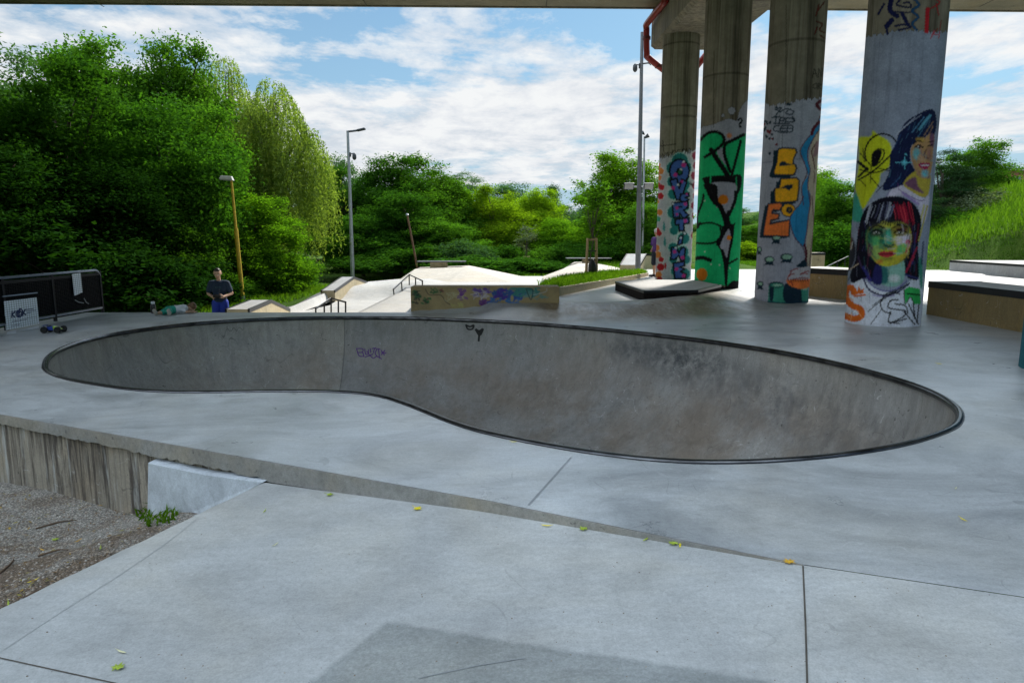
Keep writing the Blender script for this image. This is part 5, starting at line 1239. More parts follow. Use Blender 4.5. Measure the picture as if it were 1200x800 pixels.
def leaf_mesh(name, P, S, seed, up=.5, out=None, aspect=.55, droop=.0, A=None):
    rs = np.random.RandomState(seed); n = len(P)
    N = rs.normal(size=(n, 3)); N /= np.linalg.norm(N, axis=1)[:, None]
    if out is not None: N = N*.75+out*.6
    N[:, 2] += up; N /= np.linalg.norm(N, axis=1)[:, None]
    if A is None:
        A = rs.normal(size=(n, 3)); A[:, 2] -= droop
    A = A-N*(A*N).sum(1)[:, None]; A /= np.linalg.norm(A, axis=1)[:, None]+1e-9
    B = np.cross(N, A); L = S[:, None]
    bend = N*L*.10
    V = np.stack([P-A*L*.5, P+B*L*aspect*.5-bend, P+A*L*.5, P-B*L*aspect*.5-bend], 1).reshape(-1, 3)
    F = np.arange(n*4).reshape(n, 4); return np_mesh(name, V, F)
def crown_points(seed, W_, Hh, z0, n_clump, per, clump_r, shape='round', flat=.62):
    """clumps spread through a lumpy crown: returns leaf positions, outward dirs, clump centres"""
    rs = np.random.RandomState(seed); C = []
    lobes = [(rs.uniform(-.45, .45), rs.uniform(-.45, .45), rs.uniform(.25, .85), rs.uniform(.35, .55)) for _ in range(7)]+[(0, 0, .5, .6), (0, 0, .3, .62), (0, 0, .75, .42)]
    tries = 0
    while len(C) < n_clump and tries < 90000:
        tries += 1
        lx, ly, lz, lr = lobes[rs.randint(len(lobes))]
        d = rs.normal(size=3); d /= np.linalg.norm(d); r = lr*rs.uniform(.45, 1.0)**.5
        p = np.array([lx+d[0]*r, ly+d[1]*r, lz+d[2]*r*.7])
        if not (0.0 <= p[2] <= 1.05): continue
        w = {'round': math.sqrt(max(0.02, 1-((p[2]-.45)/.62)**2)), 'cone': 1.05-p[2]*.95, 'wide': math.sqrt(max(.02, 1-((p[2]-.3)/.75)**2))}[shape]
        if math.hypot(p[0], p[1]) > w: continue
        q = np.array([p[0]*W_, p[1]*W_, z0+p[2]*Hh])
        C.append(q)
    C = np.array(C); P = []; O = []
    cr = clump_r*rs.uniform(.55, 1.35, len(C))
    for c, r in zip(C, cr):
        k = int(per*(r/clump_r)**1.6*rs.uniform(.6, 1.3)); d = rs.normal(size=(k, 3)); d /= np.linalg.norm(d, axis=1)[:, None]
        d[:, 2] = np.where(rs.rand(k) < .6, np.abs(d[:, 2]), d[:, 2])
        rr = r*rs.uniform(.35, 1.05, k)[:, None]
        lump = 1+.35*np.sin(d[:, :1]*7+c[0]*3)*np.cos(d[:, 1:2]*6+c[1]*2)
        off = d*rr*lump*np.array([1, 1, flat]); P.append(c+off); O.append(d)
    # stray twigs at the outline
    return np.concatenate(P), np.concatenate(O), C
def sprigs(seed, C, W_, Hh, z0, n, length, S):
    rs = np.random.RandomState(seed); cen = np.array([0, 0, z0+Hh*.45]); P = []; A = []
    top = C[rs.randint(len(C), size=n)]
    for c in top:
        d = (c-cen)/np.array([W_, W_, Hh]); d /= np.linalg.norm(d)+1e-6; d = d+rs.normal(size=3)*.35+np.array([0, 0, .55]); d /= np.linalg.norm(d)
        L = length*rs.uniform(.6, 1.4); k = int(L/.07)
        t = np.linspace(0, 1, k)[:, None]
        P.append(c+d*t*L+rs.normal(size=(k, 3))*.045*(1.3-t)); A.append(np.repeat(d[None], k, 0)+rs.normal(size=(k, 3))*.7)
    return np.concatenate(P), np.concatenate(A)
def trunk_mesh(seed, C, z0h, W_, Hh, r0, n_limb=9):
    rnd = random.Random(seed); mb = MB()
    top = Vector((rnd.uniform(-.2, .2), rnd.uniform(-.2, .2), Hh*.8))
    pts = [Vector((0, 0, -.3)), Vector((.04, 0, Hh*.15)), Vector((rnd.uniform(-.12, .12), rnd.uniform(-.12, .12), Hh*.35)), top*.7, top]
    mb.tube(smooth_poly(pts, 4, closed=False), [r0*(1.25-.95*min(1, k/16)) for k in range(17)], 9)
    Cs = [Vector(c) for c in C]; rnd.shuffle(Cs)
    for c in Cs[:n_limb*4]:
        if c.z < z0h*.6: continue
        zb_ = max(Hh*.12, min(c.z*.55, Hh*.7)); base = Vector((0, 0, zb_))
        mid = base.lerp(c, .5)+Vector((rnd.uniform(-.15, .15), rnd.uniform(-.15, .15), .12*Hh*rnd.random()))
        mb.tube(smooth_poly([base, mid, c], 4, closed=False), [r0*.42*(1-.82*k/8) for k in range(9)], 5)
    return mb
PROTO = {}
def proto(key, seed, W_, Hh, z0, n_clump, per, clump_r, leaf, shape='round', trunk=.16, asp=.55, up=.5, flat=.62, spr=60, sprl=.6):
    P, O, C = crown_points(seed, W_, Hh-z0, z0, n_clump, per, clump_r, shape, flat)
    rs = np.random.RandomState(seed+1)
    me = None
    SP_, SA = sprigs(seed+5, C, W_, Hh-z0, z0, spr, sprl, leaf)
    Pall = np.concatenate([P, SP_]); Oall = np.concatenate([O, SA*.2]); 
    S = leaf*rs.uniform(.45, 1.5, len(Pall))
    me = leaf_mesh('crown', Pall, S, seed+2, up=up, out=Oall, aspect=asp)
    tm = trunk_mesh(seed+3, C, z0, W_, Hh, trunk); bmesh.ops.recalc_face_normals(tm.bm, faces=tm.bm.faces[:]); tme = bpy.data.meshes.new('trunk'); tm.bm.to_mesh(tme); tm.bm.free()
    tme.polygons.foreach_set('use_smooth', [True]*len(tme.polygons)); tme.materials.append(M_bark)
    zt_ = np.percentile(Pall[:, 2], 99.6); wr = np.percentile(np.abs(Pall[:, 0]), 98.5)
    PROTO[key] = (me, tme, float(wr), float(zt_)); return PROTO[key]
proto('broad_a', 1, 3.2, 8.2, .1, 260, 300, .66, .125, 'round', up=.1, flat=1.05)
proto('broad_b', 12, 3.0, 8.6, .0, 280, 270, .58, .118, 'wide', up=.1, flat=1.1)
proto('broad_c', 23, 2.8, 8.0, .2, 220, 330, .72, .13, 'round', up=.1, flat=.95)
proto('feather', 34, 3.2, 8.8, .2, 260, 230, .55, .13, 'wide', asp=.34, flat=.85, spr=200, sprl=.9, up=.2)
proto('bush', 45, 1.6, 2.2, .0, 90, 190, .40, .10, 'wide', trunk=.05, spr=60, sprl=.4, up=.05, flat=1.1)
proto('pine', 56, 2.8, 8.4, .1, 190, 300, .62, .20, 'round', asp=.10, flat=.45, up=.2, spr=120, sprl=.6)
proto('slim', 67, .75, 3.0, 1.1, 26, 60, .22, .085, 'round', trunk=.016, spr=34, sprl=.45)

matcopies = {}
def with_mat(me, mat):
    k = (me.name, mat.name)
    if k not in matcopies:
        c = me.copy(); c.materials.clear(); c.materials.append(mat); c.name = me.name.split('.')[0]; matcopies[k] = c
    return matcopies[k]
def tree(kind, mat, u, vtop, hw, Y, zg, label, name='broadleaf_tree', cat='tree', group='trees around the skatepark', rz=None, pv=None, wy=None):
    me, tme, wr, zt_ = PROTO[kind]
    p = D(u, vtop, Y); h = p.z-zg; wx = hw*1.25*Y/790
    if pv is None: pv = D(u, vtop, Y).x
    r_ = empty(name, (p.x, Y, zg), rz if rz is not None else random.uniform(0, 6.28)); r_.scale = (wx/wr, wx/wr, h/zt_); tag(r_, label, cat, group)
    c = bpy.data.objects.new('crown', with_mat(me, mat)); COL.objects.link(c); c.parent = r_
    t = bpy.data.objects.new('trunk', tme); COL.objects.link(t); t.parent = r_
    return r_
GT = 'trees and bushes around the skatepark'
def T(kind, mat, u, v, hw, Y, zg, label, name='broadleaf_tree', cat='tree', **kw):
    if Y > 44 and u < 760: v -= 4
    return tree(kind, mat, u, v, hw, Y, zg, label, name, cat, GT, **kw)
# left mass
T('feather', L_blue, -22, 42, 88, 29, -1.2, 'feathery blue-green tree cut by the left picture edge')
T('broad_b', L_mid, 88, 74, 60, 36, -1.2, 'mid green tree filling the skyline left of the tallest ones')
T('broad_c', L_mid, 20, 110, 60, 34, -1.2, 'tree behind the feathery blue-green one')
T('broad_a', L_dark, 62, 78, 76, 27, -1.2, 'dark rounded tree behind the black mesh barrier')
T('broad_b', L_mid, 128, 62, 62, 33, -1.2, 'tall mid green tree with ragged top in the left tree mass')
T('broad_b', L_mid, 196, 58, 58, 35, -1.2, 'tall tree with the loose airy top left of the willow')
T('broad_c', L_dark, 178, 120, 62, 28, -1.2, 'dense dark tree above the lying child')
T('broad_b', L_mid, 226, 132, 52, 31, -1.2, 'lighter layered tree behind the man in blue')
T('broad_a', L_shaded, 30, 190, 90, 24, -1.2, 'low dark spreading tree reaching down behind the barrier')
T('broad_c', L_shaded, 132, 200, 66, 24.5, -1.2, 'shade-darkened low tree between the barrier and the lying child')
T('broad_a', L_mid, 222, 215, 46, 27, -1.2, 'low leafy tree just left of the yellow lamp post')
T('broad_b', L_bright, 288, 232, 46, 30, -1.0, 'bright green low tree under the willow')
T('broad_b', L_shaded, -60, 150, 90, 22, -1.2, 'dark tree mostly outside the left edge')
T('broad_a', L_dark, -190, 70, 95, 27, -1.2, 'dark rounded tree beyond the left end of the barrier')
T('broad_b', L_mid, -330, 60, 100, 28, -1.2, 'mid green tree farther along beyond the barrier')
T('bush', L_shaded, 60, 268, 90, 21, -1.3, 'dark undergrowth bush behind the barrier', 'bush', 'bush')
T('bush', L_shaded, 150, 290, 70, 21.5, -1.3, 'dark bush in the shade behind the lying child', 'bush', 'bush')
T('bush', L_shaded, 215, 300, 52, 26, -1.2, 'dark bush behind the man in blue', 'bush', 'bush')
T('bush', L_bright, 320, 292, 36, 30.5, -1.0, 'lighter bush with pale blossoms on the grass by the path', 'bush', 'bush')
T('bush', L_mid, 345, 298, 26, 33, -.9, 'small round bush right of the blossoming bush', 'bush', 'bush')
T('bush', L_mid, 262, 318, 26, 27, -1.1, 'small low bush right behind the yellow lamp post', 'bush', 'bush')
# centre belt
cz = -.7
T('broad_c', L_blue, 392, 192, 26, 68, cz, 'distant bluish tree peeping right of the willow')
T('broad_a', L_dark, 405, 206, 42, 50, cz, 'dark tree directly behind the grey lamp post')
T('broad_b', L_dark, 452, 192, 44, 52, cz, 'dark broad tree right of the grey lamp post')
T('broad_a', L_mid, 502, 190, 42, 54, cz, 'tallest green tree of the central belt above the leaning pole')
T('broad_c', L_dark, 478, 232, 42, 47, cz, 'low dark tree beside the leaning rusty pole')
T('broad_b', L_dark, 430, 252, 38, 45, cz, 'shaded low tree at the end of the path')
T('pine', L_blue, 545, 208, 34, 82, cz, 'distant blue-green tree with spiky top behind the belt')
T('broad_b', L_bright, 543, 222, 36, 56, cz, 'fresh green tree above the slab bench')
T('broad_a', L_yellow, 580, 224, 33, 54, cz, 'bright yellow-green tree in the centre of the belt')
T('broad_c', L_blue, 600, 221, 30, 95, cz, 'far bluish tree behind the yellow-green one')
T('broad_b', L_yellow, 625, 228, 30, 57, cz, 'second yellow-green tree behind the small staked sapling')
T('broad_a', L_blue, 640, 224, 22, 84, cz, 'far darker tree with pointed top behind the second yellow-green one')
T('broad_c', L_bright, 652, 262, 28, 52, cz, 'medium green tree left of the thin sapling')
T('broad_a', L_blue, 672, 246, 40, 105, cz, 'hazy far tree on the low horizon')
T('broad_b', L_blue, 700, 246, 40, 110, cz, 'hazy far tree left of the big bright tree')
T('broad_c', L_bright, 688, 272, 28, 50, cz, 'low green tree behind the right pyramid ramp')
T('broad_b', L_mid, 520, 262, 36, 45, cz, 'low green tree behind the left slab bench')
for u_, v_, h_, y_, l_, m_ in ((500, 288, 34, 42, 'dark bush left behind the slab bench', L_dark), (545, 282, 30, 41, 'grey-green shrub just behind the steel slab bench', L_blue), (590, 288, 30, 42, 'dark bush left of the small staked sapling', L_dark), (640, 290, 30, 42, 'dark green bush right of the small staked sapling', L_mid), (668, 284, 24, 43, 'dark bush left of the right pyramid ramp', L_dark), (720, 280, 40, 43, 'dark bush behind the thin sapling', L_dark), (560, 300, 50, 39, 'low shrub along the far floor edge left', L_dark), (618, 302, 40, 38.5, 'low shrub along the far floor edge at the sapling', L_dark), (470, 285, 40, 44, 'dark shrub at the foot of the leaning pole', L_dark), (425, 300, 40, 41, 'dark shrub beyond the inclined ledge', L_dark)):
    T('bush', m_, u_, v_, h_, y_, cz, l_, 'bush', 'bush')
T('broad_b', L_bright, 737, 186, 44, 46, -.2, 'big bright green tree behind the tall floodlight pole')
T('broad_c', L_mid, 762, 240, 30, 41, -.2, 'lower green tree behind the person in purple')
# between and right of the pillars
T('broad_a', L_blue, 874, 246, 34, 75, -.2, 'far tree seen between the green and orange-letter pillars')
T('broad_b', L_mid, 884, 262, 26, 50, -.2, 'mid green tree seen between the green and orange-letter pillars')
T('bush', L_yellow, 878, 284, 24, 44, -.2, 'yellow-green bush seen between the green and orange-letter pillars', 'bush', 'bush')
T('broad_b', L_bright, 958, 200, 30, 50, -.1, 'light green tree just right of the orange-letter pillar')
T('broad_c', L_mid, 985, 214, 34, 43, -.1, 'darker dense tree left of the portrait pillar')
T('bush', L_dark, 978, 262, 30, 36, 0, 'dark bush behind the handrail on the lawn', 'bush', 'bush')
T('broad_b', L_mid, 1040, 220, 40, 42, .1, 'tree hidden mostly behind the portrait pillar')
T('pine', L_pine, 1112, 178, 34, 41, .6, 'dark pine tree right of the portrait pillar', 'pine_tree', 'tree')
T('broad_b', L_mid, 1142, 168, 34, 47, 1.0, 'airy green tree behind the pine', wy=1)
T('pine', L_pine, 1090, 232, 28, 38, .3, 'low dark pine beside the portrait pillar edge', 'pine_tree', 'tree')
T('broad_a', L_dark, 1158, 198, 15, 50, 1.4, 'darker tree at the right end of the tree group')
T('bush', L_sage, 1150, 222, 34, 40, 2.0, 'grey-green shrub on top of the grass bank', 'bush', 'bush')
T('bush', L_sage, 1180, 226, 20, 43, 3.0, 'second grey-green shrub below the brick building', 'bush', 'bush')
T('bush', L_dark, 1120, 246, 34, 38, 1.0, 'dark bush at the upper edge of the bank', 'bush', 'bush')
# background wood closing the gaps
for k, (u_, v_, y_) in enumerate(((330, 235, 75), (380, 238, 78), (430, 236, 80), (470, 236, 76), (560, 246, 90), (520, 240, 86), (610, 250, 92), (725, 250, 95), (760, 250, 90), (910, 252, 95), (960, 250, 88), (1010, 248, 92), (1060, 240, 80))):
    lab = ('behind the willow', 'left of the grey lamp post', 'behind the darkest central trees', 'behind the leaning pole', 'behind the yellow-green tree', 'behind the tallest belt tree', 'behind the small sapling', 'behind the floodlight pole', 'behind the farthest pillar', 'right behind the orange-letter pillar', 'behind the handrail', 'behind the portrait pillar', 'behind the pine')[k]
    T(('broad_a', 'broad_c', 'broad_b')[k % 3], (L_blue, L_mid)[k % 2], u_, v_, 46, y_, -.8, 'far background tree '+lab)

# ---- weeping willow
rs = np.random.RandomState(77); P = []; A = []
WX, WH = 3.3, 11.2
tops = []
lobes = [(0, 0, 1.5, 11.2), (1.6, .5, 1.3, 9.7), (-1.7, .3, 1.4, 10.3), (.7, -1.7, 1.3, 9.0), (-.9, 1.5, 1.3, 9.6), (2.7, -.8, .95, 7.8), (-2.7, -.9, .95, 8.2), (.2, 2.5, 1.0, 8.2), (-1.6, -2.0, .9, 7.2), (1.9, 2.0, .9, 7.6), (2.9, .9, .7, 6.6), (-3.0, .8, .7, 6.9)]
wts = np.array([l[2]**1.6 for l in lobes]); wts /= wts.sum()
for k in range(1500):
    lx, ly, lr, lt = lobes[rs.choice(len(lobes), p=wts)]
    a = rs.uniform(0, 6.283); r = rs.uniform(0, 1)**.5
    z = lt-1.5*r**2.2*lr+rs.normal()*.12
    if rs.rand() < .35: z -= rs.uniform(.8, lt*.45)
    x, y = lx+lr*r*math.cos(a), ly+lr*r*math.sin(a)
    L = (z-rs.uniform(.3, 4.5))*rs.uniform(.35, 1.0)
    L = max(.8, L)*(1 if r > .35 else .5)
    n = int(L/.085); t = np.linspace(0, 1, max(n, 4)); an = math.atan2(y, x)
    ox = math.cos(an)*.5*np.sin(np.minimum(t*3, 1.57)); oy = math.sin(an)*.5*np.sin(np.minimum(t*3, 1.57)); sway = rs.normal()*.3
    rise = .35*np.sin(np.minimum(t*8, 3.14))
    pts = np.stack([x+ox+sway*t*t, y+oy+rs.normal()*.25*t*t, z-L*t+rise], 1)+rs.normal(size=(len(t), 3))*.05
    P.append(pts); d = np.gradient(pts, axis=0); A.append(d/ (np.linalg.norm(d, axis=1)[:, None]+1e-6)+rs.normal(size=pts.shape)*.45)
for (lx, ly, lr, lt) in lobes:
    for q in range(3): tops.append((lx+rs.uniform(-.5, .5), ly+rs.uniform(-.5, .5), lt-.6))
P = np.concatenate(P); A = np.concatenate(A); S = .20*rs.uniform(.7, 1.3, len(P))
wme = leaf_mesh('crown', P, S, 5, up=.1, aspect=.30, A=A); wme.materials.append(L_willow)
print('willow leaves', len(P))
def willow(u, vtop, hw, Y, zg, label):
    p = D(u, vtop, Y); r_ = empty('willow_tree', (p.x, Y, zg), random.uniform(0, 6)); wx = hw*Y/790; r_.scale = (wx/3.5, wx/3.5, (p.z-zg)/11.3); tag(r_, label, 'tree', GT)
    c = bpy.data.objects.new('crown', wme); COL.objects.link(c); c.parent = r_
    mb = trunk_mesh(9, tops, 3, WX, WH, .26, 9); t = mb.build('trunk', M_bark, r_, smooth=True)
willow(318, 92, 66, 39, -1.0, 'tall pale weeping willow with hanging strands above the path')
willow(262, 64, 58, 42, -1.0, 'taller weeping willow half hidden behind the leafy trees')

# ---- staked saplings
M_stake = mat_plain('stake_wood', (.34, .24, .13), .8, var=.3, vs=14)
M_strap = mat_plain('black_tie', (.015, .015, .015), .6)
def sapling(u, vb, vtop, hw, Y, mat, label, su, sv, slabel):
    p = D(u, vb, Y); me, tme, wr, zt_ = PROTO['slim']; top = D(u, vtop, Y); h = top.z-p.z
    r_ = empty('sapling', tuple(p), random.uniform(0, 6)); sx = hw*Y/790/wr; r_.scale = (sx, sx, h/zt_); tag(r_, label, 'sapling')
    for nm, md in (('crown', with_mat(me, mat)), ('trunk', tme)): c = bpy.data.objects.new(nm, md); COL.objects.link(c); c.parent = r_
    s = empty('tree_stakes', tuple(p)); tag(s, slabel, 'tree stakes')
    w = su*Y/790/2; hh = D(u, sv, Y).z-p.z
    for dx, dy in ((-w, -w), (w, -w), (-w, w), (w, w)):
        mb = MB(); mb.bar((p.x+dx*1.08, Y+dy*1.08, p.z-.15), (p.x+dx*.9, Y+dy*.9, p.z+hh), .032, .028, 8); mb.build('stake', M_stake, s, world=True)
    for dx, dy, rz in ((0, -w, 0), (0, w, 0), (-w, 0, R(90)), (w, 0, R(90))):
        mb = MB(); mb.box((p.x+dx*.9, Y+dy*.9, p.z+hh-.05), (2*w, .03, .07), rz=rz); mb.build('cross_rail', M_stake, s, world=True)
    for f in (.35, .62):
        for sy in (-w, w): mb = MB(); mb.box((p.x, Y+sy, p.z+hh*f), (2*w*.98, .012, .04)); mb.build('tie_band', M_strap, s, world=True)
sapling(693, 318.5, 212, 27, 24.5, L_mid, 'slender dark sapling in the grass bed behind the ledge', 11, 279, 'wooden stakes holding the sapling in the grass bed')
sapling(617, 323.5, 264, 12, 40, L_sage, 'small grey-green sapling beyond the pale floor', 7, 300, 'pale wooden stakes round the far small sapling')
# watering bag at the foot
mb = MB(); q = D(694, 316.5, 24.2); mb.lathe([(.12, 0), (.15, .08), (.14, .3), (.07, .42), (.03, .5)], c=(q.x, q.y, q.z-.1), n=14); o = mb.build('watering_bag', M_strap, smooth=True); tag(o, 'black watering bag at the foot of the slender sapling', 'bag')

# ---- grass
M_blade = leafmat('grass_blades', (.035, .095, .008), (.12, .23, .02), .4)
M_blade2 = leafmat('bank_grass_blades', (.030, .09, .008), (.10, .20, .022), .4)
def blades(name, pts, h, w, mat, label, seed=3, lean=.35):
    rs = np.random.RandomState(seed); n = len(pts); P = np.array([p[:] for p in pts]); hh = h*rs.uniform(.5, 1.3, n); th = rs.rand(n)*6.283
    dx = np.stack([np.cos(th), np.sin(th), np.zeros(n)], 1)*w/2; ln = rs.normal(size=(n, 3))*lean; ln[:, 2] = 0
    b0 = P-dx; b1 = P+dx; m0 = P+ln*hh[:, None]*.35+np.array([0, 0, 1])*hh[:, None]*.6; t = P+ln*hh[:, None]+np.array([0, 0, 1])*hh[:, None]
    V = np.stack([b0, b1, m0+dx*.7, t, m0-dx*.7], 1).reshape(-1, 3); F = []
    i = np.arange(n)*5; F = np.concatenate([np.stack([i, i+1, i+2, i+4], 1)]); T3 = np.stack([i+4, i+2, i+3, i+3], 1)
    me = bpy.data.meshes.new(name); allF = [tuple(f) for f in F.tolist()]+[tuple(f[:3]) for f in T3.tolist()]; me.from_pydata(V.tolist(), [], allF); me.update()
    o = link_mesh(name, me, mat); tag(o, label, 'grass', kind='stuff'); return o
# planter bed soil and grass
bedp = [(CURB[0].x-.05, CURB[0].y+.05), (CURB[1].x-.05, CURB[1].y), (CURB[2].x-.05, CURB[2].y), (CURB[3].x-.05, CURB[3].y), (5.2, 27.0), (3.4, 26.0), (1.7, 22.5), (.7, 18.5)]
def bed_z(x, y):
    k = sstep(0, 1.6, seg_dist(x, y, bedp[:4], closed=False)); yy = (y-16.3)/8.6
    zk = KT[0].z+(KT[3].z-KT[0].z)*min(1, max(0, yy)); return zk-.07+.02*k
bed = sheet('planting_bed', bedp, bed_z, .5, M_grassg); tag(bed, kind='structure', label='raised grass bed behind the tan kerb')
def scatter_xy(n, poly, zf, seed=2):
    rnd = random.Random(seed); out = []; xs = [p[0] for p in poly]; ys = [p[1] for p in poly]
    while len(out) < n:
        x = rnd.uniform(min(xs), max(xs)); y = rnd.uniform(min(ys), max(ys))
        if inpoly(x, y, poly): out.append(Vector((x, y, zf(x, y))))
    return out
blades('bed_grass', scatter_xy(9000, bedp, bed_z), .17, .028, M_blade, 'lush green grass filling the bed behind the tan kerb')
def gz_b(x, y):
    h_ = bv_ground.ray_cast(Vector((x, y, 30)), Vector((0, 0, -1))); return h_[0].z if h_[0] else 0
bank = [(12.5, 30.5), (13, 44), (30, 46), (38, 24), (26.5, 24), (25, 29.5), (19, 30)]
blades('bank_grass', scatter_xy(46000, bank, gz_b, 8), .12, .04, M_blade2, 'rough sunlit grass on the bank right of the portrait pillar', 4)
tall = [(19, 33), (19, 44), (31, 45), (33, 30), (24, 29.5)]
blades('tall_grass', scatter_xy(9000, tall, gz_b, 9), .42, .04, M_blade, 'tall grass and weeds along the top of the bank', 5)
lawnl = [(-18, 24), (-18, 36), (-9.6, 36), (-8.6, 31), (-9.2, 25), (-10, 21)]
blades('lawn_grass', scatter_xy(16000, lawnl, gz_b, 10), .16, .035, M_blade, 'long green grass round the yellow lamp post', 6)
blades('far_lawn_grass', scatter_xy(7000, [(-9, 33), (-9, 44), (9, 44), (9, 33)], gz_b, 12), .18, .05, M_blade, 'lawn strip beyond the pale floor', 7)
# weeds and litter by the retaining wall
wp_ = scatter_px(150, [(160, 596), (180, 590), (212, 596), (205, 612), (176, 618), (160, 608)], bv_gr, 5)
blades('weeds', wp_, .055, .018, M_blade, 'small green weeds at the foot of the pale patched wall', 8, .7)
M_twig = mat_plain('twig_bark', (.10, .065, .04), .9)
def px_on(bvh, u, v): p, n_ = hit(bvh, u, v); return p
for k, (a, b_) in enumerate((((42, 620), (90, 610)), ((0, 672), (16, 656)), ((45, 652), (80, 645)), ((30, 700), (60, 690)))):
    p = px_on(bv_gr, *a); q = px_on(bv_gr, *b_)
    if p and q:
        mb = MB(); mid = (p+q)/2+Vector((.01, .03, .012)); mb.tube(smooth_poly([p+Vector((0, 0, .006)), mid, q+Vector((0, 0, .008))], 4, closed=False), [.007]*5+[.004]*4, 6)
        o = mb.build('twig', M_twig, smooth=True); tag(o, ('long thin brown twig lying on the gravel near the wall', 'short dark twig at the left edge of the gravel', 'small curved brown twig in the middle of the gravel', 'lowest brown twig near the slab edge')[k], 'twig')
# fallen leaves, each its own thing
m_ly = mat_plain('fallen_leaf_yellow', (.75, .62, .02), .6, var=.25, vs=40); m_lg = mat_plain('fallen_leaf_green', (.32, .42, .04), .6, var=.25, vs=40); m_lo = mat_plain('fallen_leaf_orange', (.62, .36, .03), .6, var=.25, vs=40); m_lp = mat_plain('fallen_leaf_pale', (.62, .60, .36), .6, var=.2, vs=40)
def leaf_shape(kind, s):
    mb = MB(); 
    if kind == 'lobed':
        pr = [(0, -.2), (.25, -.35), (.35, -.1), (.62, -.05), (.38, .15), (.42, .42), (.15, .28), (0, .75), (-.15, .28), (-.42, .42), (-.38, .15), (-.62, -.05), (-.35, -.1), (-.25, -.35)]
    else: pr = [(0, -.9), (.10, -.5), (.15, 0), (.10, .5), (0, .9), (-.10, .5), (-.15, 0), (-.10, -.5)]
    vs = [mb.bm.verts.new((x*s, y*s, .10*s*(x*x*2+y*y)+.004)) for x, y in pr]; c = mb.bm.verts.new((0, 0, .008))
    for i in range(len(vs)): mb.bm.faces.new((c, vs[i], vs[(i+1) % len(vs)]))
    mb.bar((0, -.2*s, .006), (.05*s, -.75*s if kind == 'lobed' else -1.1*s, .012), .0012*s/.04, n=5)
    bmesh.ops.recalc_face_normals(mb.bm, faces=mb.bm.faces[:])
    me = bpy.data.meshes.new('fallen_leaf'); mb.bm.to_mesh(me); mb.bm.free(); return me
LM = {k: leaf_shape(k, .036) for k in ('lobed', 'narrow')}
step_leaves = [(386, 577.5, m_lg, 'lobed'), (489, 594, m_ly, 'lobed'), (640, 614, m_ly, 'narrow'), (684, 618, m_lg, 'lobed'), (757, 630, m_lg, 'narrow'), (790, 635, m_lg, 'lobed'), (797, 637, m_ly, 'narrow'), (925, 657, m_lo, 'lobed')]
LL = ['yellow-green lobed leaf at the step edge nearest the gravel corner', 'yellow lobed leaf second along the foot of the step', 'narrow yellow leaf at the step below the deck joint line', 'green-yellow lobed leaf right of the deck joint', 'small narrow green leaf midway along the step', 'green lobed leaf at the shrinking step', 'thin yellow leaf touching the green lobed one', 'orange-yellow leaf at the point where slab joint meets the deck']
others = [(602, 518.5, m_ly, 'narrow', 'yellow leaf caught on the bowl lip'), (323, 639, m_lp, 'narrow', 'pale narrow leaf alone on the sloping slab'), (310, 600, m_lg, 'narrow', 'tiny green leaf near the slab corner'), (143, 765, m_lp, 'narrow', 'pale narrow leaf near the bottom left joint'), (138, 784, m_lg, 'lobed', 'green lobed leaf beside the bottom left joint'), (1100, 427, m_ly, 'lobed', 'yellow leaf lying on the deck right of the bowl'), (1129, 610, m_ly, 'narrow', 'small yellow leaf on the deck near the right crease'), (1120, 573, m_lp, 'narrow', 'whitish speck of a leaf on the right deck'), (295, 564, m_ly, 'narrow', 'yellow leaf on the very corner of the slab'), (93, 634, m_lo, 'narrow', 'orange leaf on the gravel'), (65, 633, m_lg, 'lobed', 'greenish yellow leaf on the gravel'), (50, 645, m_lo, 'narrow', 'long orange-brown leaf on the gravel'), (118, 643, m_lg, 'narrow', 'yellow-green leaf on the gravel near the slab'), (10, 708, m_lg, 'narrow', 'yellow-green leaf by the slab edge at the left'), (38, 682, m_ly, 'narrow', 'yellow leaf on the darker gravel')]
for k, (u_, v_, mt, kd) in enumerate(step_leaves): others.append((u_, v_+3.0, mt, kd, LL[k]))
bv_all = bvh_of([slab, deck, gsheet])
for (u_, v_, mt, kd, lb) in others:
    p, n_ = hit(bv_all, u_, v_)
    if p is None: continue
    o = bpy.data.objects.new('fallen_leaf', with_mat(LM[kd], mt)); COL.objects.link(o); o.location = p+Vector((0, 0, .004)); 
    n_ = n_ if n_.z > 0 else -n_
    o.rotation_mode = 'QUATERNION'; o.rotation_quaternion = n_.to_track_quat('Z', 'Y') @ Matrix.Rotation(random.uniform(0, 6.28), 3, 'Z').to_quaternion()
    s_ = random.uniform(1.1, 1.5)*(.7 if kd == 'narrow' else 1); o.scale = (s_,)*3; tag(o, lb, 'leaf', 'fallen leaves on the concrete and gravel')
# far brick building
bb = empty('brick_building', (132, 150, 8)); tag(bb, 'reddish brick apartment block partly visible above the bank at the right edge', 'building')
M_brick = mat_plain('red_brick', (.30, .11, .08), .9, var=.2, vs=.5); M_bwin = mat_plain('window_glass', (.10, .13, .17), .15, spec=.8); M_band = mat_plain('pale_render', (.45, .40, .38), .8)
pL = D(1182, 200, 150); w0 = pL.x; zt_ = pL.z
mb = MB(); mb.box((w0+18, 156, zt_/2), (36, 12, zt_)); mb.build('wall', M_brick, bb, world=True)
mb = MB(); mb.box((w0+18, 156, zt_+.25), (37, 13, .5)); mb.build('roof', M_band, bb, world=True)
for r_ in range(4):
    for c_ in range(10):
        mb = MB(); mb.box((w0+2+c_*3.4, 149.98, zt_-2-r_*3.0), (1.5, .12, 1.5)); wn = mb.build('window', M_bwin, bb, world=True)
    mb = MB(); mb.box((w0+18, 149.93, zt_-3.2-r_*3.0), (35.8, .1, .35)); mb.build('floor_band', M_band, bb, world=True)
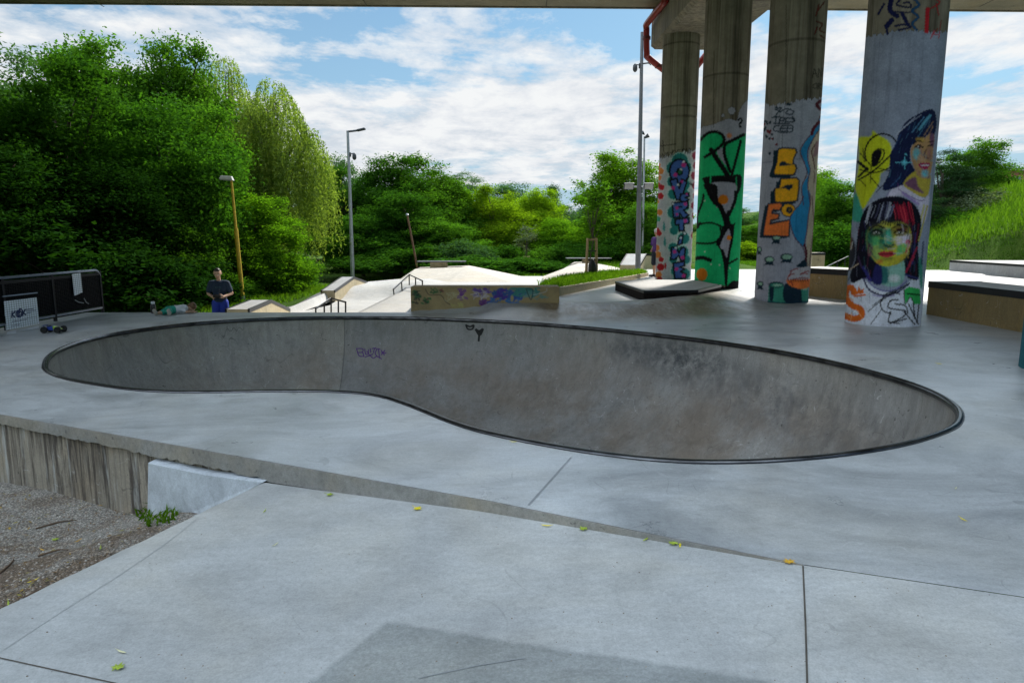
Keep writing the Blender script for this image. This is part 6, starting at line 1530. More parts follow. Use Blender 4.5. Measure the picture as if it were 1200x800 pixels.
# ================================================================ lamp posts
M_galv = mat_plain('galvanised_steel', (.36, .38, .41), .45, .6, var=.15)
M_dgrey = mat_plain('dark_grey_metal', (.06, .065, .075), .5, .3)
M_yel = mat_plain('yellow_paint', (.55, .37, .03), .5, var=.2)
M_lens = mat_plain('lamp_lens', (.34, .36, .38), .25)
M_rust = mat_plain('rusty_pole', (.14, .07, .035), .8, var=.4, vs=5)
def camera_unit(root, p, dx, s=1.0):
    """dome camera on a bracket"""
    mb = MB(); mb.bar(p, p+Vector((dx*.34*s, 0, .08*s)), .035*s, n=8); mb.box(p+Vector((dx*.06*s, 0, -.02*s)), (.14*s, .16*s, .3*s), bev=.01); mb.build('camera_bracket', M_dgrey, root, world=True)
    q = p+Vector((dx*.36*s, 0, -.10*s)); mb = MB(); mb.lathe([(.06*s, .2*s), (.13*s, .12*s), (.15*s, -.02*s), (.15*s, -.14*s), (.11*s, -.24*s), (.04*s, -.30*s)], c=q, n=16); mb.build('dome_camera', M_dgrey, root, world=True, smooth='auto')
# grey post with one arm
b0 = D(413.7, 335, 38); b0.z = -.75; t0_ = D(407.5, 154.5, 38)
lp = empty('street_lamp', tuple(b0)); tag(lp, 'tall grey lamp post with one short arm and a dome camera', 'street lamp')
mb = MB(); mb.bar(b0, t0_, .115, .07, 14); mb.build('pole', M_galv, lp, world=True, smooth='auto')
mb = MB(); e1 = D(419, 153.0, 38); mb.tube([t0_-Vector((.06, 0, 0)), e1], .055, 8); mb.build('arm', M_dgrey, lp, world=True)
mb = MB(); e2 = D(427.5, 151.0, 38); dd = (e2-e1); mb.box((e1+e2)/2, (dd.length*1.15, .3, .10), ry=-math.atan2(dd.z, dd.x), bev=.03); lh = mb.build('lamp_head', M_dgrey, lp, world=True)
camera_unit(lp, D(409.3, 181, 38), 1, .75)
# yellow post
b0 = D(285.3, 364, 26.5); b0.z = -1.15; t0_ = D(271, 210, 26.3)
lp = empty('street_lamp', tuple(b0)); tag(lp, 'yellow lamp post with small white head behind the man in blue', 'street lamp')
m1_ = b0.lerp(t0_, .08); m2_ = b0.lerp(t0_, .62)
mb = MB(); mb.bar(m1_, m2_, .085, .078, 12); mb.bar(m2_, t0_, .052, .045, 12); mb.build('pole', M_yel, lp, world=True, smooth='auto')
mb = MB(); mb.bar(b0, m1_, .10, n=12); mb.build('base_sleeve', M_galv, lp, world=True, smooth='auto')
mb = MB(); c_ = t0_+Vector((-.12, -.02, .04)); mb.prism([c_+Vector(p) for p in ((-.30, -.13, -.04), (.22, -.10, -.10), (.22, .10, -.10), (-.30, .13, -.04))], [c_+Vector(p) for p in ((-.24, -.09, .08), (.16, -.07, .06), (.16, .07, .06), (-.24, .09, .08))], bev=.02); mb.build('lamp_head', mat_plain('aged_white_plastic', (.5, .5, .48), .5), lp, world=True)
mb = MB(); mb.prism([c_+Vector(p) for p in ((-.26, -.10, -.075), (.12, -.08, -.115), (.12, .08, -.115), (-.26, .10, -.075))], [c_+Vector(p) for p in ((-.27, -.11, -.045), (.13, -.09, -.09), (.13, .09, -.09), (-.27, .11, -.045))]); mb.build('lamp_lens', M_lens, lp, world=True)
# leaning rusty pole
b0 = D(489.5, 306, 40); b0.z -= .6; t0_ = D(477.3, 252, 40)
lp = empty('leaning_pole', tuple(b0)); tag(lp, 'leaning rusty pole with a small white lamp among the dark trees', 'lamp pole')
mb = MB(); mb.bar(b0, t0_, .07, .05, 10); mb.build('pole', M_rust, lp, world=True, smooth='auto')
mb = MB(); mb.lathe([(.04, -.06), (.085, -.02), (.09, .03), (.05, .07), (.015, .09)], c=t0_, n=14); mb.build('lamp_head', M_lens, lp, world=True, smooth='auto')
# tall floodlight mast
b0 = D(747.5, 317, 28.3); t0_ = D(752.5, 38, 28.3)
lp = empty('floodlight_mast', tuple(b0)); tag(lp, 'tallest grey mast with two floodlights and a dome camera beside the bridge', 'floodlight mast')
mb = MB(); mb.bar(b0-Vector((0, 0, .3)), t0_, .115, .06, 14); mb.build('pole', mat_plain('mast_steel', (.17, .185, .21), .5, .5), lp, world=True, smooth='auto')
camera_unit(lp, D(751, 77, 28.3), -1, .62)
mb = MB(); p = D(752, 75, 28.3); mb.tube([p, p+Vector((.25, -.05, .02)), p+Vector((.38, -.05, .10))], .03, 8); mb.tube([p+Vector((.25, -.05, .02)), p+Vector((.36, -.05, -.06))], .02, 8); mb.build('side_arm', M_dgrey, lp, world=True)
p = D(749.5, 219, 28.3); mb = MB(); mb.bar(p-Vector((.5, 0, 0)), p+Vector((.42, 0, 0)), .03, n=8); mb.build('crossbar', M_galv, lp, world=True)
for sx in (-1, 1):
    q = p+Vector((sx*.40-.05, -.08, .02)); mb = MB(); mb.box(q, (.40, .10, .26), rx=R(25), bev=.02); h_ = mb.build('floodlight', M_dgrey, lp, world=True)
    mb = MB(); mb.box(q+Vector((0, -.058, -.024)), (.34, .012, .2), rx=R(25)); g_ = mb.build('lamp_lens', M_lens, h_, world=False); g_.matrix_parent_inverse = Matrix.Translation(-Vector(lp.location)) @ Matrix.Identity(4); g_.matrix_parent_inverse = (Matrix.Translation(Vector(lp.location)) @ h_.matrix_parent_inverse).inverted() if False else Matrix.Identity(4)
# thin far pole
b0 = D(753.2, 303, 40); t0_ = D(755.2, 160, 40)
lp = empty('siren_pole', tuple(b0)); tag(lp, 'thinner distant pole with small horns on top just right of the mast', 'pole')
mb = MB(); mb.bar(b0-Vector((0, 0, .8)), t0_, .07, .05, 10); mb.build('pole', M_galv, lp, world=True, smooth='auto')
mb = MB(); mb.bar(t0_+Vector((-.02, 0, -.1)), t0_+Vector((.22, -.1, .05)), .04, .13, 12); mb.build('horn', M_dgrey, lp, world=True); mb = MB(); mb.bar(t0_+Vector((0, 0, .1)), t0_+Vector((-.16, -.1, .22)), .03, .10, 12); mb.build('horn', M_dgrey, lp, world=True)

# ================================================================ barrier at the left
fx = -8.2; yA, yB = 7.9, 13.62; zF = .86
fence = empty('mesh_barrier', (fx, 10.8, 0)); tag(fence, 'low black steel barrier with mesh panels at the left deck edge', 'barrier')
M_fence = mat_plain('black_fence_paint', (.008, .009, .012), .6, .0, spec=.2); M_worn = mat_plain('worn_grey_rail', (.20, .23, .28), .35, .4)
mb = MB(); mb.tube([(fx, yA, zF), (fx, yB-.14, zF), (fx, yB-.07, zF-.02), (fx, yB-.02, zF-.07), (fx, yB, zF-.12)], .024, 10); mb.build('top_rail', M_worn, fence, world=True, smooth=True)
posts = [yA+.1, 9.45, 10.98, 12.18, yB-.01]
for y in posts: mb = MB(); mb.box((fx, y, zF/2), (.045, .05, zF-.03)); mb.build('post', M_fence, fence, world=True)
mb = MB(); mb.box((fx, (yA+yB)/2, .115), (.04, yB-yA, .035)); mb.build('bottom_rail', M_worn, fence, world=True)
mb = MB(); mb.box((fx, (yA+yB)/2, zF-.075), (.04, yB-yA-.05, .05)); mb.build('upper_rail', M_fence, fence, world=True)
mb = MB()
for k in range(26): mb.box((fx, (yA+yB)/2, .15+k*(zF-.25)/25), (.008, yB-yA-.04, .009))
nv_ = int((yB-yA)/.055)
for k in range(nv_): mb.box((fx+.008, yA+.03+k*.055, .45*1.0+.02), (.006, .007, zF-.24))
mb.build('mesh_panel', M_fence, fence, world=True)
mb = MB(); mb.box((fx-.03, (yA+yB)/2, .48), (.012, yB-yA-.02, zF-.22)); mb.build('backing_sheet', mat_plain('dark_netting', (.004, .004, .005), 1, spec=.02), fence, world=True)
# white banner on the barrier
def fz(u, v): # point on barrier plane
    d = ray(u, v); t = (fx+.035)/d.x; return Vector((fx+.035, d.y*t, H0+d.z*t))
c4 = [fz(4.5, 353), fz(42.5, 348.5), fz(45.5, 379), fz(7, 387)]
m, nt, b, o_ = newmat('white_mesh_banner'); v = coords(nt); sep = nt.nodes.new('ShaderNodeSeparateXYZ'); nt.links.new(v, sep.inputs[0])
def grid(ax, period, wd_): 
    f = math_(nt, 'FRACT', math_(nt, 'DIVIDE', sep.outputs[ax], period)); return math_(nt, 'LESS_THAN', f, wd_)
g = math_(nt, 'MAXIMUM', grid(1, .055, .13), grid(2, .036, .16))
c = mix(nt, g, (.80, .85, .93), (.10, .11, .13)); nt.links.new(c, b.inputs['Base Color']); b.inputs['Roughness'].default_value = .6; M_banner = m
def flatpanel(name, q, t, mat, label, cat):
    mb = MB(); mb.prism(q, [p+Vector((t, 0, 0)) for p in q]); o = mb.build(name, mat); tag(o, label, cat); return o
ban = flatpanel('banner', c4, .008, M_banner, 'white mesh banner with dark blue lettering tied to the barrier', 'banner')
M_ink = mat_plain('navy_ink', (.02, .035, .12), .6)
def bp(s, t): # banner coordinates 0..1 (left->right, top->bottom)
    a = c4[0].lerp(c4[1], s); b_ = c4[3].lerp(c4[2], s); return a.lerp(b_, t)+Vector((.009, 0, 0))
def ink(name, strokes, w, parent):
    mb = MB()
    for s_ in strokes:
        pts = [bp(*p) for p in s_]; 
        if len(pts) > 2: pts = smooth_poly(pts, 4, closed=False)
        ribbon_mb(mb, pts, w, Vector((1, 0, 0)), .002)
    o = mb.build(name, M_ink, parent, world=True); return o
ink('lettering', [[(.20, .36), (.17, .60)], [(.30, .38), (.185, .50)], [(.185, .50), (.27, .60)], [(.44, .40), (.36, .39), (.31, .47), (.33, .58), (.42, .62), (.48, .55), (.46, .44), (.38, .40)], [(.34, .50), (.42, .48), (.40, .43), (.35, .46), (.36, .55), (.43, .56)], [(.40, .34), (.48, .36), (.50, .46), (.44, .56)], [(.52, .40), (.505, .62)], [(.61, .37), (.52, .51)], [(.52, .51), (.61, .58)]], .026, ban)
tx = []
for r_, (a, b_) in enumerate(((.64, .84), (.64, .92), (.64, .76))):
    y_ = .40+r_*.065; x_ = a
    while x_ < b_: tx.append([(x_, y_-.018), (x_+.012, y_+.02)]); tx.append([(x_+.012, y_+.02), (x_+.018, y_-.015)]); x_ += .032
x_ = .18
while x_ < .62: tx.append([(x_, .72), (x_+.01, .76)]); x_ += .028
while x_ < .9: tx.append([(x_, .70), (x_+.012, .73)]); x_ += .045
x_ = .14
while x_ < .40: tx.append([(x_, .86), (x_+.01, .90)]); x_ += .04
ink('small_print', tx, .009, ban)
mb = MB(); a = fz(3, 347.5); b_ = fz(43.5, 343); mb.bar(a, b_, .012, n=8); fr = mb.build('banner_rod', M_worn, ban, world=True)
c5 = [fz(84.2, 321), fz(94.2, 319.5), fz(96.5, 342.5), fz(87, 346.5)]
o = flatpanel('paper_notice', c5, .004, M_banner, 'small white paper notice fixed high on the barrier', 'notice')
mb = MB()
for pts in ([(88, 351.5), (92, 354), (98, 355)], [(98.5, 349.5), (101, 354), (104, 356)]): mb.tube([fz(*p) for p in pts], .008, 6)
o = mb.build('loose_strap', mat_plain('pale_strap', (.35, .36, .38), .6)); tag(o, 'pale loose straps dangling from the barrier below the notice', 'strap')
# white sheet corners visible under the banner
mb = MB()
for q in ([(8, 389.3), (19, 387), (19, 390.5), (8, 392)], [(23, 387.5), (45.5, 382), (46, 384.5), (33, 386.5)]):
    p = [W(a, b_, .004) for a, b_ in q]; mb.prism(p, [x+Vector((0, 0, .006)) for x in p])
o = mb.build('paper_sheet', mat_plain('white_paper', (.6, .63, .68), .7)); tag(o, 'white sheets lying on the deck beneath the banner', 'paper')

# ================================================================ toy car
tc = W(63.5, 389.5, 0); car = empty('toy_car', (tc.x, tc.y, 0), R(2)); tag(car, 'blue and yellow-green remote controlled toy car with fat black tyres on the deck', 'toy car')
M_tyre = mat_plain('rubber', (.012, .012, .012), .8, bmp=.5); M_blue = mat_plain('blue_plastic', (.03, .06, .30), .3); M_lime = mat_plain('lime_plastic', (.30, .48, .03), .3)
for x in (-.105, .105):
    for y in (-.08, .08):
        mb = MB(); mb.lathe([(.025, -.022), (.045, -.024), (.052, -.012), (.052, .012), (.045, .024), (.025, .022)], n=18, m=Matrix.Translation((x, y, .052)) @ Matrix.Rotation(R(90), 4, 'X')); w_ = mb.build('wheel', M_tyre, car, smooth='auto')
        mb = MB(); mb.lathe([(.005, -.02), (.026, -.018), (.026, .018), (.005, .02)], n=12, m=Matrix.Translation((x, y, .052)) @ Matrix.Rotation(R(90), 4, 'X')); mb.build('rim', M_lime, w_)
mb = MB(); mb.prism([(-.13, -.045, .04), (.02, -.05, .04), (.02, .05, .04), (-.13, .045, .04)], [(-.11, -.035, .085), (0, -.042, .115), (0, .042, .115), (-.11, .035, .085)], bev=.008); mb.build('body_shell', M_blue, car)
mb = MB(); mb.prism([(.02, -.05, .04), (.14, -.04, .04), (.14, .04, .04), (.02, .05, .04)], [(0.005, -.042, .112), (.115, -.03, .07), (.115, .03, .07), (0.005, .042, .112)], bev=.008); mb.build('bonnet', M_lime, car)
mb = MB(); mb.box((-.13, 0, .12), (.03, .13, .006)); mb.box((-.125, -.04, .10), (.008, .006, .045)); mb.box((-.125, .04, .10), (.008, .006, .045)); mb.build('spoiler', M_blue, car)
mb = MB(); mb.box((.155, 0, .045), (.02, .13, .03), bev=.006); mb.box((-.155, 0, .045), (.02, .11, .025), bev=.006); mb.build('bumper', M_tyre, car)

# ================================================================ people
def voxel(name, caps, mat, parent, vox=.012, smooth=3):
    """one continuous surface grown round tapered limbs"""
    mb = MB()
    for c in caps:
        if c[0] == 's': mb.sphere(c[1], 1.0, c[2], n=20, rx=c[3] if len(c) > 3 else 0)
        else:
            a, ra, b, rb = c; mb.sphere(a, ra, n=16); mb.sphere(b, rb, n=16); mb.bar(a, b, ra, rb, 16)
    bmesh.ops.recalc_face_normals(mb.bm, faces=mb.bm.faces[:])
    me = bpy.data.meshes.new(name+'_src'); mb.bm.to_mesh(me); mb.bm.free(); tmp = bpy.data.objects.new('tmp', me); COL.objects.link(tmp)
    md = tmp.modifiers.new('r', 'REMESH'); md.mode = 'VOXEL'; md.voxel_size = vox; md.use_smooth_shade = True
    ms = tmp.modifiers.new('s', 'SMOOTH'); ms.iterations = smooth; ms.factor = .5
    bpy.context.view_layer.update(); dg = bpy.context.evaluated_depsgraph_get(); ev = tmp.evaluated_get(dg); out = bpy.data.meshes.new_from_object(ev, depsgraph=dg); out.name = name
    bpy.data.objects.remove(tmp); return link_mesh(name, out, mat, parent, smooth=True)
M_skin = mat_plain('skin', (.52, .31, .21), .5, var=.06); M_hair = mat_plain('dark_hair', (.02, .014, .01), .5, var=.3, vs=30); M_navy = mat_plain('navy_shirt', (.012, .028, .06), .85, var=.2); M_royal = mat_plain('royal_blue_shorts', (.015, .04, .33), .8, var=.15); M_white = mat_plain('white_cloth', (.62, .64, .68), .85, var=.06)
M_shoe = mat_plain('shoe', (.45, .42, .38), .7); M_blk = mat_plain('black_plastic', (.012, .012, .014), .35); M_eye = mat_plain('eye', (.6, .6, .58), .3)
def hand(palm, dirv, side, s=1.0, curl=.5, thumb=1):
    """palm centre, finger direction, sideways axis -> capsules for a palm, four curled fingers and a thumb"""
    d = Vector(dirv).normalized(); sd = Vector(side).normalized(); n_ = d.cross(sd).normalized(); out = []
    P0 = Vector(palm)
    for k in range(4):
        o0 = P0+sd*(k-1.5)*.021*s; out.append((o0-d*.04*s, .013*s, o0+d*.035*s, .012*s))
        L = (.032, .037, .035, .027)[k]*s; a = o0+d*.04*s; b = a+(d*(1-curl*.5)+n_*curl*.8).normalized()*L; c = b+(d*(1-curl*1.3)+n_*curl*1.3).normalized()*L*.8
        out.append((a, .0095*s, b, .009*s)); out.append((b, .009*s, c, .0075*s))
    t0 = P0-sd*thumb*.035*s-d*.02*s; t1 = t0+(d*.6-sd*thumb*.7+n_*.3).normalized()*.04*s; t2 = t1+(d*.9+n_*.5).normalized()*.03*s
    out += [(t0, .013*s, t1, .011*s), (t1, .011*s, t2, .009*s)]; return out
def head_caps(c, s=1.0, tilt=0.0):
    """head facing -Y about centre c"""
    M = Matrix.Translation(c) @ Matrix.Rotation(tilt, 4, 'X')
    f = lambda x, y, z: M @ Vector((x*s, y*s, z*s))
    return [(f(0, .015, .03), .093*s, f(0, -.01, .02), .088*s), (f(0, -.025, -.03), .068*s, f(0, -.042, -.075), .045*s), (f(-.03, -.055, -.01), .036*s, f(.03, -.055, -.01), .036*s),
            (f(0, -.092, .012), .010*s, f(0, -.112, -.022), .015*s), (f(-.016, -.085, -.055), .012*s, f(.016, -.085, -.055), .012*s), (f(-.085, .012, .012), .018*s, f(-.09, .018, -.018), .012*s), (f(.085, .012, .012), .018*s, f(.09, .018, -.018), .012*s), (f(-.045, -.078, .03), .014*s, f(.045, -.078, .03), .014*s)], f
def face_bits(root, f, s=1.0):
    body = root
    for sx in (-1, 1):
        mb = MB(); mb.sphere(f(sx*.032, -.088, .008), .0115*s, n=10); e = mb.build('eye', M_eye, body, smooth=True)
        mb = MB(); mb.sphere(f(sx*.032, -.098, .008), .0055*s, n=8); mb.build('pupil', M_blk, e, smooth=True)
    mb = MB(); mb.tube([f(-.022, -.094, -.052), f(0, -.100, -.050), f(.022, -.094, -.052)], .0045*s, 6); mb.build('mouth', mat_plain('lips', (.30, .10, .08), .5), body)
    mb = MB()
    for sx in (-1, 1): mb.tube([f(sx*.018, -.098, .034), f(sx*.034, -.098, .040), f(sx*.050, -.086, .034)], .004*s, 6)
    mb.build('eyebrow', M_hair, body)

# --- man in blue, holding the controller
g = D(258.5, 362, 17.5); H1 = D(258.5, 315, 17.5).z; man = empty('person', (g.x, 17.5, H1-1.79), R(12)); tag(man, 'man in navy T-shirt and royal blue shorts looking down at a controller in his hands', 'person')
hc, f = head_caps(Vector((-.01, -.045, 1.665)), 1.02, R(22))
torso = [('s', (0, .0, 1.30), (.175, .115, .20)), ('s', (0, .005, 1.10), (.155, .115, .17)), ('s', (0, .01, .95), (.165, .12, .12)), ((-.16, 0, 1.435), .06, (.16, 0, 1.435), .06)]
armL = [((-.195, 0, 1.425), .058, (-.275, .03, 1.16), .045), ((-.275, .03, 1.16), .043, (-.12, -.23, 1.09), .030)]
armR = [((.195, 0, 1.425), .058, (.285, .03, 1.16), .045), ((.285, .03, 1.16), .043, (.12, -.23, 1.09), .030)]
legs = []
for sx in (-1, 1): legs += [((sx*.095, 0, .90), .088, (sx*.115, -.01, .50), .060), ((sx*.115, -.01, .50), .056, (sx*.12, .02, .30), .060), ((sx*.12, .02, .30), .056, (sx*.125, .03, .09), .038), ((sx*.125, .03, .05), .045, (sx*.15, -.14, .035), .038)]
handsc = hand((-.095, -.265, 1.10), (.55, -.55, .1), (0, -.25, 1), 1.0, .8, 1)+hand((.095, -.265, 1.10), (-.55, -.55, .1), (0, -.25, 1), 1.0, .8, -1)
voxel('body', torso+[((0, .0, 1.46), .055, (-.005, -.02, 1.59), .052)]+hc+armL+armR+legs+handsc, M_skin, man, .009, 2)
face_bits(man, f)
hr = voxel('hair', [(f(0, .032, .050), .086, f(0, .016, .074), .077), (f(0, .045, .0), .080, f(0, .045, .03), .085)], M_hair, man, .01, 2)
sh = [('s', (0, .0, 1.30), (.198, .135, .21)), ('s', (0, .005, 1.10), (.178, .135, .2)), ('s', (0, .01, .99), (.18, .14, .12)), ((-.165, 0, 1.43), .075, (.165, 0, 1.43), .075), ((-.195, 0, 1.42), .075, (-.245, .02, 1.24), .078), ((.195, 0, 1.42), .075, (.245, .02, 1.24), .078)]
shirt = voxel('shirt', sh, M_navy, man, .012, 3)
mb = MB()
for k in range(5): mb.box((-.06+k*.03, -.1375, 1.33+.0*k), (.018, .006, .012))
mb.build('chest_print', mat_plain('teal_print', (.06, .16, .14), .8), shirt)
so = []
for sx in (-1, 1): so += [((sx*.09, .0, .93), .115, (sx*.115, -.01, .52), .105)]
voxel('shorts', so+[('s', (0, .01, .95), (.175, .132, .11))], M_royal, man, .012, 3)
for sx in (-1, 1): voxel('shoe', [((sx*.125, .03, .05), .058, (sx*.155, -.15, .04), .048), ((sx*.125, .05, .04), .045, (sx*.155, -.16, .03), .035)], M_shoe, man, .012, 2)
ctl = empty('controller', (g.x, 17.5, H1-1.79), R(12)); tag(ctl, 'black toy car controller held in both hands of the man in blue', 'controller')
mb = MB(); mb.box((0, -.30, 1.12), (.19, .11, .06), rx=R(20), bev=.015); mb.build('controller_body', M_blk, ctl)
mb = MB(); mb.bar((.05, -.33, 1.15), (.07, -.36, 1.30), .005, n=6); mb.build('antenna', M_blk, ctl)

# --- child lying on the deck
p0 = W(196, 369.5, 0); ch = empty('person', (p0.x, p0.y+.05, 0), R(8)); ch.scale = (.8,)*3; tag(ch, 'child in white top and teal shorts lying face down on the deck', 'person')
# local: feet toward the viewer's left, head to the right; body runs along +x and slightly away
def L(x, y, z): return (x, y, z)
k_ = .80
body = [((.05, .30, .10), .085, (.24, .42, .115), .085), ((-.05, .22, .09), .088, (.06, .30, .095), .082), ((.24, .42, .12), .05, (.33, .47, .13), .042),
        ((-.08, .22, .085), .066, (-.15, .10, .06), .05), ((-.15, .10, .06), .05, (-.25, -.02, .05), .036), ((-.04, .17, .08), .066, (.02, .02, .06), .05), ((.02, .02, .06), .05, (.06, -.12, .055), .036),
        ((.20, .50, .10), .036, (.28, .62, .04), .03), ((.28, .62, .04), .03, (.40, .58, .03), .024), ((.20, .33, .10), .038, (.34, .30, .04), .03), ((.34, .30, .04), .03, (.45, .40, .03), .024)]
Mh = Matrix.Translation((.40, .50, .135)) @ Matrix.Rotation(R(60), 4, 'Z') @ Matrix.Rotation(R(55), 4, 'X')
hf = lambda x, y, z: Mh @ Vector((x*.88, y*.88, z*.88))
hcs = [(hf(0, .015, .03), .083, hf(0, -.01, .02), .078), (hf(0, -.025, -.03), .06, hf(0, -.042, -.075), .04), (hf(0, -.092, .012), .009, hf(0, -.112, -.022), .013), (hf(-.085, .012, .012), .016, hf(-.09, .018, -.018), .011), (hf(.085, .012, .012), .016, hf(.09, .018, -.018), .011)]
handsk = hand((.43, .575, .022), (1, 0, 0), (0, 1, 0), .72, .25, 1)+hand((.475, .425, .022), (.7, .7, 0), (-.7, .7, 0), .72, .25, -1)
voxel('body', body+hcs+handsk, M_skin, ch, .008, 2); 
for sx in (-1, 1): mb = MB(); mb.sphere(hf(sx*.032, -.088, .008), .010, n=8); mb.build('eye', M_eye, ch, smooth=True)
voxel('hair', [(hf(0, .03, .05), .088, hf(0, -.005, .062), .08), (hf(0, .05, -.01), .078, hf(0, .045, .03), .08)], mat_plain('brown_hair', (.13, .065, .028), .6, var=.3, vs=30), ch, .009, 2)
voxel('shirt', [((.07, .31, .105), .102, (.24, .42, .12), .10), ((.24, .42, .13), .065, (.28, .44, .13), .055), ((.20, .50, .11), .048, (.24, .56, .08), .044), ((.20, .33, .11), .05, (.29, .31, .07), .044)], M_white, ch, .01, 3)
voxel('shorts', [((-.06, .22, .10), .105, (.06, .30, .105), .098), ((-.08, .21, .09), .085, (-.15, .10, .07), .072), ((-.04, .16, .09), .085, (.015, .04, .07), .072)], mat_plain('teal_shorts', (.02, .30, .22), .8, var=.15), ch, .01, 3)
for a, b_ in (((-.27, -.04, .055), (-.30, -.07, .10)), ((.07, -.14, .055), (.065, -.17, .11))):
    a = Vector(a); b_ = Vector(b_); voxel('shoe', [(a, .045, b_+Vector((0, 0, .02)), .042), (a+Vector((0, 0, -.012)), .042, a, .045)], mat_plain('pale_shoe', (.42, .38, .33), .75), ch, .01, 2)
# bottle behind the child
q = W(180, 366.8, 0); mb = MB(); mb.lathe([(.045, 0), (.05, .01), (.05, .15), (.035, .18), (.03, .19)], c=(q.x, q.y, 0), n=16)
bt = empty('bottle', (q.x, q.y, 0)); tag(bt, 'black bottle with white cap standing behind the lying child', 'bottle')
mb.build('bottle_body', M_blk, bt, world=True, smooth='auto'); mb = MB(); mb.lathe([(.034, .185), (.038, .19), (.038, .225), (.03, .235)], c=(q.x, q.y, 0), n=16); mb.build('cap', M_white, bt, world=True, smooth='auto')

# --- person in purple by the far pillar, seen from behind/side
fp = W(768.3, 324.3, .05); zt_p = D(770, 266.5, fp.y).z; pr = empty('person', (fp.x, fp.y, .05), R(-60)); tag(pr, 'person in purple T-shirt, dark shorts and white helmet half hidden by the farthest pillar', 'person')
sc_ = (zt_p-.05)/1.86; pr.scale = (sc_,)*3
hc, f = head_caps(Vector((0, .0, 1.665)), 1.0, R(5))
arms = [((-.195, 0, 1.425), .055, (-.27, .10, 1.17), .043), ((-.27, .10, 1.17), .042, (-.17, -.08, 1.02), .03), ((.195, 0, 1.425), .055, (.29, .08, 1.17), .043), ((.29, .08, 1.17), .042, (.20, -.10, 1.02), .03)]
voxel('body', torso+[((0, .0, 1.46), .055, (0, 0, 1.59), .052)]+hc+arms+legs+hand((-.155, -.115, .99), (.3, -.5, -.6), (0, 1, 0), 1, .6, 1)+hand((.185, -.135, .99), (-.3, -.5, -.6), (0, 1, 0), 1, .6, -1), M_skin, pr, .011, 2); face_bits(pr, f)
mshirt = mat_plain('purple_shirt', (.10, .035, .22), .85, var=.2)
voxel('shirt', sh, mshirt, pr, .013, 3); voxel('shorts', so+[('s', (0, .01, .95), (.175, .132, .11))], mat_plain('dark_shorts', (.02, .025, .05), .8), pr, .013, 3)
voxel('helmet', [(f(0, .02, .05), .108, f(0, -.01, .065), .10)], M_white, pr, .011, 2)
for sx in (-1, 1): voxel('shoe', [((sx*.125, .03, .05), .058, (sx*.155, -.15, .04), .048)], M_blk, pr, .012, 2)

# ================================================================ tags drawn inside the bowl
bvb = BVHTree.FromPolygons([v.co.copy() for v in me_b.vertices], [list(p.vertices) for p in me_b.polygons]) if False else BVHTree.FromPolygons([tuple(v.co) for v in shell.data.vertices], [list(p.vertices) for p in shell.data.polygons])
def tagon(name, strokes, w, mat, label=None):
    mb = MB()
    for s_ in strokes:
        pts = []; ns = []
        P2 = smooth_poly([(a, b_, 0) for a, b_ in s_], 4, closed=False) if len(s_) > 2 else [Vector((*s_[0], 0)).lerp(Vector((*s_[1], 0)), k/3) for k in range(4)]
        for q in P2:
            loc, n_, i_, d_ = bvb.ray_cast(EYE, ray(q.x, q.y).normalized())
            if loc: pts.append(loc); ns.append(n_ if n_.dot(EYE-loc) > 0 else -n_)
        if len(pts) > 1: ribbon_mb(mb, pts, w, ns, .006)
    o = mb.build(name, mat, bowl, world=True)
    if label: o['label'] = label
M_pm = mat_plain('purple_marker', (.10, .03, .20), .7); M_km = mat_plain('black_marker', (.008, .008, .008), .7)
q = lambda x, y: (400+x/6, 370+y/6)
tagon('graffiti_tag', [[q(*p) for p in s_] for s_ in ([(105, 230), (150, 232), (148, 255), (115, 258)], [(108, 232), (125, 280), (160, 285)], [(150, 255), (160, 285)], [(165, 232), (172, 270), (190, 262), (178, 248)], [(190, 235), (196, 275), (225, 268)], [(205, 230), (208, 258)], [(215, 232), (232, 228), (225, 262)], [(232, 232), (240, 225), (248, 240), (238, 262), (255, 290)], [(252, 232), (275, 232)], [(262, 234), (270, 300)], [(280, 240), (305, 278)], [(308, 240), (280, 276)], [(280, 258), (318, 262)], [(165, 292), (200, 280), (225, 298), (252, 284), (285, 305)])], .018, M_pm, 'thin purple scribbled tag on the far bowl wall')
tagon('marker_doodle', [[q(*p) for p in s_] for s_ in ([(875, 62), (890, 92), (922, 92), (932, 64), (905, 76), (875, 62)], [(880, 66), (884, 80)], [(928, 66), (924, 80)])], .03, M_km, 'small black cup-shaped doodle under the bowl lip')
tagon('marker_doodle', [[q(*p) for p in s_] for s_ in ([(944, 92), (973, 135), (996, 92), (970, 108), (944, 92)], [(955, 100), (975, 125), (988, 100)], [(962, 106), (980, 108)], [(970, 134), (966, 180)])], .04, M_km, 'small solid black triangular doodle with a drip')

# ================================================================ sky, sun, camera
SUN_EL, SUN_AZ = R(41), R(30)          # azimuth from +Y (ahead) towards the left
w = bpy.data.worlds.new('World'); SC.world = w; w.use_nodes = True; nt = w.node_tree; nt.nodes.clear()
out = nt.nodes.new('ShaderNodeOutputWorld'); bg = nt.nodes.new('ShaderNodeBackground'); nt.links.new(bg.outputs[0], out.inputs[0])
sky = nt.nodes.new('ShaderNodeTexSky'); sky.sky_type = 'NISHITA'; sky.sun_disc = False; sky.sun_elevation = SUN_EL; sky.sun_rotation = SUN_AZ; sky.air_density = 1.0; sky.dust_density = .6; sky.ozone_density = 2.0
tc = nt.nodes.new('ShaderNodeTexCoord'); sep = nt.nodes.new('ShaderNodeSeparateXYZ'); nt.links.new(tc.outputs['Generated'], sep.inputs[0])
el = sep.outputs[2]
den = math_(nt, 'ADD', math_(nt, 'MAXIMUM', el, 0.0), .10)
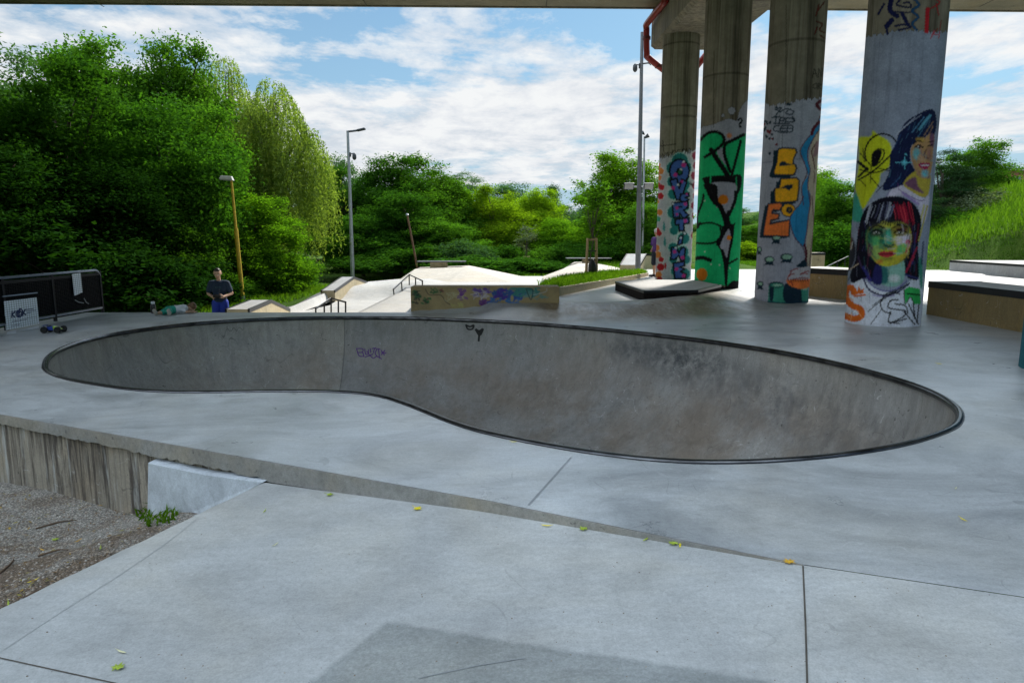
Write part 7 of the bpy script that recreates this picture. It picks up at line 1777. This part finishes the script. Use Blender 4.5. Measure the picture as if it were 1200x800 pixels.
px_ = math_(nt, 'DIVIDE', sep.outputs[0], den); py_ = math_(nt, 'DIVIDE', sep.outputs[1], den)
cv = nt.nodes.new('ShaderNodeCombineXYZ'); nt.links.new(px_, cv.inputs[0]); nt.links.new(py_, cv.inputs[1])
mp = nt.nodes.new('ShaderNodeMapping'); mp.inputs['Scale'].default_value = (.55, .62, 1); mp.inputs['Location'].default_value = SKY_LOC; nt.links.new(cv.outputs[0], mp.inputs[0])
n1 = noise(nt, mp.outputs[0], 1.35, 10, .62, .25)
mp2 = nt.nodes.new('ShaderNodeMapping'); mp2.inputs['Scale'].default_value = (1.5, 1.1, 1); mp2.inputs['Location'].default_value = (3.1, 1.7, 0); nt.links.new(cv.outputs[0], mp2.inputs[0])
n2 = noise(nt, mp2.outputs[0], 2.3, 8, .64, .15)
# broad bank of cloud between 5 and 13 degrees, more broken above
bias = ramp(nt, el, [(0.0, .46), (.05, .50), (.09, .60), (.14, .66), (.20, .62), (.27, .545), (.34, .50), (.6, .46), (1.0, .50)])
xb = math_(nt, 'MULTIPLY', sep.outputs[0], -.10)
dsum = math_(nt, 'ADD', math_(nt, 'ADD', math_(nt, 'MULTIPLY', n1, .95), math_(nt, 'MULTIPLY', n2, .45)), math_(nt, 'ADD', bias, xb))
dens = ramp(nt, math_(nt, 'SUBTRACT', dsum, .70), [(.485, 0.0), (.545, .6), (.64, 1.0)])
shade = ramp(nt, n2, [(.36, (.70, .76, .82)), (.50, (.90, .92, .94)), (.60, (1.0, 1.01, 1.0))])
haze_f = ramp(nt, el, [(0, 1.0), (.08, .9), (.18, .5), (.36, .22)])
skyc = mix(nt, 1.0, sky.outputs[0], (.23, .36, .40), 'MULTIPLY')
skyc = mix(nt, math_(nt, 'MULTIPLY', haze_f, 1.0), skyc, (1.6, 2.2, 2.7))
CL = 7.6
cloud = mix(nt, 1.0, mix(nt, 1.0, shade, (CL, CL*1.0, CL*1.02), 'MULTIPLY'), ramp(nt, el, [(.36, .215), (.62, 1.0)]), 'MULTIPLY')
cloud = mix(nt, 1.0, cloud, mix(nt, ramp(nt, el, [(.34, 0.0), (.6, 1.0)]), (2.0, 2.02, 2.02), (1.82, 2.02, 2.16)), 'MULTIPLY')
fin = mix(nt, dens, skyc, cloud)
nt.links.new(fin, bg.inputs['Color']); bg.inputs['Strength'].default_value = .10
sd = bpy.data.lights.new('sun', 'SUN'); sd.energy = 2.3; sd.angle = R(5); sd.color = (1, .955, .88)
so_ = bpy.data.objects.new('sun', sd); COL.objects.link(so_)
dv_ = Vector((math.sin(SUN_AZ)*math.cos(SUN_EL), math.cos(SUN_AZ)*math.cos(SUN_EL), math.sin(SUN_EL)))
so_.rotation_euler = (-dv_).to_track_quat('-Z', 'Y').to_euler(); so_.location = dv_*60
cd = bpy.data.cameras.new('camera'); cam = bpy.data.objects.new('camera', cd); COL.objects.link(cam)
cd.sensor_width = 36; cd.lens = 24; cd.clip_end = 4000; cd.clip_start = .05
cam.location = (0, 0, H0); cam.rotation_euler = (math.pi/2-PITCH, 0, 0); SC.camera = cam
SC.view_settings.view_transform = 'Standard'; SC.view_settings.look = 'None'; SC.view_settings.gamma = 1; SC.view_settings.exposure = EXPO
SC.view_settings.use_curve_mapping = False
SC.cycles.use_denoising = True
try: SC.cycles.denoiser = 'OPENIMAGEDENOISE'
except Exception: pass
SC.cycles.max_bounces = 6; SC.cycles.diffuse_bounces = 4; SC.cycles.transparent_max_bounces = 4; SC.cycles.use_fast_gi = False
SC.render.film_transparent = False
